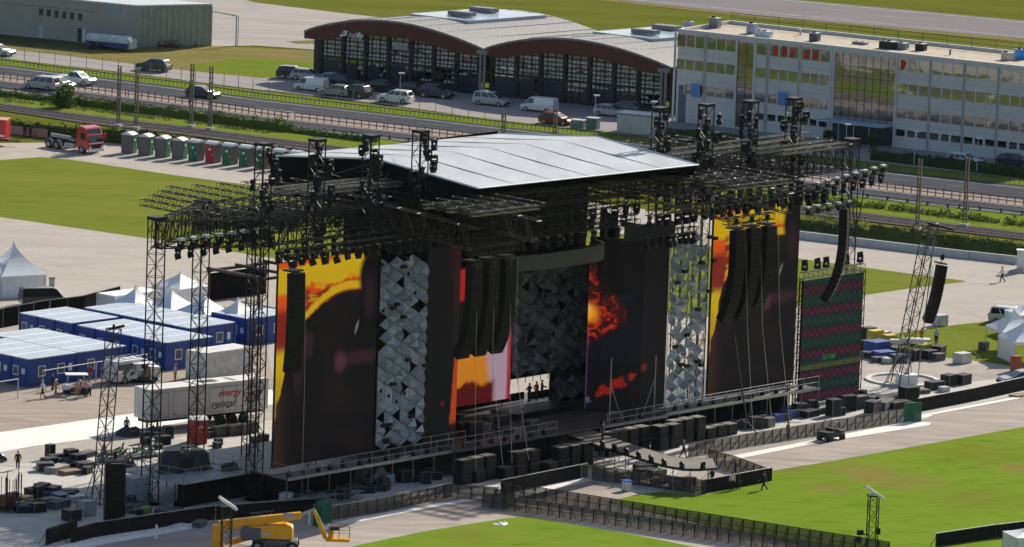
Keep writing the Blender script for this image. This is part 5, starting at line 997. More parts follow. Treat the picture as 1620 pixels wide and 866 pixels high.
def car(x, y, hd, kind, paint, label, cat='car', sc=1.0, name=None, at=None, z=0):
    lo, cb, hw, wx_, wr = KINDS[kind]; p = at if at is not None else G(x, y); t = thing(name or {'van': 'van', 'pickup': 'pickup_truck'}.get(kind, 'parked_car'), label, cat, p, hd); t.scale = (sc,)*3
    b = MB(); rs = []
    for yy, k in ((-hw, .955), (-hw*.93, 1.0), (hw*.93, 1.0), (hw, .955)): rs.append([Vector((px*k if yy else px, yy, z_ if k == 1 else .55+(z_-.55)*.95)) for px, z_ in lo])
    b.rings(rs); zb, zt = cb[0][1], max(q[1] for q in cb)
    def hwz(z_): return hw*(.95-.19*(z_-zb)/(zt-zb))
    b.rings([[Vector((px, s*hwz(z_), z_)) for px, z_ in cb] for s in (-1, 1)])
    b.build('body', paint, t, bevel=.05)
    def cabx(z_, front):                           # cabin outline x at height z
        seq = cb[::-1] if front else cb
        for (xa, za), (xb, zb_) in zip(seq, seq[1:]):
            if za <= z_ <= zb_: return xa+(xb-xa)*(z_-za)/(zb_-za)
        return seq[1][0]
    z0, z1 = zb+.07, zb+(zt-zb)*.82
    for s in (-1, 1):
        xr0, xf0 = cabx(z0, False)+.12, cabx(z0, True)-.12; xr1, xf1 = cabx(z1, False)+.1, cabx(z1, True)-.08
        if kind == 'van': xr0 = xr1 = .45
        n = 1 if kind in ('van',) else 2 if kind == 'pickup' else 3
        for i in range(n):
            a, c = i/n+.02, (i+1)/n-.02; L = lambda u0, u1, f: u0+(u1-u0)*f
            MB().poly([Vector((L(xr0, xf0, a), s*(hwz(z0)+.012), z0)), Vector((L(xr0, xf0, c), s*(hwz(z0)+.012), z0)), Vector((L(xr1, xf1, c), s*(hwz(z1)+.012), z1)), Vector((L(xr1, xf1, a), s*(hwz(z1)+.012), z1))]).build('side_window', GLASSC, t)
        for wx0 in wx_:
            w_ = MB().tube((wx0, s*(hw-.2), wr), (wx0, s*(hw+.012), wr), wr, 16).build('wheel', TYRE, t); MB().tube((wx0, s*(hw+.0), wr), (wx0, s*(hw+.022), wr), wr*.62, 12).build('rim', RIM, w_)
        MB().box((lo[-2][0]-.1, s*hw*.74, lo[-2][1]+.02), (.22, .34, .15)).build('headlight', HEAD, t); MB().box((lo[1][0]+.05, s*hw*.8, lo[1][1]+.2), (.12, .24, .24)).build('tail_light', TAIL, t); MB().box((cb[-1][0]-.25, s*(hw+.08), zb+.08), (.16, .16, .12)).build('wing_mirror', TRIM, t)
    xf0, xf1 = cabx(z0, True), cabx(z1, True); MB().poly([Vector((xf0+.015, -hwz(z0)*.88, z0)), Vector((xf0+.015, hwz(z0)*.88, z0)), Vector((xf1+.015, hwz(z1)*.88, z1)), Vector((xf1+.015, -hwz(z1)*.88, z1))]).build('windscreen', GLASSC, t)
    if kind != 'van':
        xf0, xf1 = cabx(z0, False), cabx(z1, False); MB().poly([Vector((xf0-.015, -hwz(z0)*.85, z0)), Vector((xf0-.015, hwz(z0)*.85, z0)), Vector((xf1-.015, hwz(z1)*.85, z1)), Vector((xf1-.015, -hwz(z1)*.85, z1))]).build('rear_window', GLASSC, t)
    MB().box((lo[-1][0]+.0, 0, .42), (.12, hw*1.7, .2)).build('bumper', TRIM, t); MB().box((lo[-2][0]-.02, 0, lo[-2][1]-.05), (.1, hw*1.0, .13)).build('grille', TRIM, t)
    return t
HD = R(-26)
P_W, P_S, P_D, P_B = paintm('white car paint', (.70, .70, .69)), paintm('silver car paint', (.42, .43, .45), .4), paintm('dark grey car paint', (.045, .05, .06), .3), paintm('navy car paint', (.02, .028, .05), .3)
P_K, P_R, P_T, P_G = paintm('black car paint', (.014, .014, .016)), paintm('red car paint', (.24, .012, .014)), paintm('pale teal paint', (.35, .45, .47)), paintm('champagne paint', (.33, .31, .29), .4)
car(243, 113, HD+math.pi, 'suv', P_D, 'dark grey car driving alone on the service road below the warehouse'); car(-2, 88, HD, 'hatch', P_W, 'white car cut off by the left edge on the service road')
car(66, 142, HD+math.pi, 'mpv', P_S, 'silver people carrier on the highway left of the round tree'); car(93, 140, HD, 'hatch', P_W, 'white car on the highway partly behind the round tree'); car(121, 134.5, HD, 'pickup', P_T, 'pale grey pickup on the highway right of the round tree', 'pickup'); car(321, 155, HD, 'hatch', P_B, 'dark navy car on the highway behind the catenary masts')
car(465, 125, HD+.3, 'suv', P_K, 'black car parked at the left end of the hangar'); car(486, 127, HD+.2, 'hatch', P_S, 'silver car parked between black car and white van'); car(492, 144, HD+math.pi, 'van', P_W, 'white panel van parked in front of the left hangar corner', 'van', .86); car(522, 135, HD, 'pickup', P_T, 'pale teal pickup parked close to the hangar', 'pickup', .95)
car(531, 152, HD+math.pi, 'hatch', P_G, 'silver beige car parked right of the white panel van'); car(560, 154, HD+math.pi-.1, 'suv', P_D, 'dark grey car parked next to the silver beige car'); car(626, 163, HD+math.pi+.05, 'suv', P_W, 'white car parked alone by the thin lamp post'); car(545, 140, HD, 'suv', P_B, 'navy car in the hangar shade behind the parked pair')
car(655, 150, HD, 'hatch', P_K, 'black car in the hangar shade right of the white car'); car(690, 155, HD, 'suv', P_B, 'dark car in the hangar shade left of the column'); car(777, 167, HD, 'mpv', P_S, 'silver people carrier parked by the middle hangar column'); car(853, 177, HD+math.pi, 'van', P_W, 'white van parked before the right half of the hangar', 'van', .92)
car(880, 197, HD, 'hatch', P_R, 'red car at the edge of the car park beside the highway'); car(966, 184, HD, 'hatch', P_S, 'silver car half hidden behind the white kiosk shed'); car(1525, 262, HD, 'hatch', P_W, 'white car parked in front of the right half of the office block'); car(1606, 265, HD+.1, 'suv', P_B, 'dark car parked at the far right before the office block'); car(1000, 184, HD, 'mpv', P_K, 'dark car in the shade behind the white kiosk shed'); car(608, 146, HD, 'hatch', P_K, 'small black car close to the hangar glazing')
car(68, 484, R(20), 'van', P_K, 'black van with grey roof parked behind the blue site cabins', 'van', .95)
# ---- red lorry without body
t = thing('lorry', 'red lorry with empty chassis parked on the concrete behind the lawn', 'lorry', G(112, 238), R(-44)); rd = paintm('lorry red', (.5, .02, .025))
MB().rings([[Vector((x, s*1.2, z_)) for x, z_ in ((2.2, .75), (2.25, 2.75), (2.6, 3.25), (3.6, 3.15), (4.15, 2.3), (4.28, 1.5), (4.28, .7))] for s in (-1, -.94, .94, 1)]).build('cab', rd, t, bevel=.06)
MB().poly([(4.17, -1.05, 2.25), (4.17, 1.05, 2.25), (3.77, 1.0, 2.95), (3.77, -1.0, 2.95)]).poly([(4.31, -1.05, 1.55), (4.31, 1.05, 1.55), (4.2, 1.05, 2.22), (4.2, -1.05, 2.22)]).build('windscreen', GLASSC, t)
for s in (-1, 1):
    MB().poly([(2.9, s*1.22, 1.75), (3.95, s*1.22, 1.75), (3.85, s*1.22, 2.45), (3.0, s*1.22, 2.5)]).build('side_window', GLASSC, t); MB().box((4.2, s*1.45, 2.0), (.18, .2, .75)).build('wing_mirror', rd, t); MB().box((4.28, s*.85, .85), (.12, .35, .25)).build('headlight', HEAD, t); MB().box((1.0, s*1.0, .75), (1.6, .5, .5)).build('tank', LGREY, t)
    for x in (-2.6, -1.2, 3.1): w_ = MB().tube((x, s*.8, .52), (x, s*1.2, .52), .52, 16).build('wheel', TYRE, t); MB().tube((x, s*1.2, .52), (x, s*1.23, .52), .3, 12).build('rim', RIM, w_); MB().rings([[Vector((x+.62*math.cos(a), yy*s, .52+.66*math.sin(a))) for a in ss(0, math.pi, 8)] for yy in (.75, 1.22)], close=False).build('mudguard', LGREY, t)
MB().box((4.32, 0, 1.35), (.06, 2.2, .14)).build('white_stripe', WHITE, t); MB().box((4.3, 0, .98), (.08, 1.5, .4)).build('grille', TRIM, t); MB().box((4.3, 0, .55), (.2, 2.35, .35)).build('bumper', WHITE, t); MB().box((-.4, 0, .95), (6.0, .9, .28)).box((-.4, .6, 1.2), (5.4, .14, .2)).box((-.4, -.6, 1.2), (5.4, .14, .2)).build('chassis', TRIM, t); MB().box((1.5, 0, 1.9), (.3, .5, 1.9)).box((2.0, .0, 2.0), (.12, .3, 1.6)).build('hook_arm', rd, t); MB().box((-1.4, -.3, 1.45), (3.4, .14, .5)).build('side_board', LGREY, t)
t = thing('lorry_trailer', 'red box trailer with white stripe cut off by the left edge', 'trailer', G(-12, 231), R(-8)); MB().box((-1.5, 0, 2.1), (6.6, 2.5, 2.3)).build('box_body', rd, t, bevel=.05); MB().box((-1.5, -1.27, 1.4), (6.4, .03, .22)).build('stripe', WHITE, t); MB().box((-1, 0, .8), (6, .9, .3)).box((2.4, 0, .7), (1.8, .15, .15)).build('chassis', TRIM, t)
for x in (-2, .2):
    for s in (-1, 1): MB().tube((x, s*.8, .48), (x, s*1.15, .48), .48, 14).build('wheel', TYRE, t)
t = MB().box((0, 0, .5), (7.0, .3, 1.0)).build('low_wall', mat('pink render', (.42, .27, .24), .8), loc=G(35, 214), rz=R(-27)); tag(t, 'low pinkish wall between the red trailer and the red lorry', 'wall')
# ---- portable toilets behind the lawn
TG = mat('toilet grey', (.17, .155, .15), .6, 0, .08, 2); TR = mat('toilet roof', (.70, .71, .72), .4, 0, .05, 1)
def toilet(p, rz, doorm, label, group=None, body=TG):
    t = thing('portable_toilet', label, 'portable toilet', p, rz, group); b = MB().box((0, 0, 1.06), (1.08, 1.08, 2.1))
    for k in (-.35, 0, .35): b.box((-.55, k, 1.06), (.05, .1, 1.9)).box((.55, k, 1.06), (.05, .1, 1.9))
    b.build('cabin', body, t); n_ = 8
    MB().rings([[Vector((x*.6, -.62+1.24*k/n_, 2.1)) for k in range(n_+1)]+[Vector((x*.6, .62-1.24*k/n_, 2.13+.26*math.sin(math.pi*k/n_))) for k in range(n_+1)] for x in (-1, 1)]).build('roof', TR, t)
    t.scale = (1.24, 1.24, 1.08); d = MB().box((0, -.56, 1.02), (.8, .06, 1.85)).build('door', doorm, t); MB().box((0, -.6, 1.55), (.26, .03, .2)).build('sign_plate', WHITE, d); MB().box((.3, -.6, 1.0), (.06, .05, .18)).build('handle', WHITE, d); return t
tl = [G(207, 241.5), G(240, 246), G(478, 275)]; dr = (tl[2]-tl[0]).normalized()
names = ['leftmost', 'second', 'third', 'fourth', 'fifth', None, 'seventh', 'eighth', 'ninth', 'tenth', 'eleventh']
for k in range(11):
    p = G(204+26.6*k, 243.5+3.0*k); turned = k in (0, 1, 2, 3); toilet(p, R(-32)+(R(98) if turned else 0), RED if k == 5 else GREEN, 'red portable toilet in the row of grey and green ones behind the lawn' if k == 5 else '%s portable toilet from the left in the row behind the lawn' % names[k], 'portable toilets behind the lawn')
toilet(G(312, 703), R(25), RED, 'all red portable toilet beside the white generator container', None, RED)

# ================================================================ backstage yard
e2 = Vector((math.cos(R(47)), math.sin(R(47)), 0)); e1 = Vector((-math.cos(R(43)), math.sin(R(43)), 0)); CH = 2.75
croof = mat('cabin roof', (.56, .61, .68), .4, 0, .1, .8); CBL = mat('cabin blue', (.007, .048, .25), .45, 0, .15, 1.0)
def cabin(front, k, label, win=True, roofm=None, body=None, w_=2.44, L_=6.06, h=CH):
    p = front+e1*(w_*k); p.z = 0; t = thing('site_cabin', label, 'site cabin', p, R(47)); sx_, sy = L_, w_
    MB().bx(0, sx_, .02, sy-.02, .1, h-.05).build('wall', body or CBL, t); r_ = MB().bx(-.04, sx_+.04, .0, sy, h-.05, h+.05); rf = r_.build('roof', roofm or croof, t); sm_ = MB()
    for q in range(1, 5): sm_.bx(.1, sx_-.1, sy*q/5-.02, sy*q/5+.02, h+.05, h+.075)
    sm_.build('roof_ribs', roofm or croof, rf)
    fr = MB()
    for x in (0, sx_):
        for y in (0, sy): fr.box((x, y, h/2), (.16, .16, h))
    fr.build('corner_posts', body or CBL, t)
    if win:
        if k == 0:
            for x in (1.2, 3.6): f_ = MB().bx(x, x+.9, -.03, .03, 1.0, 2.0).build('window', WHITE, t); MB().bx(x+.08, x+.82, -.045, -.02, 1.1, 1.92).build('pane', mat('dim pane', (.06, .08, .10), .15), f_)
            d = MB().bx(4.9, 5.7, -.03, .03, .15, 2.1).build('door', CBL, t); MB().bx(5.0, 5.45, -.05, -.02, 1.2, 1.9).build('notice', WHITE, d)
        d = MB().bx(-.03, .03, .35, 1.15, .15, 2.15).build('end_door', CBL, t); MB().bx(-.05, -.02, .5, .95, 1.25, 1.8).build('notice', mat('pale notice', (.55, .58, .62), .6), d)
        f_ = MB().bx(-.03, .03, 1.4, 2.15, 1.05, 1.95).build('window', WHITE, t); MB().bx(-.05, -.02, 1.48, 2.07, 1.15, 1.87).build('pane', mat('dim pane', (.06, .08, .10), .15), f_)
    return t
blocks = [((46, 569), 4, 'front block at the left edge'), ((124, 558), 5, 'block behind the front left one'), ((114, 512), 3, 'block beside the dark fence'), ((263, 543), 5, 'middle block before the white tents'), ((300, 520), 6, 'rear block under the white tents')]
pos = ['first', 'second', 'third', 'fourth', 'fifth', 'sixth']
for (px, n, nm) in blocks:
    f_ = G(px[0], px[1], CH)
    for k in range(n): cabin(f_, k, 'blue site cabin, %s from the right in the %s' % (pos[k], nm), roofm=None)
f_ = G(325, 560, CH); cabin(f_, 0, 'white storage container right of the middle blue cabins', False, WHITE, mat('container white', (.55, .55, .54), .6)); f_ = G(392, 505, CH); cabin(f_, 0, 'blue cabin seen between the towers and the left screen', True); cabin(f_, 1, 'second blue cabin behind the one between the towers', True)
cabin(G(182, 472, 2.6), 0, 'long low white container behind the white tents', False, CANV, mat('container white', (.55, .55, .54), .6)); 
# backstage scaffold of dark beams behind the second tower
t = thing('goods_shelter', 'dark open frame shelter behind the left towers', 'shelter', G(330, 478), R(47)); b = MB()
for x in (0, 8):
    for y in (-7, 0): MB().tube((x, y, 0), (x, y, 3.2), .12, 6).build('post', RUST, t)
for a, c in (((-.3, -7, 3.2), (8.3, -7, 3.2)), ((-.3, 0, 3.2), (8.3, 0, 3.2)), ((0, -7.3, 3.4), (0, .3, 3.4)), ((8, -7.3, 3.4), (8, .3, 3.4)), ((4, -7.3, 3.4), (4, .3, 3.4))): b.tube(a, c, .2, 4)
b.build('roof_beams', mat('dark brown beam', (.03, .02, .018), .7), t); MB().box((4, 0, 1.5), (8, .1, 2.8)).build('back_cloth', CLOTH, t)
# dark screening fence behind the cabins
P = [G(-20, 525), G(60, 510), G(130, 500), G(180, 487)]
first = None
for p, hd in along(P, 2.4):
    if first is None: first = thing('screening_panel', 'dark cloth covered site fence panel behind the blue cabins', 'fence', p, hd, 'dark site fence behind the cabins'); MB().bx(0, 2.38, -.02, .02, .1, 2.0).build('cloth', CLOTH, first); MB().tube((0, 0, 0), (0, 0, 2.1), .04, 5).tube((0, 0, 2.05), (2.4, 0, 2.05), .03, 5).build('frame', GREY, first)
    else: dup(first, p, hd)
def pagoda(x, y, s, h, label, walls=(1, 1, 1, 1), rz=R(47), eave=2.3, at=None):
    p = at if at is not None else G(x, y); t = thing('pagoda_tent', label, 'tent', p, rz); n = 8; rs = []
    for j in range(n+1):
        q = j/n; r_ = s/2*(1-q)**1.55+.04; z_ = eave+(h-eave)*q; rs.append([Vector((a*r_, b*r_, z_)) for a, b in ((-1, -1), (0, -1), (1, -1), (1, 0), (1, 1), (0, 1), (-1, 1), (-1, 0))])
    MB().rings(rs).build('canopy', CANV, t, smooth=False); v = MB(); c = [(-1, -1), (1, -1), (1, 1), (-1, 1)]
    for (a, b), (c_, d) in zip(c, c[1:]+c[:1]): v.poly([Vector((a*s/2, b*s/2, eave-.28)), Vector((c_*s/2, d*s/2, eave-.28)), Vector((c_*s/2, d*s/2, eave)), Vector((a*s/2, b*s/2, eave))])
    v.build('valance', CANV, t); MB().sphere((0, 0, h+.05), .09, 6, 4).build('finial', CANV, t)
    for a, b in c: MB().tube((a*s*.49, b*s*.49, 0), (a*s*.49, b*s*.49, eave), .05, 5).build('leg', LGREY, t)
    for k, on__ in enumerate(walls):
        if not on__: continue
        (a, b), (c_, d) = c[k], c[(k+1) % 4]; r0 = []; m_ = 12
        for i in range(m_+1): f = i/m_; q = Vector((a+(c_-a)*f, b+(d-b)*f, 0))*(s*.485-.05*(i % 2)); r0.append(q)
        MB().rings([[q+Vector((0, 0, .03)) for q in r0], [q+Vector((0, 0, eave-.1)) for q in r0]], close=False).build('side_wall', CANV, t)
    return t
pagoda(20, 466, 5.0, 5.3, 'white pagoda tent with closed walls standing alone on the plaza at left', rz=R(30)); pagoda(-26, 468, 5.0, 5.3, 'white pagoda tent cut off by the left edge', rz=R(30))
for x, y, h_, l in ((213, 520, 4.2, 'leftmost white pagoda tent behind the blue cabins'), (270, 522, 4.1, 'second white pagoda tent behind the blue cabins'), (322, 530, 4.1, 'third white pagoda tent behind the blue cabins'), (375, 538, 4.1, 'fourth white pagoda tent, nearest the left screen'), (284, 487, 3.6, 'small white pagoda tent furthest back behind the cabins')): pagoda(x, y, 4.0, h_, l)
t = thing('waste_bin', 'grey bin beside the lone white pagoda tent', 'bin', G(82, 456)); MB().box((0, 0, .5), (.5, .5, 1.0), taper=1.15).build('body', GREY, t); MB().box((0, 0, 1.03), (.62, .62, .07)).build('lid', TRIM, t)
# ---- generator container on its trailer
g0 = G(235.5, 686); gd = (G(380, 671)-g0).normalized(); ga = math.atan2(gd.y, gd.x); GL = 13.2
gen = thing('generator_container', 'white generator container with red and grey lettering on a trailer', 'container', g0, ga); gw = mat('generator white', (.62, .60, .58), .55, 0, .08, .6)
MB().bx(0, 5.3, 0, 2.44, 1.15, 3.95).build('front_unit', gw, gen, bevel=.02); MB().bx(5.45, GL, 0, 2.44, 1.15, 4.0).build('rear_unit', gw, gen, bevel=.02)
rb = MB()
for k in range(7): rb.box((-.03, .2+k*.34, 2.55), (.06, .12, 2.5))
rb.build('end_ribs', gw, gen)
for a, b in ((.3, 2.1), (2.6, 5.0)): d = MB().bx(a, b, -.03, .0, 1.35, 3.6).build('side_door', gw, gen); MB().bx(a, b, -.045, -.035, 1.32, 1.36).bx(a, a+.04, -.045, -.035, 1.35, 3.6).bx(b-.04, b, -.045, -.035, 1.35, 3.6).bx(a, b, -.045, -.035, 3.57, 3.61).build('door_gap', GREY, d); MB().bx(a+.15, a+.35, -.06, -.03, 1.5, 1.6).build('latch', TRIM, d)
for k in range(4): a = 6.6+k*1.5; d = MB().bx(a, a+1.45, -.03, .0, 1.35, 3.6).build('side_door', gw, gen); MB().bx(a, a+.04, -.045, -.035, 1.35, 3.6).bx(a, a+1.45, -.045, -.035, 3.57, 3.61).bx(a, a+1.45, -.045, -.035, 1.32, 1.36).build('door_gap', GREY, d); MB().bx(a+.5, a+.7, -.06, -.03, 1.6, 1.7).build('latch', TRIM, d)
vx = MB().bx(6.2, 8.0, .7, 1.7, 4.0, 4.04).build('roof_vent', TRIM, gen); MB().bx(9.5, 9.9, .5, 2.0, 4.0, 4.03).build('roof_hatch', GREY, gen)
LR, LGd = mat('lettering red', (.5, .02, .05), .6), mat('lettering grey', (.10, .095, .10), .6)
ux, uz = Vector((1, 0, 0)), Vector((0, 0, 1))
tilt = Matrix.Rotation(R(3), 4, 'Y')
text('energy', .92, basis(Vector((7.55, -.05, 2.72)), ux, uz, Vector((0, -1, 0))), LR, gen, 'lettering', .3, .012, .004, 1.0); text('rental', .98, basis(Vector((6.75, -.05, 1.72)), ux, uz, Vector((0, -1, 0))), LGd, gen, 'lettering', .3, .012, .004, 1.15)
lg = MB()
for k in range(3): lg.prism([(10.9+k*.4, -.05, 1.95), (11.13+k*.4, -.05, 1.95), (11.75+k*.4, -.05, 3.0), (11.5+k*.4, -.05, 3.0)], (0, -.01, 0))
lg.build('emblem_grey', LGd, gen); lr = MB()
for a in (.5, 1.1, 1.7): lr.prism([(11.4+.5*math.cos(a)-.06, -.06, 3.0+.3*math.sin(a)), (11.4+.5*math.cos(a)+.1, -.06, 3.0+.3*math.sin(a)), (11.4+.9*math.cos(a)+.1, -.06, 3.0+.5*math.sin(a)), (11.4+.9*math.cos(a)-.06, -.06, 3.0+.5*math.sin(a))], (0, -.01, 0))
lr.prism([(10.5, -.06, 2.0), (10.75, -.06, 2.0), (11.35, -.06, 2.95), (11.1, -.06, 2.95)], (0, -.01, 0)).build('emblem_red', LR, gen)
MB().bx(.1, GL-.2, .5, 1.9, .85, 1.12).build('trailer_frame', TRIM, gen)
for x in (8.0, 9.3, 10.6):
    for s in (.0, 2.1): MB().tube((x, s, .5), (x, s+.3, .5), .5, 14).build('wheel', TYRE, gen)
for s in (.4, 2.0): MB().box((1.2, s, .5), (.15, .15, 1.0)).build('landing_leg', TRIM, gen)
# ---- delivery van with roof rack, carts
vn = car(205, 604, R(48), 'van', P_W, 'big white delivery van with roof rack and dark leaf graphics beside the blue cabins', 'van', 1.12); rk = MB()
for x in (-2.1, -1.2, -.3, .6): rk.tube((x, -.75, 2.12), (x, .75, 2.12), .03, 4)
for s in (-.75, .75): rk.tube((-2.2, s, 2.12), (.7, s, 2.12), .03, 4)
rk.build('roof_rack', LGREY, vn); gp = MB()
for a, b, w_, h_ in ((-1.9, 1.0, .9, .5), (-1.4, 1.35, .7, .35), (-1.0, .8, .6, .3), (-1.8, .7, .5, .2)): gp.poly([(a, -.99, b), (a+w_*.5, -.99, b-h_*.4), (a+w_, -.99, b+h_*.3), (a+w_*.4, -.99, b+h_)])
gp.build('leaf_graphic', mat('graphic slate', (.10, .13, .14), .5), vn); MB().bx(-2.3, -.6, -.985, -.975, 1.3, 1.75).build('rear_side_window', GLASSC, vn)
def cart(x, y, rz, label, cargo):
    t = thing('golf_cart', label, 'golf cart', G(x, y), rz); bodym = mat('cart body', (.16, .22, .28), .5)
    MB().box((0, 0, .45), (2.6, 1.15, .3)).build('chassis', TRIM, t); MB().rings([[Vector((x_, s*.58, z_)) for x_, z_ in ((.7, .5), (.8, .95), (1.25, .85), (1.4, .5))] for s in (-1, 1)]).build('front_cowl', WHITE, t); MB().box((-.1, 0, .78), (.5, 1.1, .3)).box((-.35, 0, 1.05), (.15, 1.1, .5)).build('seat', mat('tan seat', (.25, .2, .15), .7), t)
    for a in (-.75, .95):
        for s in (-.52, .52): MB().tube((a, s, .6), (a*.85, s, 1.85), .025, 5).build('roof_post', LGREY, t)
    MB().box((0.05, 0, 1.9), (2.1, 1.25, .08)).build('roof', WHITE, t, bevel=.03); MB().poly([(.98, -.5, .95), (.98, .5, .95), (.82, .5, 1.8), (.82, -.5, 1.8)]).build('windscreen', mat('blue plastic screen', (.2, .28, .36), .2), t)
    for a in (-.85, .85):
        for s in (-.55, .55): MB().tube((a, s-.1, .27), (a, s+.1, .27), .27, 12).build('wheel', TYRE, t)
    if cargo: MB().box((-1.05, 0, 1.1), (.9, 1.2, .95)).build('cargo_box', WHITE, t)
    else: MB().box((-1.0, 0, .75), (.6, 1.1, .2)).build('rear_seat', TRIM, t)
cart(121, 624, R(190), 'white roofed golf cart with people beside it in front of the blue cabins', False); cart(226, 606, R(200), 'grey golf cart with white cargo box behind the leaning mast', True)
# light tube barriers
def hoop(p, q, label):
    d = q-p; t = thing('barrier_rail', label, 'barrier', p); MB().path([Vector((0, 0, 0)), Vector((0, 0, 1.9)), d+Vector((0, 0, 1.9)), d], .05, 6).build('rail', LGREY, t); MB().box((0, 0, .03), (.8, .3, .06)).build('foot', RUST, t)
    MB().box(d+Vector((0, 0, .03)), (.8, .3, .06)).build('foot', RUST, t)
hoop(G(-20, 640), G(28, 632), 'white tubular barrier frame in front of the blue cabins at the left edge'); hoop(G(67, 619), G(151, 605), 'white tubular barrier frame in front of the cabin corner'); hoop(G(152, 605), G(232, 592), 'white tubular barrier frame in front of the delivery van')

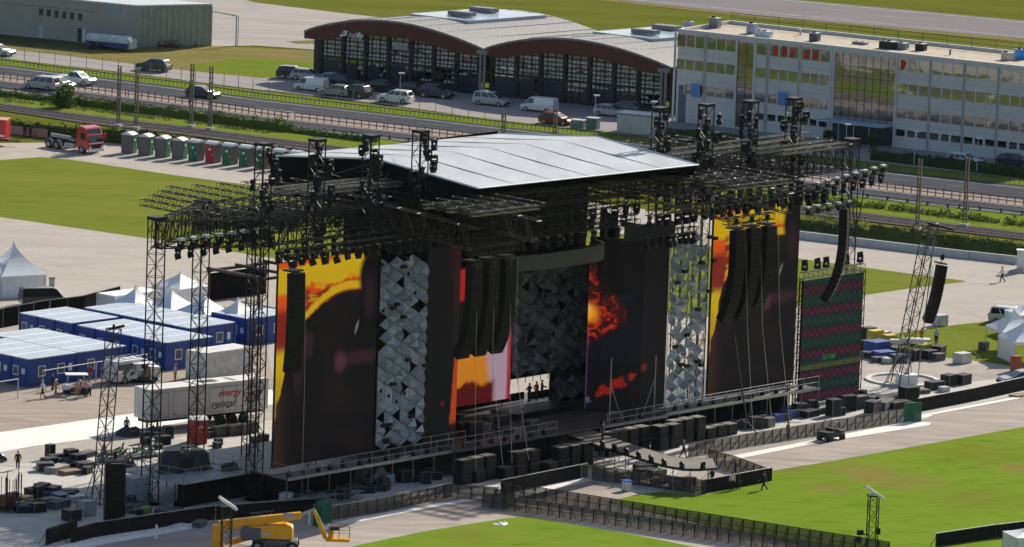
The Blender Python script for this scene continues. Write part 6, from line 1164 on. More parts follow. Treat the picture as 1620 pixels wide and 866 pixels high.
# ================================================================ small gear
def pallet_case(x, y, L_, W_, h, m_, label, name='flight_case', cat='flight case', rz=None, z=0, group=None, dx=0):
    t = thing(name, label, cat, G(x, y)+Vector((0, 0, z)), WROT if rz is None else rz, group); MB().box((0, 0, .12+h/2), (L_, W_, h)).build('body', m_, t, bevel=.02)
    e = MB()
    for zz in (.14, .1+h): e.box((0, 0, zz), (L_+.02, W_+.02, .03))
    for a in (-1, 1):
        for b in (-1, 1): e.box((a*L_/2, b*W_/2, .12+h/2), (.03, .03, h))
    e.build('edging', GREY, t)
    for a in (-1, 1):
        for b in (-1, 1): MB().tube((a*L_*.4, b*W_*.4-.03, .06), (a*L_*.4, b*W_*.4+.03, .06), .06, 8).build('castor', TYRE, t)
    return t
random.seed(61)
GEAR = [(78, 740, 1.3, .9, .8, CASE, 'black flight case leftmost in the sunlit group behind the leaning mast'), (96, 736, 1.6, 1.0, .6, CASEG, 'grey flight case in the sunlit group, behind the leftmost one'), (90, 748, 2.3, 1.2, .5, mat('dusty dolly', (.30, .28, .24), .8), 'low dusty dolly at the front of the sunlit group'), (112, 734, 1.0, .9, 1.2, CASE, 'tall black case in the middle of the sunlit group'), (124, 738, 1.1, .9, 1.0, CASE, 'black case with pale lid at the right of the sunlit group'), (133, 726, 2.6, .9, .5, CASEG, 'long low grey case at the back of the sunlit group'), (79, 728, .7, .6, 1.3, CASE, 'slim tall black case at the back left of the sunlit group'), (110, 752, 1.8, 1.1, .35, WOOD, 'low plywood dolly at the front right of the sunlit group'),
 (30, 808, 2.0, 1.2, .5, LGREY, 'low silver dolly at the left of the shaded gear group'), (48, 805, 1.6, 1.0, .45, YELP, 'yellow crate left of centre in the shaded gear group'), (66, 806, 1.8, 1.0, .5, YELP, 'second yellow crate at the front of the shaded gear group'), (52, 790, 1.3, .9, .9, CASE, 'black case behind the yellow crates'), (66, 785, 1.2, 1.0, 1.0, CASE, 'taller black case at the back of the shaded gear group'), (92, 806, 2.0, 1.1, .7, CASEG, 'grey flight case in the middle of the shaded gear group'), (99, 792, 1.8, 1.2, .6, TARPB, 'blue covered crate on the right of the shaded gear group'), (120, 796, 1.7, 1.1, .55, LGREY, 'silver case right of the blue covered crate'), (113, 826, 1.3, 1.1, 1.0, CASE, 'black box with white lid standing alone on the shaded concrete'), (137, 818, 1.2, 1.1, 1.3, mat('grey box', (.26, .27, .28), .6), 'pale grey box next to the lone black box'), (40, 798, 1.2, .8, .6, YELP, 'third yellow crate at the back left of the shaded group'), (80, 800, 1.0, .8, .6, CASE, 'small black case between the yellow and blue crates'),
 (214, 800, 1.8, 1.6, 2.4, mat('pale blue grey cabinet', (.22, .24, .27), .6), 'tall pale grey cabinet behind the black loudspeaker column at left'), (226, 815, 1.5, 1.0, .6, mat('lime cover', (.12, .28, .06), .6), 'lime green covered case before the tall pale cabinet'), (262, 820, 1.4, 1.0, .5, CASEG, 'grey case beside the lime green covered case'), (452, 800, 1.1, .8, 1.0, LGREY, 'silver twin rack under the left front walkway'), (543, 796, 1.0, .9, 1.2, CASE, 'black box alone on the concrete in front of the left walkway'), (425, 790, 1.0, .8, 1.0, CASEG, 'grey rack in the dark under the left end of the walkway'), (610, 768, 1.2, 1.0, .9, mat('sky blue cover', (.25, .36, .45), .6), 'pale blue covered case under the left walkway'), (640, 765, 1.2, 1.0, 1.1, CASE, 'black case under the right end of the left walkway'),
 (1215, 678, 1.1, .8, .9, CASEG, 'grey case under the right walkway'), (1245, 664, 1.3, 1.0, .8, TARPB, 'blue covered case before the foot of the zigzag screen'), (1228, 668, 1.2, 1.0, .7, TARPB, 'second blue covered case left of the other near the zigzag screen'), (1195, 680, .9, .8, 1.1, CASE, 'black case under the right walkway, nearest the catwalk'), (1265, 655, 1.2, .9, .9, CASEG, 'grey case right at the foot of the zigzag screen'), (1318, 660, 1.2, .9, 1.6, CASE, 'tall black case standing right of the zigzag screen foot'), (1340, 652, 1.4, 1.0, 1.5, CASE, 'second tall black case right of the zigzag screen'), (1360, 648, 1.4, .9, 1.2, CASEG, 'dark grey case in the group right of the zigzag screen'), (1380, 656, 1.6, 1.0, 1.2, CASE, 'black flight case behind the barrier, left of the green gate'), (1398, 650, 2.6, 1.2, .9, CASEG, 'long dark flight case in the middle behind the green gate'), (1420, 648, 2.4, 1.2, .7, CASE, 'long low black case behind the green gate'), (1437, 640, 1.6, 1.2, 1.6, CASE, 'tall black case right behind the green gate'), (1413, 632, 3.4, 1.0, .4, CASE, 'long low black ramp at the ring of the right leaning mast'), (1446, 625, 3.0, 1.0, .4, CASEG, 'long low grey ramp right of the leaning mast foot'),
 (1478, 618, 1.7, 1.0, .8, CASE, 'black case left in the trio behind the right fence'), (1500, 612, 1.3, 1.0, 1.1, CASE, 'black case in the middle of the trio behind the right fence'), (1523, 610, 1.5, 1.0, 1.0, CASE, 'black case at the right of the trio behind the right fence'), (1493, 622, .9, .7, .5, LGREY, 'small silver box in front of the trio behind the right fence'),
 (1372, 556, 1.4, 1.0, 1.0, CASE, 'black case at the left of the colourful pile beyond the zigzag screen'), (1374, 540, 1.2, 1.0, 1.3, CASE, 'tall dark case behind the colourful pile'), (1388, 560, 2.2, 1.6, 1.2, TARPB, 'large blue covered stack in the colourful pile'), (1398, 570, 2.0, 1.4, .8, TARPB, 'low blue covered stack at the front of the colourful pile'), (1384, 548, 1.4, 1.0, 1.5, YELP, 'yellow crate in the colourful pile'), (1406, 552, 1.2, 1.0, 1.3, YELP, 'second yellow crate right in the colourful pile'), (1398, 545, 1.2, .9, 1.2, mat('pale sack', (.45, .45, .42), .7), 'pale sack on the back of the colourful pile'), (1404, 576, 1.1, .8, .5, LGREY, 'white and blue bundle in front of the colourful pile'), (1460, 565, 1.4, 1.0, 1.2, YELP, 'yellow crate right of the leaning mast'), (1470, 570, 1.4, 1.0, .9, CASE, 'dark case right of the yellow crate by the leaning mast'), (1484, 566, 1.5, 1.1, 1.1, CASE, 'black case with the blue shirted man, right of the leaning mast'), (1484, 578-6, 1.2, .8, .7, CASEG, 'grey case in front of the black ones right of the leaning mast'), (1448, 568, 1.4, 1.0, .9, CASE, 'black case directly at the right foot of the leaning mast'),
 (1522, 576, 1.5, 1.1, 1.0, mat('white machine', (.5, .5, .48), .6), 'white box machine standing on the asphalt before the side lawn'), (1556, 556, .9, .8, .8, CASEG, 'small grey box on the side lawn before the right tents'), (1487, 517, 1.2, 1.0, 1.1, LGREY, 'pale grey box under the right crane loudspeaker')]
for g_ in GEAR: pallet_case(*g_, rz=WROT+random.uniform(-.35, .35))
random.seed(83)
PROT = {}
def clutter(reg, n, label, group, where='S', zmax=1.3):
    """dense small gear: every case is a copy of one of a few cases"""
    ks = [(CASE, 1.2, .7, .8), (CASE, .8, .6, 1.1), (CASEG, 1.5, .8, .5), (CASE, 1.8, .9, .6), (BLK, .6, .6, .6), (TARPD, 1.3, .9, .7)]
    for i in range(n):
        k = random.choice(range(len(ks))); m_, L_, W_, h = ks[k]
        if where == 'S': p = S(random.uniform(*reg[0]), random.uniform(*reg[1]), 0)
        else: p = G(random.uniform(*reg[0]), random.uniform(*reg[1]))
        rz_ = WROT+random.uniform(-.6, .6); nm = group.split(' ')[0]+str(k)
        if (group, k) not in PROT:
            o = pallet_case(0, 0, L_, W_, h, m_, label, rz=rz_, group=group); o.location = p; PROT[(group, k)] = o
        else: dup(PROT[(group, k)], p, rz_, scale=random.uniform(.7, 1.15))
clutter(((1, 20), (-.6, 1.8)), 26, 'small dark case in the dense gear under the left front walkway', 'gear under the left walkway'); clutter(((53, 72), (-.6, 2.2)), 22, 'small dark case in the dense gear under the right front walkway', 'gear under the right walkway'); clutter(((72, 84), (-.5, 3.5)), 16, 'small dark case in the dense gear before the zigzag screen', 'gear before the zigzag screen')
clutter(((10, 140), (785, 815)), 22, 'small dark case in the shaded gear group at lower left', 'shaded gear at lower left', 'P'); clutter(((70, 140), (728, 752)), 14, 'small dark case in the sunlit gear group behind the leaning mast', 'sunlit gear behind the leaning mast', 'P'); clutter(((190, 320), (800, 838)), 16, 'small dark case in the shade before the left side platform', 'gear before the side platform', 'P'); clutter(((1372, 1475), (545, 575)), 16, 'small dark case in the colourful pile beyond the zigzag screen', 'small cases in the colourful pile', 'P'); clutter(((205, 420), (688, 722)), 18, 'small dark case in the gear under the generator trailer', 'gear under the generator trailer', 'P'); clutter(((32.5, 37), (9, 18)), 10, 'small dark case inside the catwalk enclosure', 'gear inside the catwalk enclosure'); clutter(((24, 36), (-8, -4)), 12, 'small dark case at the back of the stage opening', 'gear at the back of the stage opening')
for o in [x for x in bpy.data.objects if x.get('group') == 'gear at the back of the stage opening']: o.location.z = 2.5
t = thing('covered_stack', 'crumpled black plastic bundle lying under the left walkway', 'bundle', G(580, 768), .4); b = MB(); n_ = 12
b.rings([[Vector((math.cos(2*math.pi*k/n_)*2.1*q*random.uniform(.85, 1.1), math.sin(2*math.pi*k/n_)*1.2*q*random.uniform(.85, 1.1), 2.2*z_+random.uniform(-.1, .1))) for k in range(n_)] for q, z_ in ((1, .02), (.95, .35), (.7, .75), (.3, 1.0))]); b.build('cover', mat('shiny black plastic', (.02, .022, .03), .3, 0, .2, 2, .5, .7), t); MB().box((0, 0, .05), (2, 1.2, .1)).build('pallet', WOOD, t)
for i, (x, y, m_, l) in enumerate(((286, 835, TARPW, 'crumpled white plastic sheet lying on the shaded concrete at left'), (232, 836, TARPD, 'dark crumpled sheet beside the white plastic sheet'), (205, 690, TARPD, 'dark bundle under the end of the generator container'), (250, 690, TARPD, 'dark pile of cloths under the generator trailer'), (205, 742, TARPD, 'dark tarpaulin draped case left of the side platform'), (793, 832, TARPW, 'white plastic sheet lying on the front lawn'), (720, 706, TARPD, 'dark cloth bundle on the ground under the inner screen'))):
    t = thing('plastic_sheet' if 'sheet' in l else 'bundle', l, 'sheet' if 'sheet' in l else 'bundle', G(x, y), random.uniform(0, 3)); b = MB(); n_ = 14; s_ = 1.5 if i in (0, 2, 3) else .9; hh = .25 if 'sheet' in l else .8
    b.rings([[Vector((math.cos(2*math.pi*k/n_)*s_*q*random.uniform(.7, 1.2), math.sin(2*math.pi*k/n_)*s_*.8*q*random.uniform(.7, 1.2), .02+hh*z_*random.uniform(.6, 1.2))) for k in range(n_)] for q, z_ in ((1, 0), (.8, .6), (.45, 1.0), (.1, .8))]); b.build('folds', m_, t)
# rods in a rack, dolly of green cable bundles, left edge
t = thing('pole_rack', 'rack of thin upright steel poles at the lower left edge', 'rack', G(18, 808), WROT); b = MB(); random.seed(71)
for k in range(22): x, y_ = random.uniform(-1.5, 2.5), random.uniform(-1.2, 1.2); b.tube((x, y_, .2), (x+random.uniform(-.05, .05), y_, random.uniform(2.4, 3.4)), .03, 4)
b.build('poles', BLK, t); MB().box((0.4, 0, .5), (4.4, 2.6, .12)).box((.4, -1.3, .9), (4.4, .08, .08)).box((.4, 1.3, .9), (4.4, .08, .08)).build('tray', BLK, t); MB().box((-.8, -.2, 1.0), (1.2, 1.0, .9)).build('brown_crate', RUST, t)
t = thing('cable_dolly', 'long low dolly heaped with green cables behind the leaning mast', 'dolly', G(205, 728), R(44)); MB().box((0, 0, .3), (6.5, 1.4, .12)).build('bed', CASEG, t); b = MB()
for k in range(60): p = Vector((random.uniform(-3.1, 3.1), random.uniform(-.6, .6), random.uniform(.4, 1.0))); b.tube(p, p+Vector((random.uniform(-.8, .8), random.uniform(-.4, .4), random.uniform(-.3, .5))), .09, 5)
b.build('cables', mat('green cable', (.02, .10, .03), .6, 0, .5, 3), t); r_ = MB()
for k in range(6): r_.tube((-3.2+k*1.28, -.7, .3), (-3.2+k*1.28, -.7, 1.2), .03, 4)
r_.tube((-3.2, -.7, 1.2), (3.2, -.7, 1.2), .03, 4).build('guard_rail', GREY, t)
for x in (-2.6, 2.6):
    for s in (-.5, .5): MB().tube((x, s-.05, .14), (x, s+.05, .14), .14, 10).build('wheel', TYRE, t)
random.seed(72)
for i, (x, y) in enumerate(((350, 692), (372, 690), (392, 688))):
    t = thing('barrier_stack', 'stack of folded dark barriers beside the red portable toilets', 'barrier stack', G(x, y), WROT, 'barrier stacks near the red toilets'); b = MB()
    for k in range(5): b.box((0, (k-2)*.16, .55), (2.1, .06, 1.0))
    b.build('barriers', CASEG, t); MB().box((0, 0, .04), (2.2, 1.1, .08)).build('pallet', WOOD, t)
t = thing('aircraft_nose', 'black rounded spotlight casing cut off by the left edge', 'spotlight', G(-3, 758), 0); t.name = 'spotlight'
MB().tube((0, 0, 0), (0, 0, 1.6), .08, 6).tube((-.5, 0, .03), (.5, 0, .03), .05, 4).build('stand', BLK, t); MB().rings([[Vector((x, r_*math.cos(a), 1.9+r_*math.sin(a)-x*.25)) for a in ss(0, 2*math.pi, 12)[:-1]] for x, r_ in ((-.8, .35), (-.3, .55), (.3, .45), (.75, .12))]).build('casing', mat('glossy black', (.02, .02, .022), .2, 0, .1, 1, .5), t, smooth=True)

# ================================================================ leaning masts with loudspeakers
def leaning(base, top, label, sz=.9, arm=True):
    d = top-base; L_ = d.length; x = d.normalized(); t = thing('leaning_mast', label, 'mast', base); y = Dv; y = (y-x*y.dot(x)).normalized(); z = x.cross(y)
    o = bpy.data.objects.new('lattice', truss_mesh(L_, sz, sz, .95, .055, .03, mat('weathered mast steel', (.09, .08, .07), .6, .4, .4, 3))); COL.objects.link(o); o.parent = t; o.matrix_basis = Matrix(((x.x, y.x, z.x, 0), (x.y, y.y, z.y, 0), (x.z, y.z, z.z, 0), (0, 0, 0, 1)))
    for a in (0, 1.57, 3.14, 4.71):
        q = Vector((math.cos(a+.6)*1.7, math.sin(a+.6)*1.7, .1)); MB().tube(q, d*.36, .05, 5).tube(q, Vector((0, 0, .15)), .06, 5).build('outrigger', GREY, t); MB().box(q, (.5, .5, .15)).build('foot_plate', BLK, t)
    hd_ = MB().tube(d-Wv*.6, d+Wv*1.2+Vector((0, 0, .1)), .13, 6).tube(d, d+Vector((0, 0, .35)), .12, 6); hd_.build('head_beam', BLK, t); return t
b0 = G(157, 800); leaning(b0, onplane(180, 520, b0, Vector((0, -1, 0))), 'leaning lattice mast in front of the blue cabins at lower left')
b1 = G(1420, 612); tp1 = onplane(1472, 358, b1, Vector((0, -1, 0))); lm = leaning(b1, tp1, 'leaning lattice crane mast on a ring at the right of the stage', 1.0)
MB().tube(tp1-b1+Vector((-.3, 0, .3)), tp1-b1+Vector((2.2, 0, -.25)), .14, 6).build('jib', BLK, lm); MB().tube(tp1-b1+Vector((.4, 0, -1)), Vector((1.9, 0, 1.0)), .05, 5).tube(Vector((.5, 0, 4.5)), Vector((3.2, 0, 4.6)), .08, 5).build('stay', GREY, lm); MB().box((1.6, 0, 4.6), (2.6, 1.0, .25)).box((.7, 0, 4.4), (3.2, .7, .3)).build('platform', mat('pale deck', (.5, .5, .5), .6), lm)
b_ = MB(); ring = [Vector((math.cos(a)*3.6, math.sin(a)*3.6, 0)) for a in ss(0, 2*math.pi, 36)[:-1]]; ring2 = [q*.86 for q in ring]
b_.rings([[q+Vector((0, 0, .02)) for q in ring], [q+Vector((0, 0, .28)) for q in ring], [q+Vector((0, 0, .28)) for q in ring2], [q+Vector((0, 0, .02)) for q in ring2]], cap=False); tag(b_.build('ballast_ring', mat('pale ring', (.5, .5, .49), .6), loc=G(1428, 604)), 'pale ballast ring on the ground round the right leaning mast', 'ring')
t = thing('water_tank', 'white rounded ballast tank at the foot of the right leaning mast', 'tank', G(1434, 612), .4); MB().box((0, 0, .65), (1.9, 1.4, 1.2)).build('tank', WHITE, t, bevel=.2); MB().tube((0, 0, 1.25), (0, 0, 1.35), .25, 10).build('cap', BLK, t)
line_array(0, 0, 0, 15, 'black loudspeaker column hanging from the right leaning mast', bw=.95, bh=.38, curve=1.7, pos=onplane(1490, 420, b1, Vector((0, -1, 0))), rz=-.5).rotation_euler = (0, R(9), WROT-.5)
pk = onplane(1489, 405, b1, Vector((0, -1, 0))); wire('steel_cable', [tp1, pk], 'steel cable from the crane jib to the hanging loudspeaker column', .03, GREY); wire('steel_cable', [onplane(1476, 420, b1, Vector((0, -1, 0))), onplane(1462, 500, b1, Vector((0, -1, 0)))], 'thin chain beside the right crane loudspeaker', .03, GREY); wire('guy_wire', [onplane(1490, 510, b1, Vector((0, -1, 0))), G(1560, 575)], 'pale guy line from the crane loudspeaker to the ground', .02, ALU)
bp = G(176, 833); t = line_array(0, 0, 0, 10, 'broad black loudspeaker column standing by the leaning mast at lower left', bw=1.7, bh=.52, curve=.1, pos=bp+Vector((.2, 0, 5.3)), rz=-.6)
# tents and cars at the right edge
pagoda(1622, 572, 4.2, 4.3, 'white pagoda tent with gathered side curtains at the right edge', (0, 0, 0, 1), R(20)); pagoda(1602, 556, 4.2, 4.2, 'white pagoda tent behind the one with gathered curtains', (0, 0, 0, 0), R(20)); pagoda(1625, 530, 3.6, 3.3, 'low white tent furthest back at the right edge', (1, 1, 1, 1), R(20))
t = thing('ice_chest', 'rust red upright cabinet under the right tent', 'cabinet', G(1606, 590), .3); MB().box((0, 0, .85), (.9, .8, 1.7)).build('body', mat('brick red', (.28, .06, .03), .5), t, bevel=.08); MB().box((0, -.42, .9), (.7, .04, 1.3)).build('door', mat('brick red', (.28, .06, .03), .5), t); t.name = 'cabinet'
car(1612, 610, R(200), 'hatch', P_S, 'silver grey car cut off by the right edge behind the fence'); car(1600, 513, R(-20), 'mpv', P_S, 'pale car behind the tents at the right edge')
# ================================================================ people
def skin_body(J, name):
    """J: list of (point, radius, parent index) -> one continuous mesh"""
    me = bpy.data.meshes.new(name); me.from_pydata([j[0] for j in J], [(i, j[2]) for i, j in enumerate(J) if j[2] is not None], []); o = bpy.data.objects.new('tmp', me); COL.objects.link(o)
    md = o.modifiers.new('skin', 'SKIN'); md.use_smooth_shade = True
    for i, j in enumerate(J): me.skin_vertices[0].data[i].radius = j[1] if isinstance(j[1], tuple) else (j[1], j[1])
    me.skin_vertices[0].data[0].use_root = True
    sb_ = o.modifiers.new('sub', 'SUBSURF'); sb_.levels = 1; sb_.render_levels = 1; bpy.context.view_layer.update()
    m2 = bpy.data.meshes.new_from_object(o.evaluated_get(bpy.context.evaluated_depsgraph_get())); bpy.data.objects.remove(o); m2.name = name; return m2
def pose(kind):
    J = [((0, 0, .95), (.15, .11), None), ((0, 0, 1.12), (.135, .10), 0), ((0, .01, 1.32), (.165, .11), 1), ((0, .01, 1.44), (.10, .08), 2), ((0, 0, 1.51), .055, 3), ((0, -.015, 1.60), (.085, .095), 4), ((0, -.005, 1.70), (.075, .085), 5)]
    seg = []
    for s in (-1, 1):
        f = {'stand': 0, 'walk': .30*s, 'work': 0, 'hips': 0}[kind]; a = len(J)
        J += [((s*.10, 0, .90), .095, 0), ((s*.11, -.02-f*.55, .50), .062, a), ((s*.11, .03-f+(.12 if f < 0 else 0), .09+(.05 if f < 0 else 0)), .042, a+1), ((s*.12, -.14-f+(.12 if f < 0 else 0), .035+(.02 if f < 0 else 0)), (.045, .03), a+2)]
        a = len(J); g = -f*.9
        el, wr_ = {'stand': ((s*.25, .03, 1.15), (s*.26, -.05, .91)), 'walk': ((s*.25, .03-g*.4, 1.15), (s*.25, -.08-g, .93)), 'work': ((s*.24, -.05, 1.16), (s*.17, -.32, 1.12)), 'hips': ((s*.34, .08, 1.18), (s*.2, -.03, 1.0))}[kind]
        h = (Vector(wr_)-Vector(el)).normalized(); pm = Vector(wr_)+h*.07
        J += [((s*.19, .01, 1.42), .062, 3), (el, .045, a), (wr_, .03, a+1), (tuple(pm), (.038, .02), a+2)]
        sd_ = Vector((0, 1, 0)) if abs(h.y) < .8 else Vector((1, 0, 0)); sd_ = (sd_-h*sd_.dot(h)).normalized(); pi = len(J)-1
        for q, ln in ((-.03, .06), (-.01, .075), (.01, .07), (.03, .055)): b = len(J); J += [(tuple(pm+h*.04+sd_*q), .009, pi), (tuple(pm+h*(.04+ln*.6)+sd_*q+Vector((0, -.008, 0))), .008, b)]
        b = len(J); J += [(tuple(Vector(wr_)+h*.03+sd_*.045), .011, a+2), (tuple(Vector(wr_)+h*.07+sd_*.06), .009, b)]
    return J
BODY = {k: skin_body(pose(k), 'body') for k in ('stand', 'walk', 'work', 'hips')}
SKINM = mat('skin', (.42, .24, .17), .6, 0, .05, 5); HAIR = mat('dark hair', (.03, .02, .015), .7); SHOE = mat('dark shoes', (.02, .02, .02), .7)
CM = {c: mat('cloth '+c, v, .85, 0, .12, 6) for c, v in {'white': (.6, .6, .58), 'black': (.02, .02, .022), 'navy': (.02, .03, .09), 'blue': (.05, .16, .40), 'red': (.4, .04, .03), 'orange': (.6, .16, .03), 'yellow': (.55, .5, .05), 'grey': (.18, .18, .19), 'khaki': (.25, .2, .13), 'lblue': (.3, .42, .5), 'pink': (.5, .25, .25)}.items()}
CL = {}
def cloth_mesh(kind, part, short):
    k = (kind, part, short)
    if k in CL: return CL[k]
    me = BODY[kind]; v = [tuple(a.co+a.normal*.014) for a in me.vertices]; f = []
    for p in me.polygons:
        c = p.center
        arm = abs(c.x) > .205 or (c.z > .9 and c.y < -.14)
        if part == 'shirt' and 1.0 < c.z < 1.475 and (not arm or c.z > (1.22 if short else .98)): f.append(tuple(p.vertices))
        if part == 'trousers' and (.46 if short else .09) < c.z < 1.02 and not arm: f.append(tuple(p.vertices))
        if part == 'shoes' and c.z < .1: f.append(tuple(p.vertices))
    m_ = bpy.data.meshes.new(part); m_.from_pydata(v, [], f); m_.update(); CL[k] = m_; return m_
HM = MB().sphere((0, .012, 1.685), .108, 10, 6, (.9, 1, .85)); HATM = MB().sphere((0, .0, 1.70), .125, 10, 6, (.95, 1.1, .75)); FACE = MB().sphere((-.032, -.088, 1.625), .011, 5, 4).sphere((.032, -.088, 1.625), .011, 5, 4).box((0, -.095, 1.56), (.04, .012, .008)); NOSE = MB().box((0, -.108, 1.60), (.02, .025, .03)).box((-.088, 0, 1.61), (.016, .03, .05)).box((.088, 0, 1.61), (.016, .03, .05))
PM = {}
for nm, b in (('hair', HM), ('helmet', HATM), ('face', FACE), ('nose_and_ears', NOSE)): o = b.build(nm, None); PM[nm] = o.data; bpy.data.objects.remove(o)
def person(p, rz, kind, shirt, trou, label, short=False, hat=None, z=0):
    if not isinstance(p, Vector): p = G(*p)
    t = thing('person', label, 'person', p+Vector((0, 0, z)), rz)
    def part(nm, me, m_, par=t):
        o = bpy.data.objects.new(nm, me); COL.objects.link(o); o.parent = par
        if not me.materials: me.materials.append(m_)
        o.material_slots[0].link = 'OBJECT'; o.material_slots[0].material = m_; return o
    bo = part('body', BODY[kind], SKINM); part('shirt', cloth_mesh(kind, 'shirt', short), CM[shirt]); part('trousers', cloth_mesh(kind, 'trousers', short), CM[trou]); part('shoes', cloth_mesh(kind, 'shoes', False), SHOE)
    part('hair', PM['hair'], HAIR); part('eyes_and_mouth', PM['face'], HAIR, t); part('nose_and_ears', PM['nose_and_ears'], SKINM, t)
    if hat: part('helmet', PM['helmet'], CM[hat])
    return t
person((67, 632), R(-60), 'walk', 'white', 'black', 'person in white shirt and black shorts walking left of the golf cart', True, 'lblue'); person((88, 630), R(-50), 'walk', 'khaki', 'khaki', 'person in tan clothes and white cap walking behind the one in black shorts', True, 'white'); person((83, 620), R(120), 'stand', 'black', 'black', 'person in black by the cabin wall behind the walking pair')
person((122, 631), R(20), 'stand', 'pink', 'khaki', 'person in pink shirt and tan trousers at the golf cart', True); person((135, 631), R(-30), 'hips', 'pink', 'black', 'person in pink shirt and black trousers at the golf cart'); person((143, 628), R(-80), 'stand', 'white', 'black', 'person in white at the rear of the golf cart'); person((142, 606), R(0), 'stand', 'red', 'grey', 'person in red behind the golf cart'); person((209, 604), R(60), 'work', 'yellow', 'black', 'person in yellow safety vest at the grey cart'); person((277, 605), R(-60), 'stand', 'lblue', 'orange', 'person in pale blue shirt and orange trousers by the blue cabin', True, 'orange')
person((200, 690), R(30), 'stand', 'grey', 'black', 'person in dark clothes at the end of the generator container')
for i, (w_, d_, k_, s_, l) in enumerate(((42.6, -8.4, 'hips', 'red', 'person in red on the back riser in front of the bright gap'), (43.6, -8.6, 'work', 'black', 'person in black on the back riser, middle of three before the gap'), (45.2, -8.3, 'hips', 'navy', 'person in navy on the back riser, right of three before the gap'), (41.4, -8.2, 'work', 'black', 'person in black bending left of the three on the riser'))): person(S(w_, d_, 3.15), WROT+i, k_, s_, 'black', l)
person((953, 707), WROT+.3, 'stand', 'navy', 'black', 'person in navy standing on the root of the catwalk', z=0).location = G(953, 698, 2.2)
person((907, 742), R(10), 'stand', 'lblue', 'navy', 'person in light blue in front of the black subwoofers'); person((737, 762), R(-10), 'stand', 'blue', 'black', 'person in blue between the left subwoofers'); person((1081, 727), R(70), 'walk', 'black', 'black', 'person in black with pale cap beside the catwalk tip', False, 'grey'); person((1126, 772), R(-40), 'work', 'black', 'black', 'person in black inside the catwalk enclosure'); person((1158, 778), R(20), 'stand', 'white', 'black', 'person in white and black standing outside the catwalk fence'); person((1167, 777), R(-20), 'stand', 'black', 'black', 'person in black next to the one in white outside the catwalk fence'); person((1163, 757), R(100), 'stand', 'black', 'black', 'person in black behind the pair at the catwalk fence'); person((1208, 778), R(-70), 'walk', 'navy', 'black', 'person in navy walking at the right corner of the catwalk fence')
person((1585, 448), R(-70), 'walk', 'white', 'navy', 'person in white shirt walking alone across the plaza at right'); person(G(1480, 562)+Vector((0, 0, .9)), R(30), 'stand', 'lblue', 'navy', 'person in light blue and yellow helmet among the cases by the crane mast', False, 'yellow'); person(G(1457, 556)+Vector((0, 0, .6)), R(-30), 'work', 'orange', 'grey', 'person in orange working at the crane mast'); person((1246, 697), R(60), 'stand', 'black', 'black', 'person in black behind the barrier near the utility cart'); person(S(44, -3.5, 2.5), WROT, 'work', 'lblue', 'black', 'person in pale shirt crouching over gear on the stage floor'); person((28, 745), R(0), 'walk', 'black', 'black', 'person in black at the left edge among the gear')
person((147, 216), R(40), 'stand', 'red', 'black', 'person in red beside the red lorry') if False else None
person((39, 217), R(30), 'stand', 'black', 'black', 'person in black standing behind the red lorry, nearer the trailer'); person((48, 217), R(-30), 'hips', 'black', 'black', 'person in black standing right beside another behind the red lorry'); person((548, 148), R(20), 'stand', 'navy', 'black', 'person in dark clothes by the parked cars before the hangar')

random.seed(97)
for i, (w0, d0, w1, d1) in enumerate(((2, 2.2, 18, 3.4), (6, 3.8, 22, 5.6), (-12, -1, 2, 3.5), (-20, -6, -6, 0), (56, 3.2, 74, 3.6), (60, 4.6, 78, 5.4), (72, 2.2, 88, 4.0), (-16, -14, -4, -9), (20, 6.0, 33, 5.5), (40, 5.0, 56, 4.4))):
    P = [S(w0+(w1-w0)*q/14, d0+(d1-d0)*q/14+.5*math.sin(q*.9+i)+random.uniform(-.25, .25), .05) for q in range(15)]; wire('ground_cable', P, 'black power cable snaking over the concrete around the stage', .045, BLK, 'cable', 'power cables on the ground')
# ================================================================ crowd barriers
MESH = veil_mat('barrier net', (.10, .082, .066), .40); BFR = mat('barrier frame', (.016, .015, .015), .6, .2, .3, 4, .2)
def barrier_proto(L, h, label, group, net=True, top=ALU, m_=None):
    t = thing('crowd_barrier', label, 'barrier', (0, 0, 0), 0, group); b = MB().tube((.02, 0, 0), (.02, 0, h), .035, 4).tube((L-.02, 0, 0), (L-.02, 0, h), .035, 4).tube((0, 0, h*.5), (L, 0, h*.5), .025, 4).tube((0, 0, .06), (L, 0, .06), .03, 4)
    b.build('frame', BFR, t); MB().bx(.03, L-.03, -.012, .012, .08, h-.05).build('panel', m_ or MESH, t); MB().tube((0, 0, h), (L, 0, h), .04, 5).build('top_rail', top, t)
    s = MB()
    for x in (.1, L-.1): s.tube((x, 0, h*.85), (x, .75, .05), .03, 4).tube((x, 0, .05), (x, .8, .05), .03, 4)
    s.build('strut', BFR, t); MB().bx(.0, L, .02, .95, .02, .05).build('foot_plate', BFR, t); return t
def fence(pts, L, h, label, group, m_=None, top=BFR, gap=(), back=1):
    P = [G(x, y) for x, y in pts]; first = None; i = 0
    for p, hd in along(P, L):
        i += 1
        if i in gap: continue
        if back < 0: p = p+Vector((math.cos(hd)*L, math.sin(hd)*L, 0)); hd += math.pi
        if first is None: first = barrier_proto(L, h, label, group, True, top, m_); first.location = p; first.rotation_euler = (0, 0, hd)
        else: dup(first, p, hd)
SOL = mat('solid black barrier cloth', (.008, .0075, .0075), .8, 0, .4, 2, .15)
fence([(150, 852), (330, 826), (500, 813)], 1.2, 1.35, 'black cloth covered barrier in the left front fence run', 'left front fence run', SOL, ALU); fence([(520, 826), (600, 813), (703, 791)], 1.15, 1.35, 'dark mesh crowd barrier in the run right of the boom lift', 'front barrier run right of the boom lift', None, ALU)
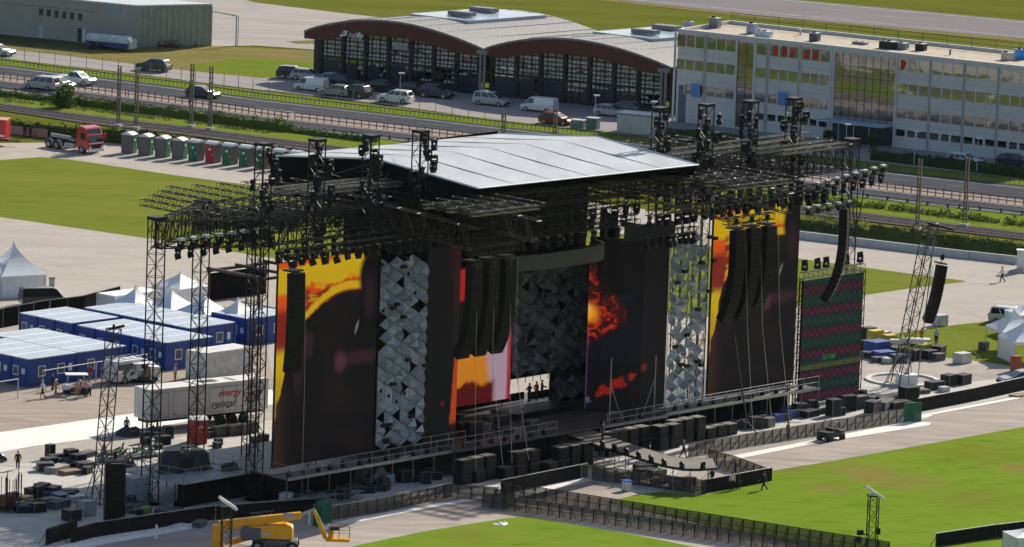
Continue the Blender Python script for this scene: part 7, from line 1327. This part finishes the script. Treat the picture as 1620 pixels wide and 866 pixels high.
fence([(703, 791), (766, 795), (800, 802)], 1.15, 1.35, 'dark mesh crowd barrier in the short angled run joining the long double fence', 'short angled barrier run'); fence([(762, 803), (1000, 838), (1340, 890)], 1.1, 1.25, 'dark mesh crowd barrier in the nearer row of the long double fence', 'nearer row of the long double fence'); fence([(795, 785), (1000, 817), (1400, 880)], 1.1, 1.25, 'dark mesh crowd barrier in the farther row of the long double fence', 'farther row of the long double fence', back=-1)
fence([(792, 784), (919, 759)], 1.2, 1.35, 'dark barrier in the run from the double fence towards the catwalk', 'barrier run towards the catwalk', SOL, ALU); fence([(937, 762), (1010, 770), (1085, 781), (1108, 784)], 1.1, 1.35, 'dark mesh crowd barrier on the front of the catwalk enclosure', 'front of the catwalk enclosure'); fence([(1109, 784), (1213, 765)], 1.2, 1.35, 'dark cloth covered barrier on the tip of the catwalk enclosure', 'tip of the catwalk enclosure', SOL, ALU); fence([(1213, 765), (1165, 747), (1125, 736)], 1.2, 1.35, 'dark mesh crowd barrier on the far side of the catwalk enclosure', 'far side of the catwalk enclosure')
fence([(1089, 725), (1200, 706), (1436, 668)], 1.15, 1.3, 'dark mesh crowd barrier in the right front fence run', 'right front fence run'); fence([(1451, 654), (1545, 636), (1640, 615)], 1.2, 1.4, 'black solid barrier in the far right fence run', 'far right fence run', SOL, ALU); fence([(1480, 868), (1560, 856), (1700, 838)], 1.2, 1.3, 'black barrier in the fence at the lower right corner', 'lower right fence', SOL, ALU); fence([(72, 866), (112, 853)], 1.3, 1.5, 'tall black barrier panel at the lower left corner', 'lower left barrier panels', SOL); fence([(112, 862), (150, 852)], 1.3, 1.3, 'black barrier panel joining the left front fence at the lower left', 'lower left joining panels', SOL)
def gate(x, y, rz, label, w_=1.4, h=1.9):
    t = thing('gate', label, 'gate', G(x, y), rz); MB().bx(0, w_, -.03, .03, .1, h).build('panel', veil_mat('green net', (.01, .10, .06), .15), t); MB().path([Vector((0, 0, 0)), Vector((0, 0, h)), Vector((w_, 0, h)), Vector((w_, 0, 0))], .04, 5).build('frame', GREEN, t)
gate(1430, 671, R(48), 'dark green gate panel at the end of the right front fence'); gate(1441, 670, R(20), 'second dark green gate panel turned towards the path', 1.0); gate(503, 832, R(48), 'green gate panel behind the boom lift basket', 1.6, 2.0); gate(495, 835, R(-20), 'narrow green gate panel hinged beside the boom lift', .9, 2.0)
t = thing('gate', 'bare metal gate between barrier run and catwalk enclosure', 'gate', G(919, 759), R(-25)); MB().path([Vector((0, 0, 0)), Vector((0, 0, 1.35)), Vector((1.2, 0, 1.35)), Vector((1.2, 0, 0))], .04, 5).tube((0, 0, .2), (1.2, 0, .2), .03, 4).build('frame', ALU, t)
b = MB()
for k in range(1, 8): b.tube((k*.15, 0, .2), (k*.15, 0, 1.3), .012, 4)
b.build('bars', ALU, t)
tag(MB().box((0, 0, .7), (.18, .12, 1.4)).build('marker_post', WHITE, loc=G(489, 833)), 'white marker post behind the boom lift', 'post'); tag(MB().box((0, 0, .65), (.2, .12, 1.3)).build('marker_post', WHITE, loc=G(247, 855)), 'white marker post in the left front fence', 'post')
# wheeled bin with blue lid
t = thing('wheeled_bin', 'white wheeled bin with blue lid standing on the path', 'bin', G(991, 779), .5); t.scale = (.88,)*3; MB().box((0, 0, .65), (.62, .66, .95), taper=1.18).build('body', mat('bin cream', (.55, .56, .55), .6), t); MB().box((0, 0, 1.17), (.8, .85, .09)).build('lid', mat('bin lid blue', (.03, .08, .55), .5), t)
for s in (-.3, .3): MB().tube((s-.05, .2, .11), (s+.05, .2, .11), .11, 10).build('wheel', TYRE, t)
for s in (-.3, .3): MB().tube((s-.03, -.2, .07), (s+.03, -.2, .07), .07, 8).build('castor', TYRE, t)
# utility cart by the right fence
t = thing('utility_cart', 'dark utility cart with open frame parked at the right front fence', 'utility cart', G(1314, 698), R(50)); MB().box((0, 0, .6), (2.6, 1.3, .35)).box((-.8, 0, .85), (1.0, 1.3, .25)).build('body', TRIM, t, bevel=.05); MB().box((.9, 0, .85), (.7, 1.2, .3)).build('hood', TRIM, t, bevel=.06); MB().box((.1, 0, .95), (.5, 1.1, .45)).build('seat', CASE, t)
b = MB()
for a in (-.4, .7):
    for s in (-.55, .55): b.tube((a, s, .8), (a*.85, s, 1.85), .035, 5)
b.path([Vector((-.34, -.55, 1.85)), Vector((.6, -.55, 1.85)), Vector((.6, .55, 1.85)), Vector((-.34, .55, 1.85)), Vector((-.34, -.55, 1.85))], .035, 5).build('roll_cage', GREY, t)
for a in (-.85, .9):
    for s in (-.62, .62): MB().tube((a, s-.12, .33), (a, s+.12, .33), .33, 14).build('wheel', TYRE, t)
# road plates
for i, (x, y) in enumerate(((1452, 664), (1458, 662), (1614, 628))): tag(MB().box((0, 0, .08+.0*i), (2.2, 1.1, .12)).build('ramp_plate', WHITE if i < 2 else WOOD, loc=G(x, y)+Vector((0, 0, .06*i)), rz=R(48)), ['white ramp plate left of the green gate opening', 'white ramp plate right of the green gate opening', 'brown ramp plate at the far right fence'][i], 'ramp')
# ================================================================ yellow boom lift
LB = G(432, 871); lift = thing('boom_lift', 'yellow articulated boom lift parked before the left front fence', 'boom lift', LB, 0)
def lp(px, py, y=0.0): p = onplane(px, py, LB+Vector((0, y, 0)), Vector((0, -1, 0)))-LB; return Vector((p.x, y, p.z))
GRY = mat('lift grey', (.11, .11, .115), .55, 0, .1, 2)
MB().box((0.2, 0, .75), (3.6, 1.6, .5)).box((.2, 0, .5), (1.6, 1.2, .4)).build('chassis', GRY, lift, bevel=.05)
for a in (-1.25, 1.6):
    for s in (-1.05, 1.05):
        w_ = MB().tube((a, s-.2, .5), (a, s+.2, .5), .52, 18).build('wheel', TYRE, lift); MB().tube((a, s-.21, .5), (a, s+.21, .5), .26, 12).build('rim', mat('lift rim', (.3, .29, .27), .5), w_)
tb = MB().prism([Vector((x, -.85, z_)) for x, z_ in ((-2.3, 1.1), (-2.3, 1.95), (-1.7, 2.1), (1.0, 2.3), (1.6, 2.1), (1.6, 1.05))], (0, 1.7, 0)).build('turret', YEL, lift, bevel=.12); MB().bx(-1.2, -.2, -.87, -.85, 1.35, 1.6).build('label_plate', LGREY, tb)
MB().prism([Vector((x, -.95, z_)) for x, z_ in ((-2.6, .95), (-2.75, 1.6), (-2.5, 2.05), (-1.0, 2.0), (-1.0, .95))], (0, 1.9, 0)).build('counterweight', GRY, lift, bevel=.1)
a0, a1 = lp(346, 832), lp(476, 815); d = (a1-a0).normalized(); n_ = Vector((-d.z, 0, d.x))
MB().prism([a0-n_*.42+Vector((0, -.28, 0)), a1-n_*.26+Vector((0, -.28, 0)), a1+n_*.26+Vector((0, -.28, 0)), a0+n_*.42+Vector((0, -.28, 0))], (0, .56, 0)).build('main_boom', YEL, lift, bevel=.04)
bb = MB(); q0, q1 = lp(448, 816), lp(466, 814); bb.bx(q0.x, q1.x, -.3, -.285, q0.z-.12, q1.z+.14).build('label_plate', mat('grey label', (.33, .34, .36), .5), lift)
b0_ = lp(345, 838); MB().prism([b0_+Vector((-.55, -.33, -2.2)), b0_+Vector((.5, -.33, -2.2)), b0_+Vector((.55, -.33, .35)), b0_+Vector((-.45, -.33, .42))], (0, .66, 0)).build('rear_arm', YEL, lift, bevel=.06); c0, c1 = lp(365, 860), lp(440, 838); dd = (c1-c0).normalized(); nn_ = Vector((-dd.z, 0, dd.x))
MB().prism([c0-nn_*.25+Vector((0, .32, 0)), c1-nn_*.2+Vector((0, .32, 0)), c1+nn_*.2+Vector((0, .32, 0)), c0+nn_*.25+Vector((0, .32, 0))], (0, .3, 0)).build('lower_boom', YEL, lift, bevel=.03)
MB().tube(a1-d*.2, lp(498, 806), .13, 8).build('inner_boom', ALU, lift); j0, j1 = lp(497, 808), lp(515, 852); dj = (j1-j0).normalized(); nj = Vector((-dj.z, 0, dj.x))
MB().prism([j0-nj*.13+Vector((0, -.14, 0)), j1-nj*.17+Vector((0, -.14, 0)), j1+nj*.17+Vector((0, -.14, 0)), j0+nj*.13+Vector((0, -.14, 0))], (0, .28, 0)).build('jib', YEL, lift, bevel=.03); MB().tube(lp(503, 815, -.2), lp(517, 845, -.2), .05, 6).build('jib_ram', ALU, lift)
k0 = lp(515, 853); k1 = lp(553, 857); bk = thing('x', 'x', 'x'); bpy.data.objects.remove(bk)
bas = MB(); bas.box(((k0.x+k1.x)/2, 0, k0.z+.0), (k1.x-k0.x, 1.1, .22)); bs_ = bas.build('basket_floor', YEL, lift, bevel=.03)
r_ = MB(); x0_, x1_ = k0.x+.25, k1.x-.02; zt = k0.z+1.2
for a in (x0_, (x0_+x1_)/2, x1_):
    for s in (-.52, .52): r_.tube((a, s, k0.z), (a, s, zt), .025, 5)
for z_ in (zt, k0.z+.65): r_.path([Vector((x0_, -.52, z_)), Vector((x1_, -.52, z_)), Vector((x1_, .52, z_)), Vector((x0_, .52, z_)), Vector((x0_, -.52, z_))], .025, 5)
r_.build('basket_rail', mat('dull orange rail', (.30, .15, .05), .5), bs_); MB().box((x0_+.45, -.1, k0.z+.95), (.75, .5, .3)).build('control_box', TRIM, bs_); MB().box((x0_+.2, .0, k0.z+.55), (.4, .6, .7)).build('rotator', YEL, bs_)
# ================================================================ light towers at the bottom edge
def light_tower(x, y, xt, yt, label, lamps):
    p = G(x, y); tp_ = onplane(xt, yt, p, Vector((0, -1, 0))); t = thing('light_tower', label, 'light tower', p, .2); d_ = tp_-p; L_ = d_.length
    o = bpy.data.objects.new('lattice', truss_mesh(L_, .75, .75, .8, .05, .028, TRUSS)); COL.objects.link(o); o.parent = t; o.rotation_euler = (0, -math.pi/2, 0)
    for s in (-.28, .28): MB().tube((-.6, s*1.5, L_+.75), (.75, s*1.5, L_-.15), .13, 8).build('tube_lamp', mat('lamp cover', (.72, .72, .70), .35), t)
    MB().box((0, 0, .08), (1.6, 1.6, .16)).build('base_plate', GREY, t); MB().box((0, 0, L_+.05), (1.0, .9, .1)).build('head_frame', BLK, t)
    if lamps: MB().tube((-.3, 0, L_-3.2), (-1.1, 0, L_-3.1), .05, 5).box((-1.0, 0, L_-3.0), (.5, .35, .4)).box((-1.1, 0, L_-3.6), (.35, .4, .55)).box((.5, .0, L_-2.9), (.3, .3, .5)).build('side_lamp', BLK, t)
light_tower(355, 950, 369, 803, 'lattice light tower with two white tubes standing before the boom lift', False); light_tower(1376, 930, 1394, 786, 'lattice light tower with white tubes and side lamps on the arena lawn', True)
pagoda(1622, 888, 3.0, 2.9, 'white and blue tent cut off by the lower right corner', (1, 1, 1, 1), R(20))
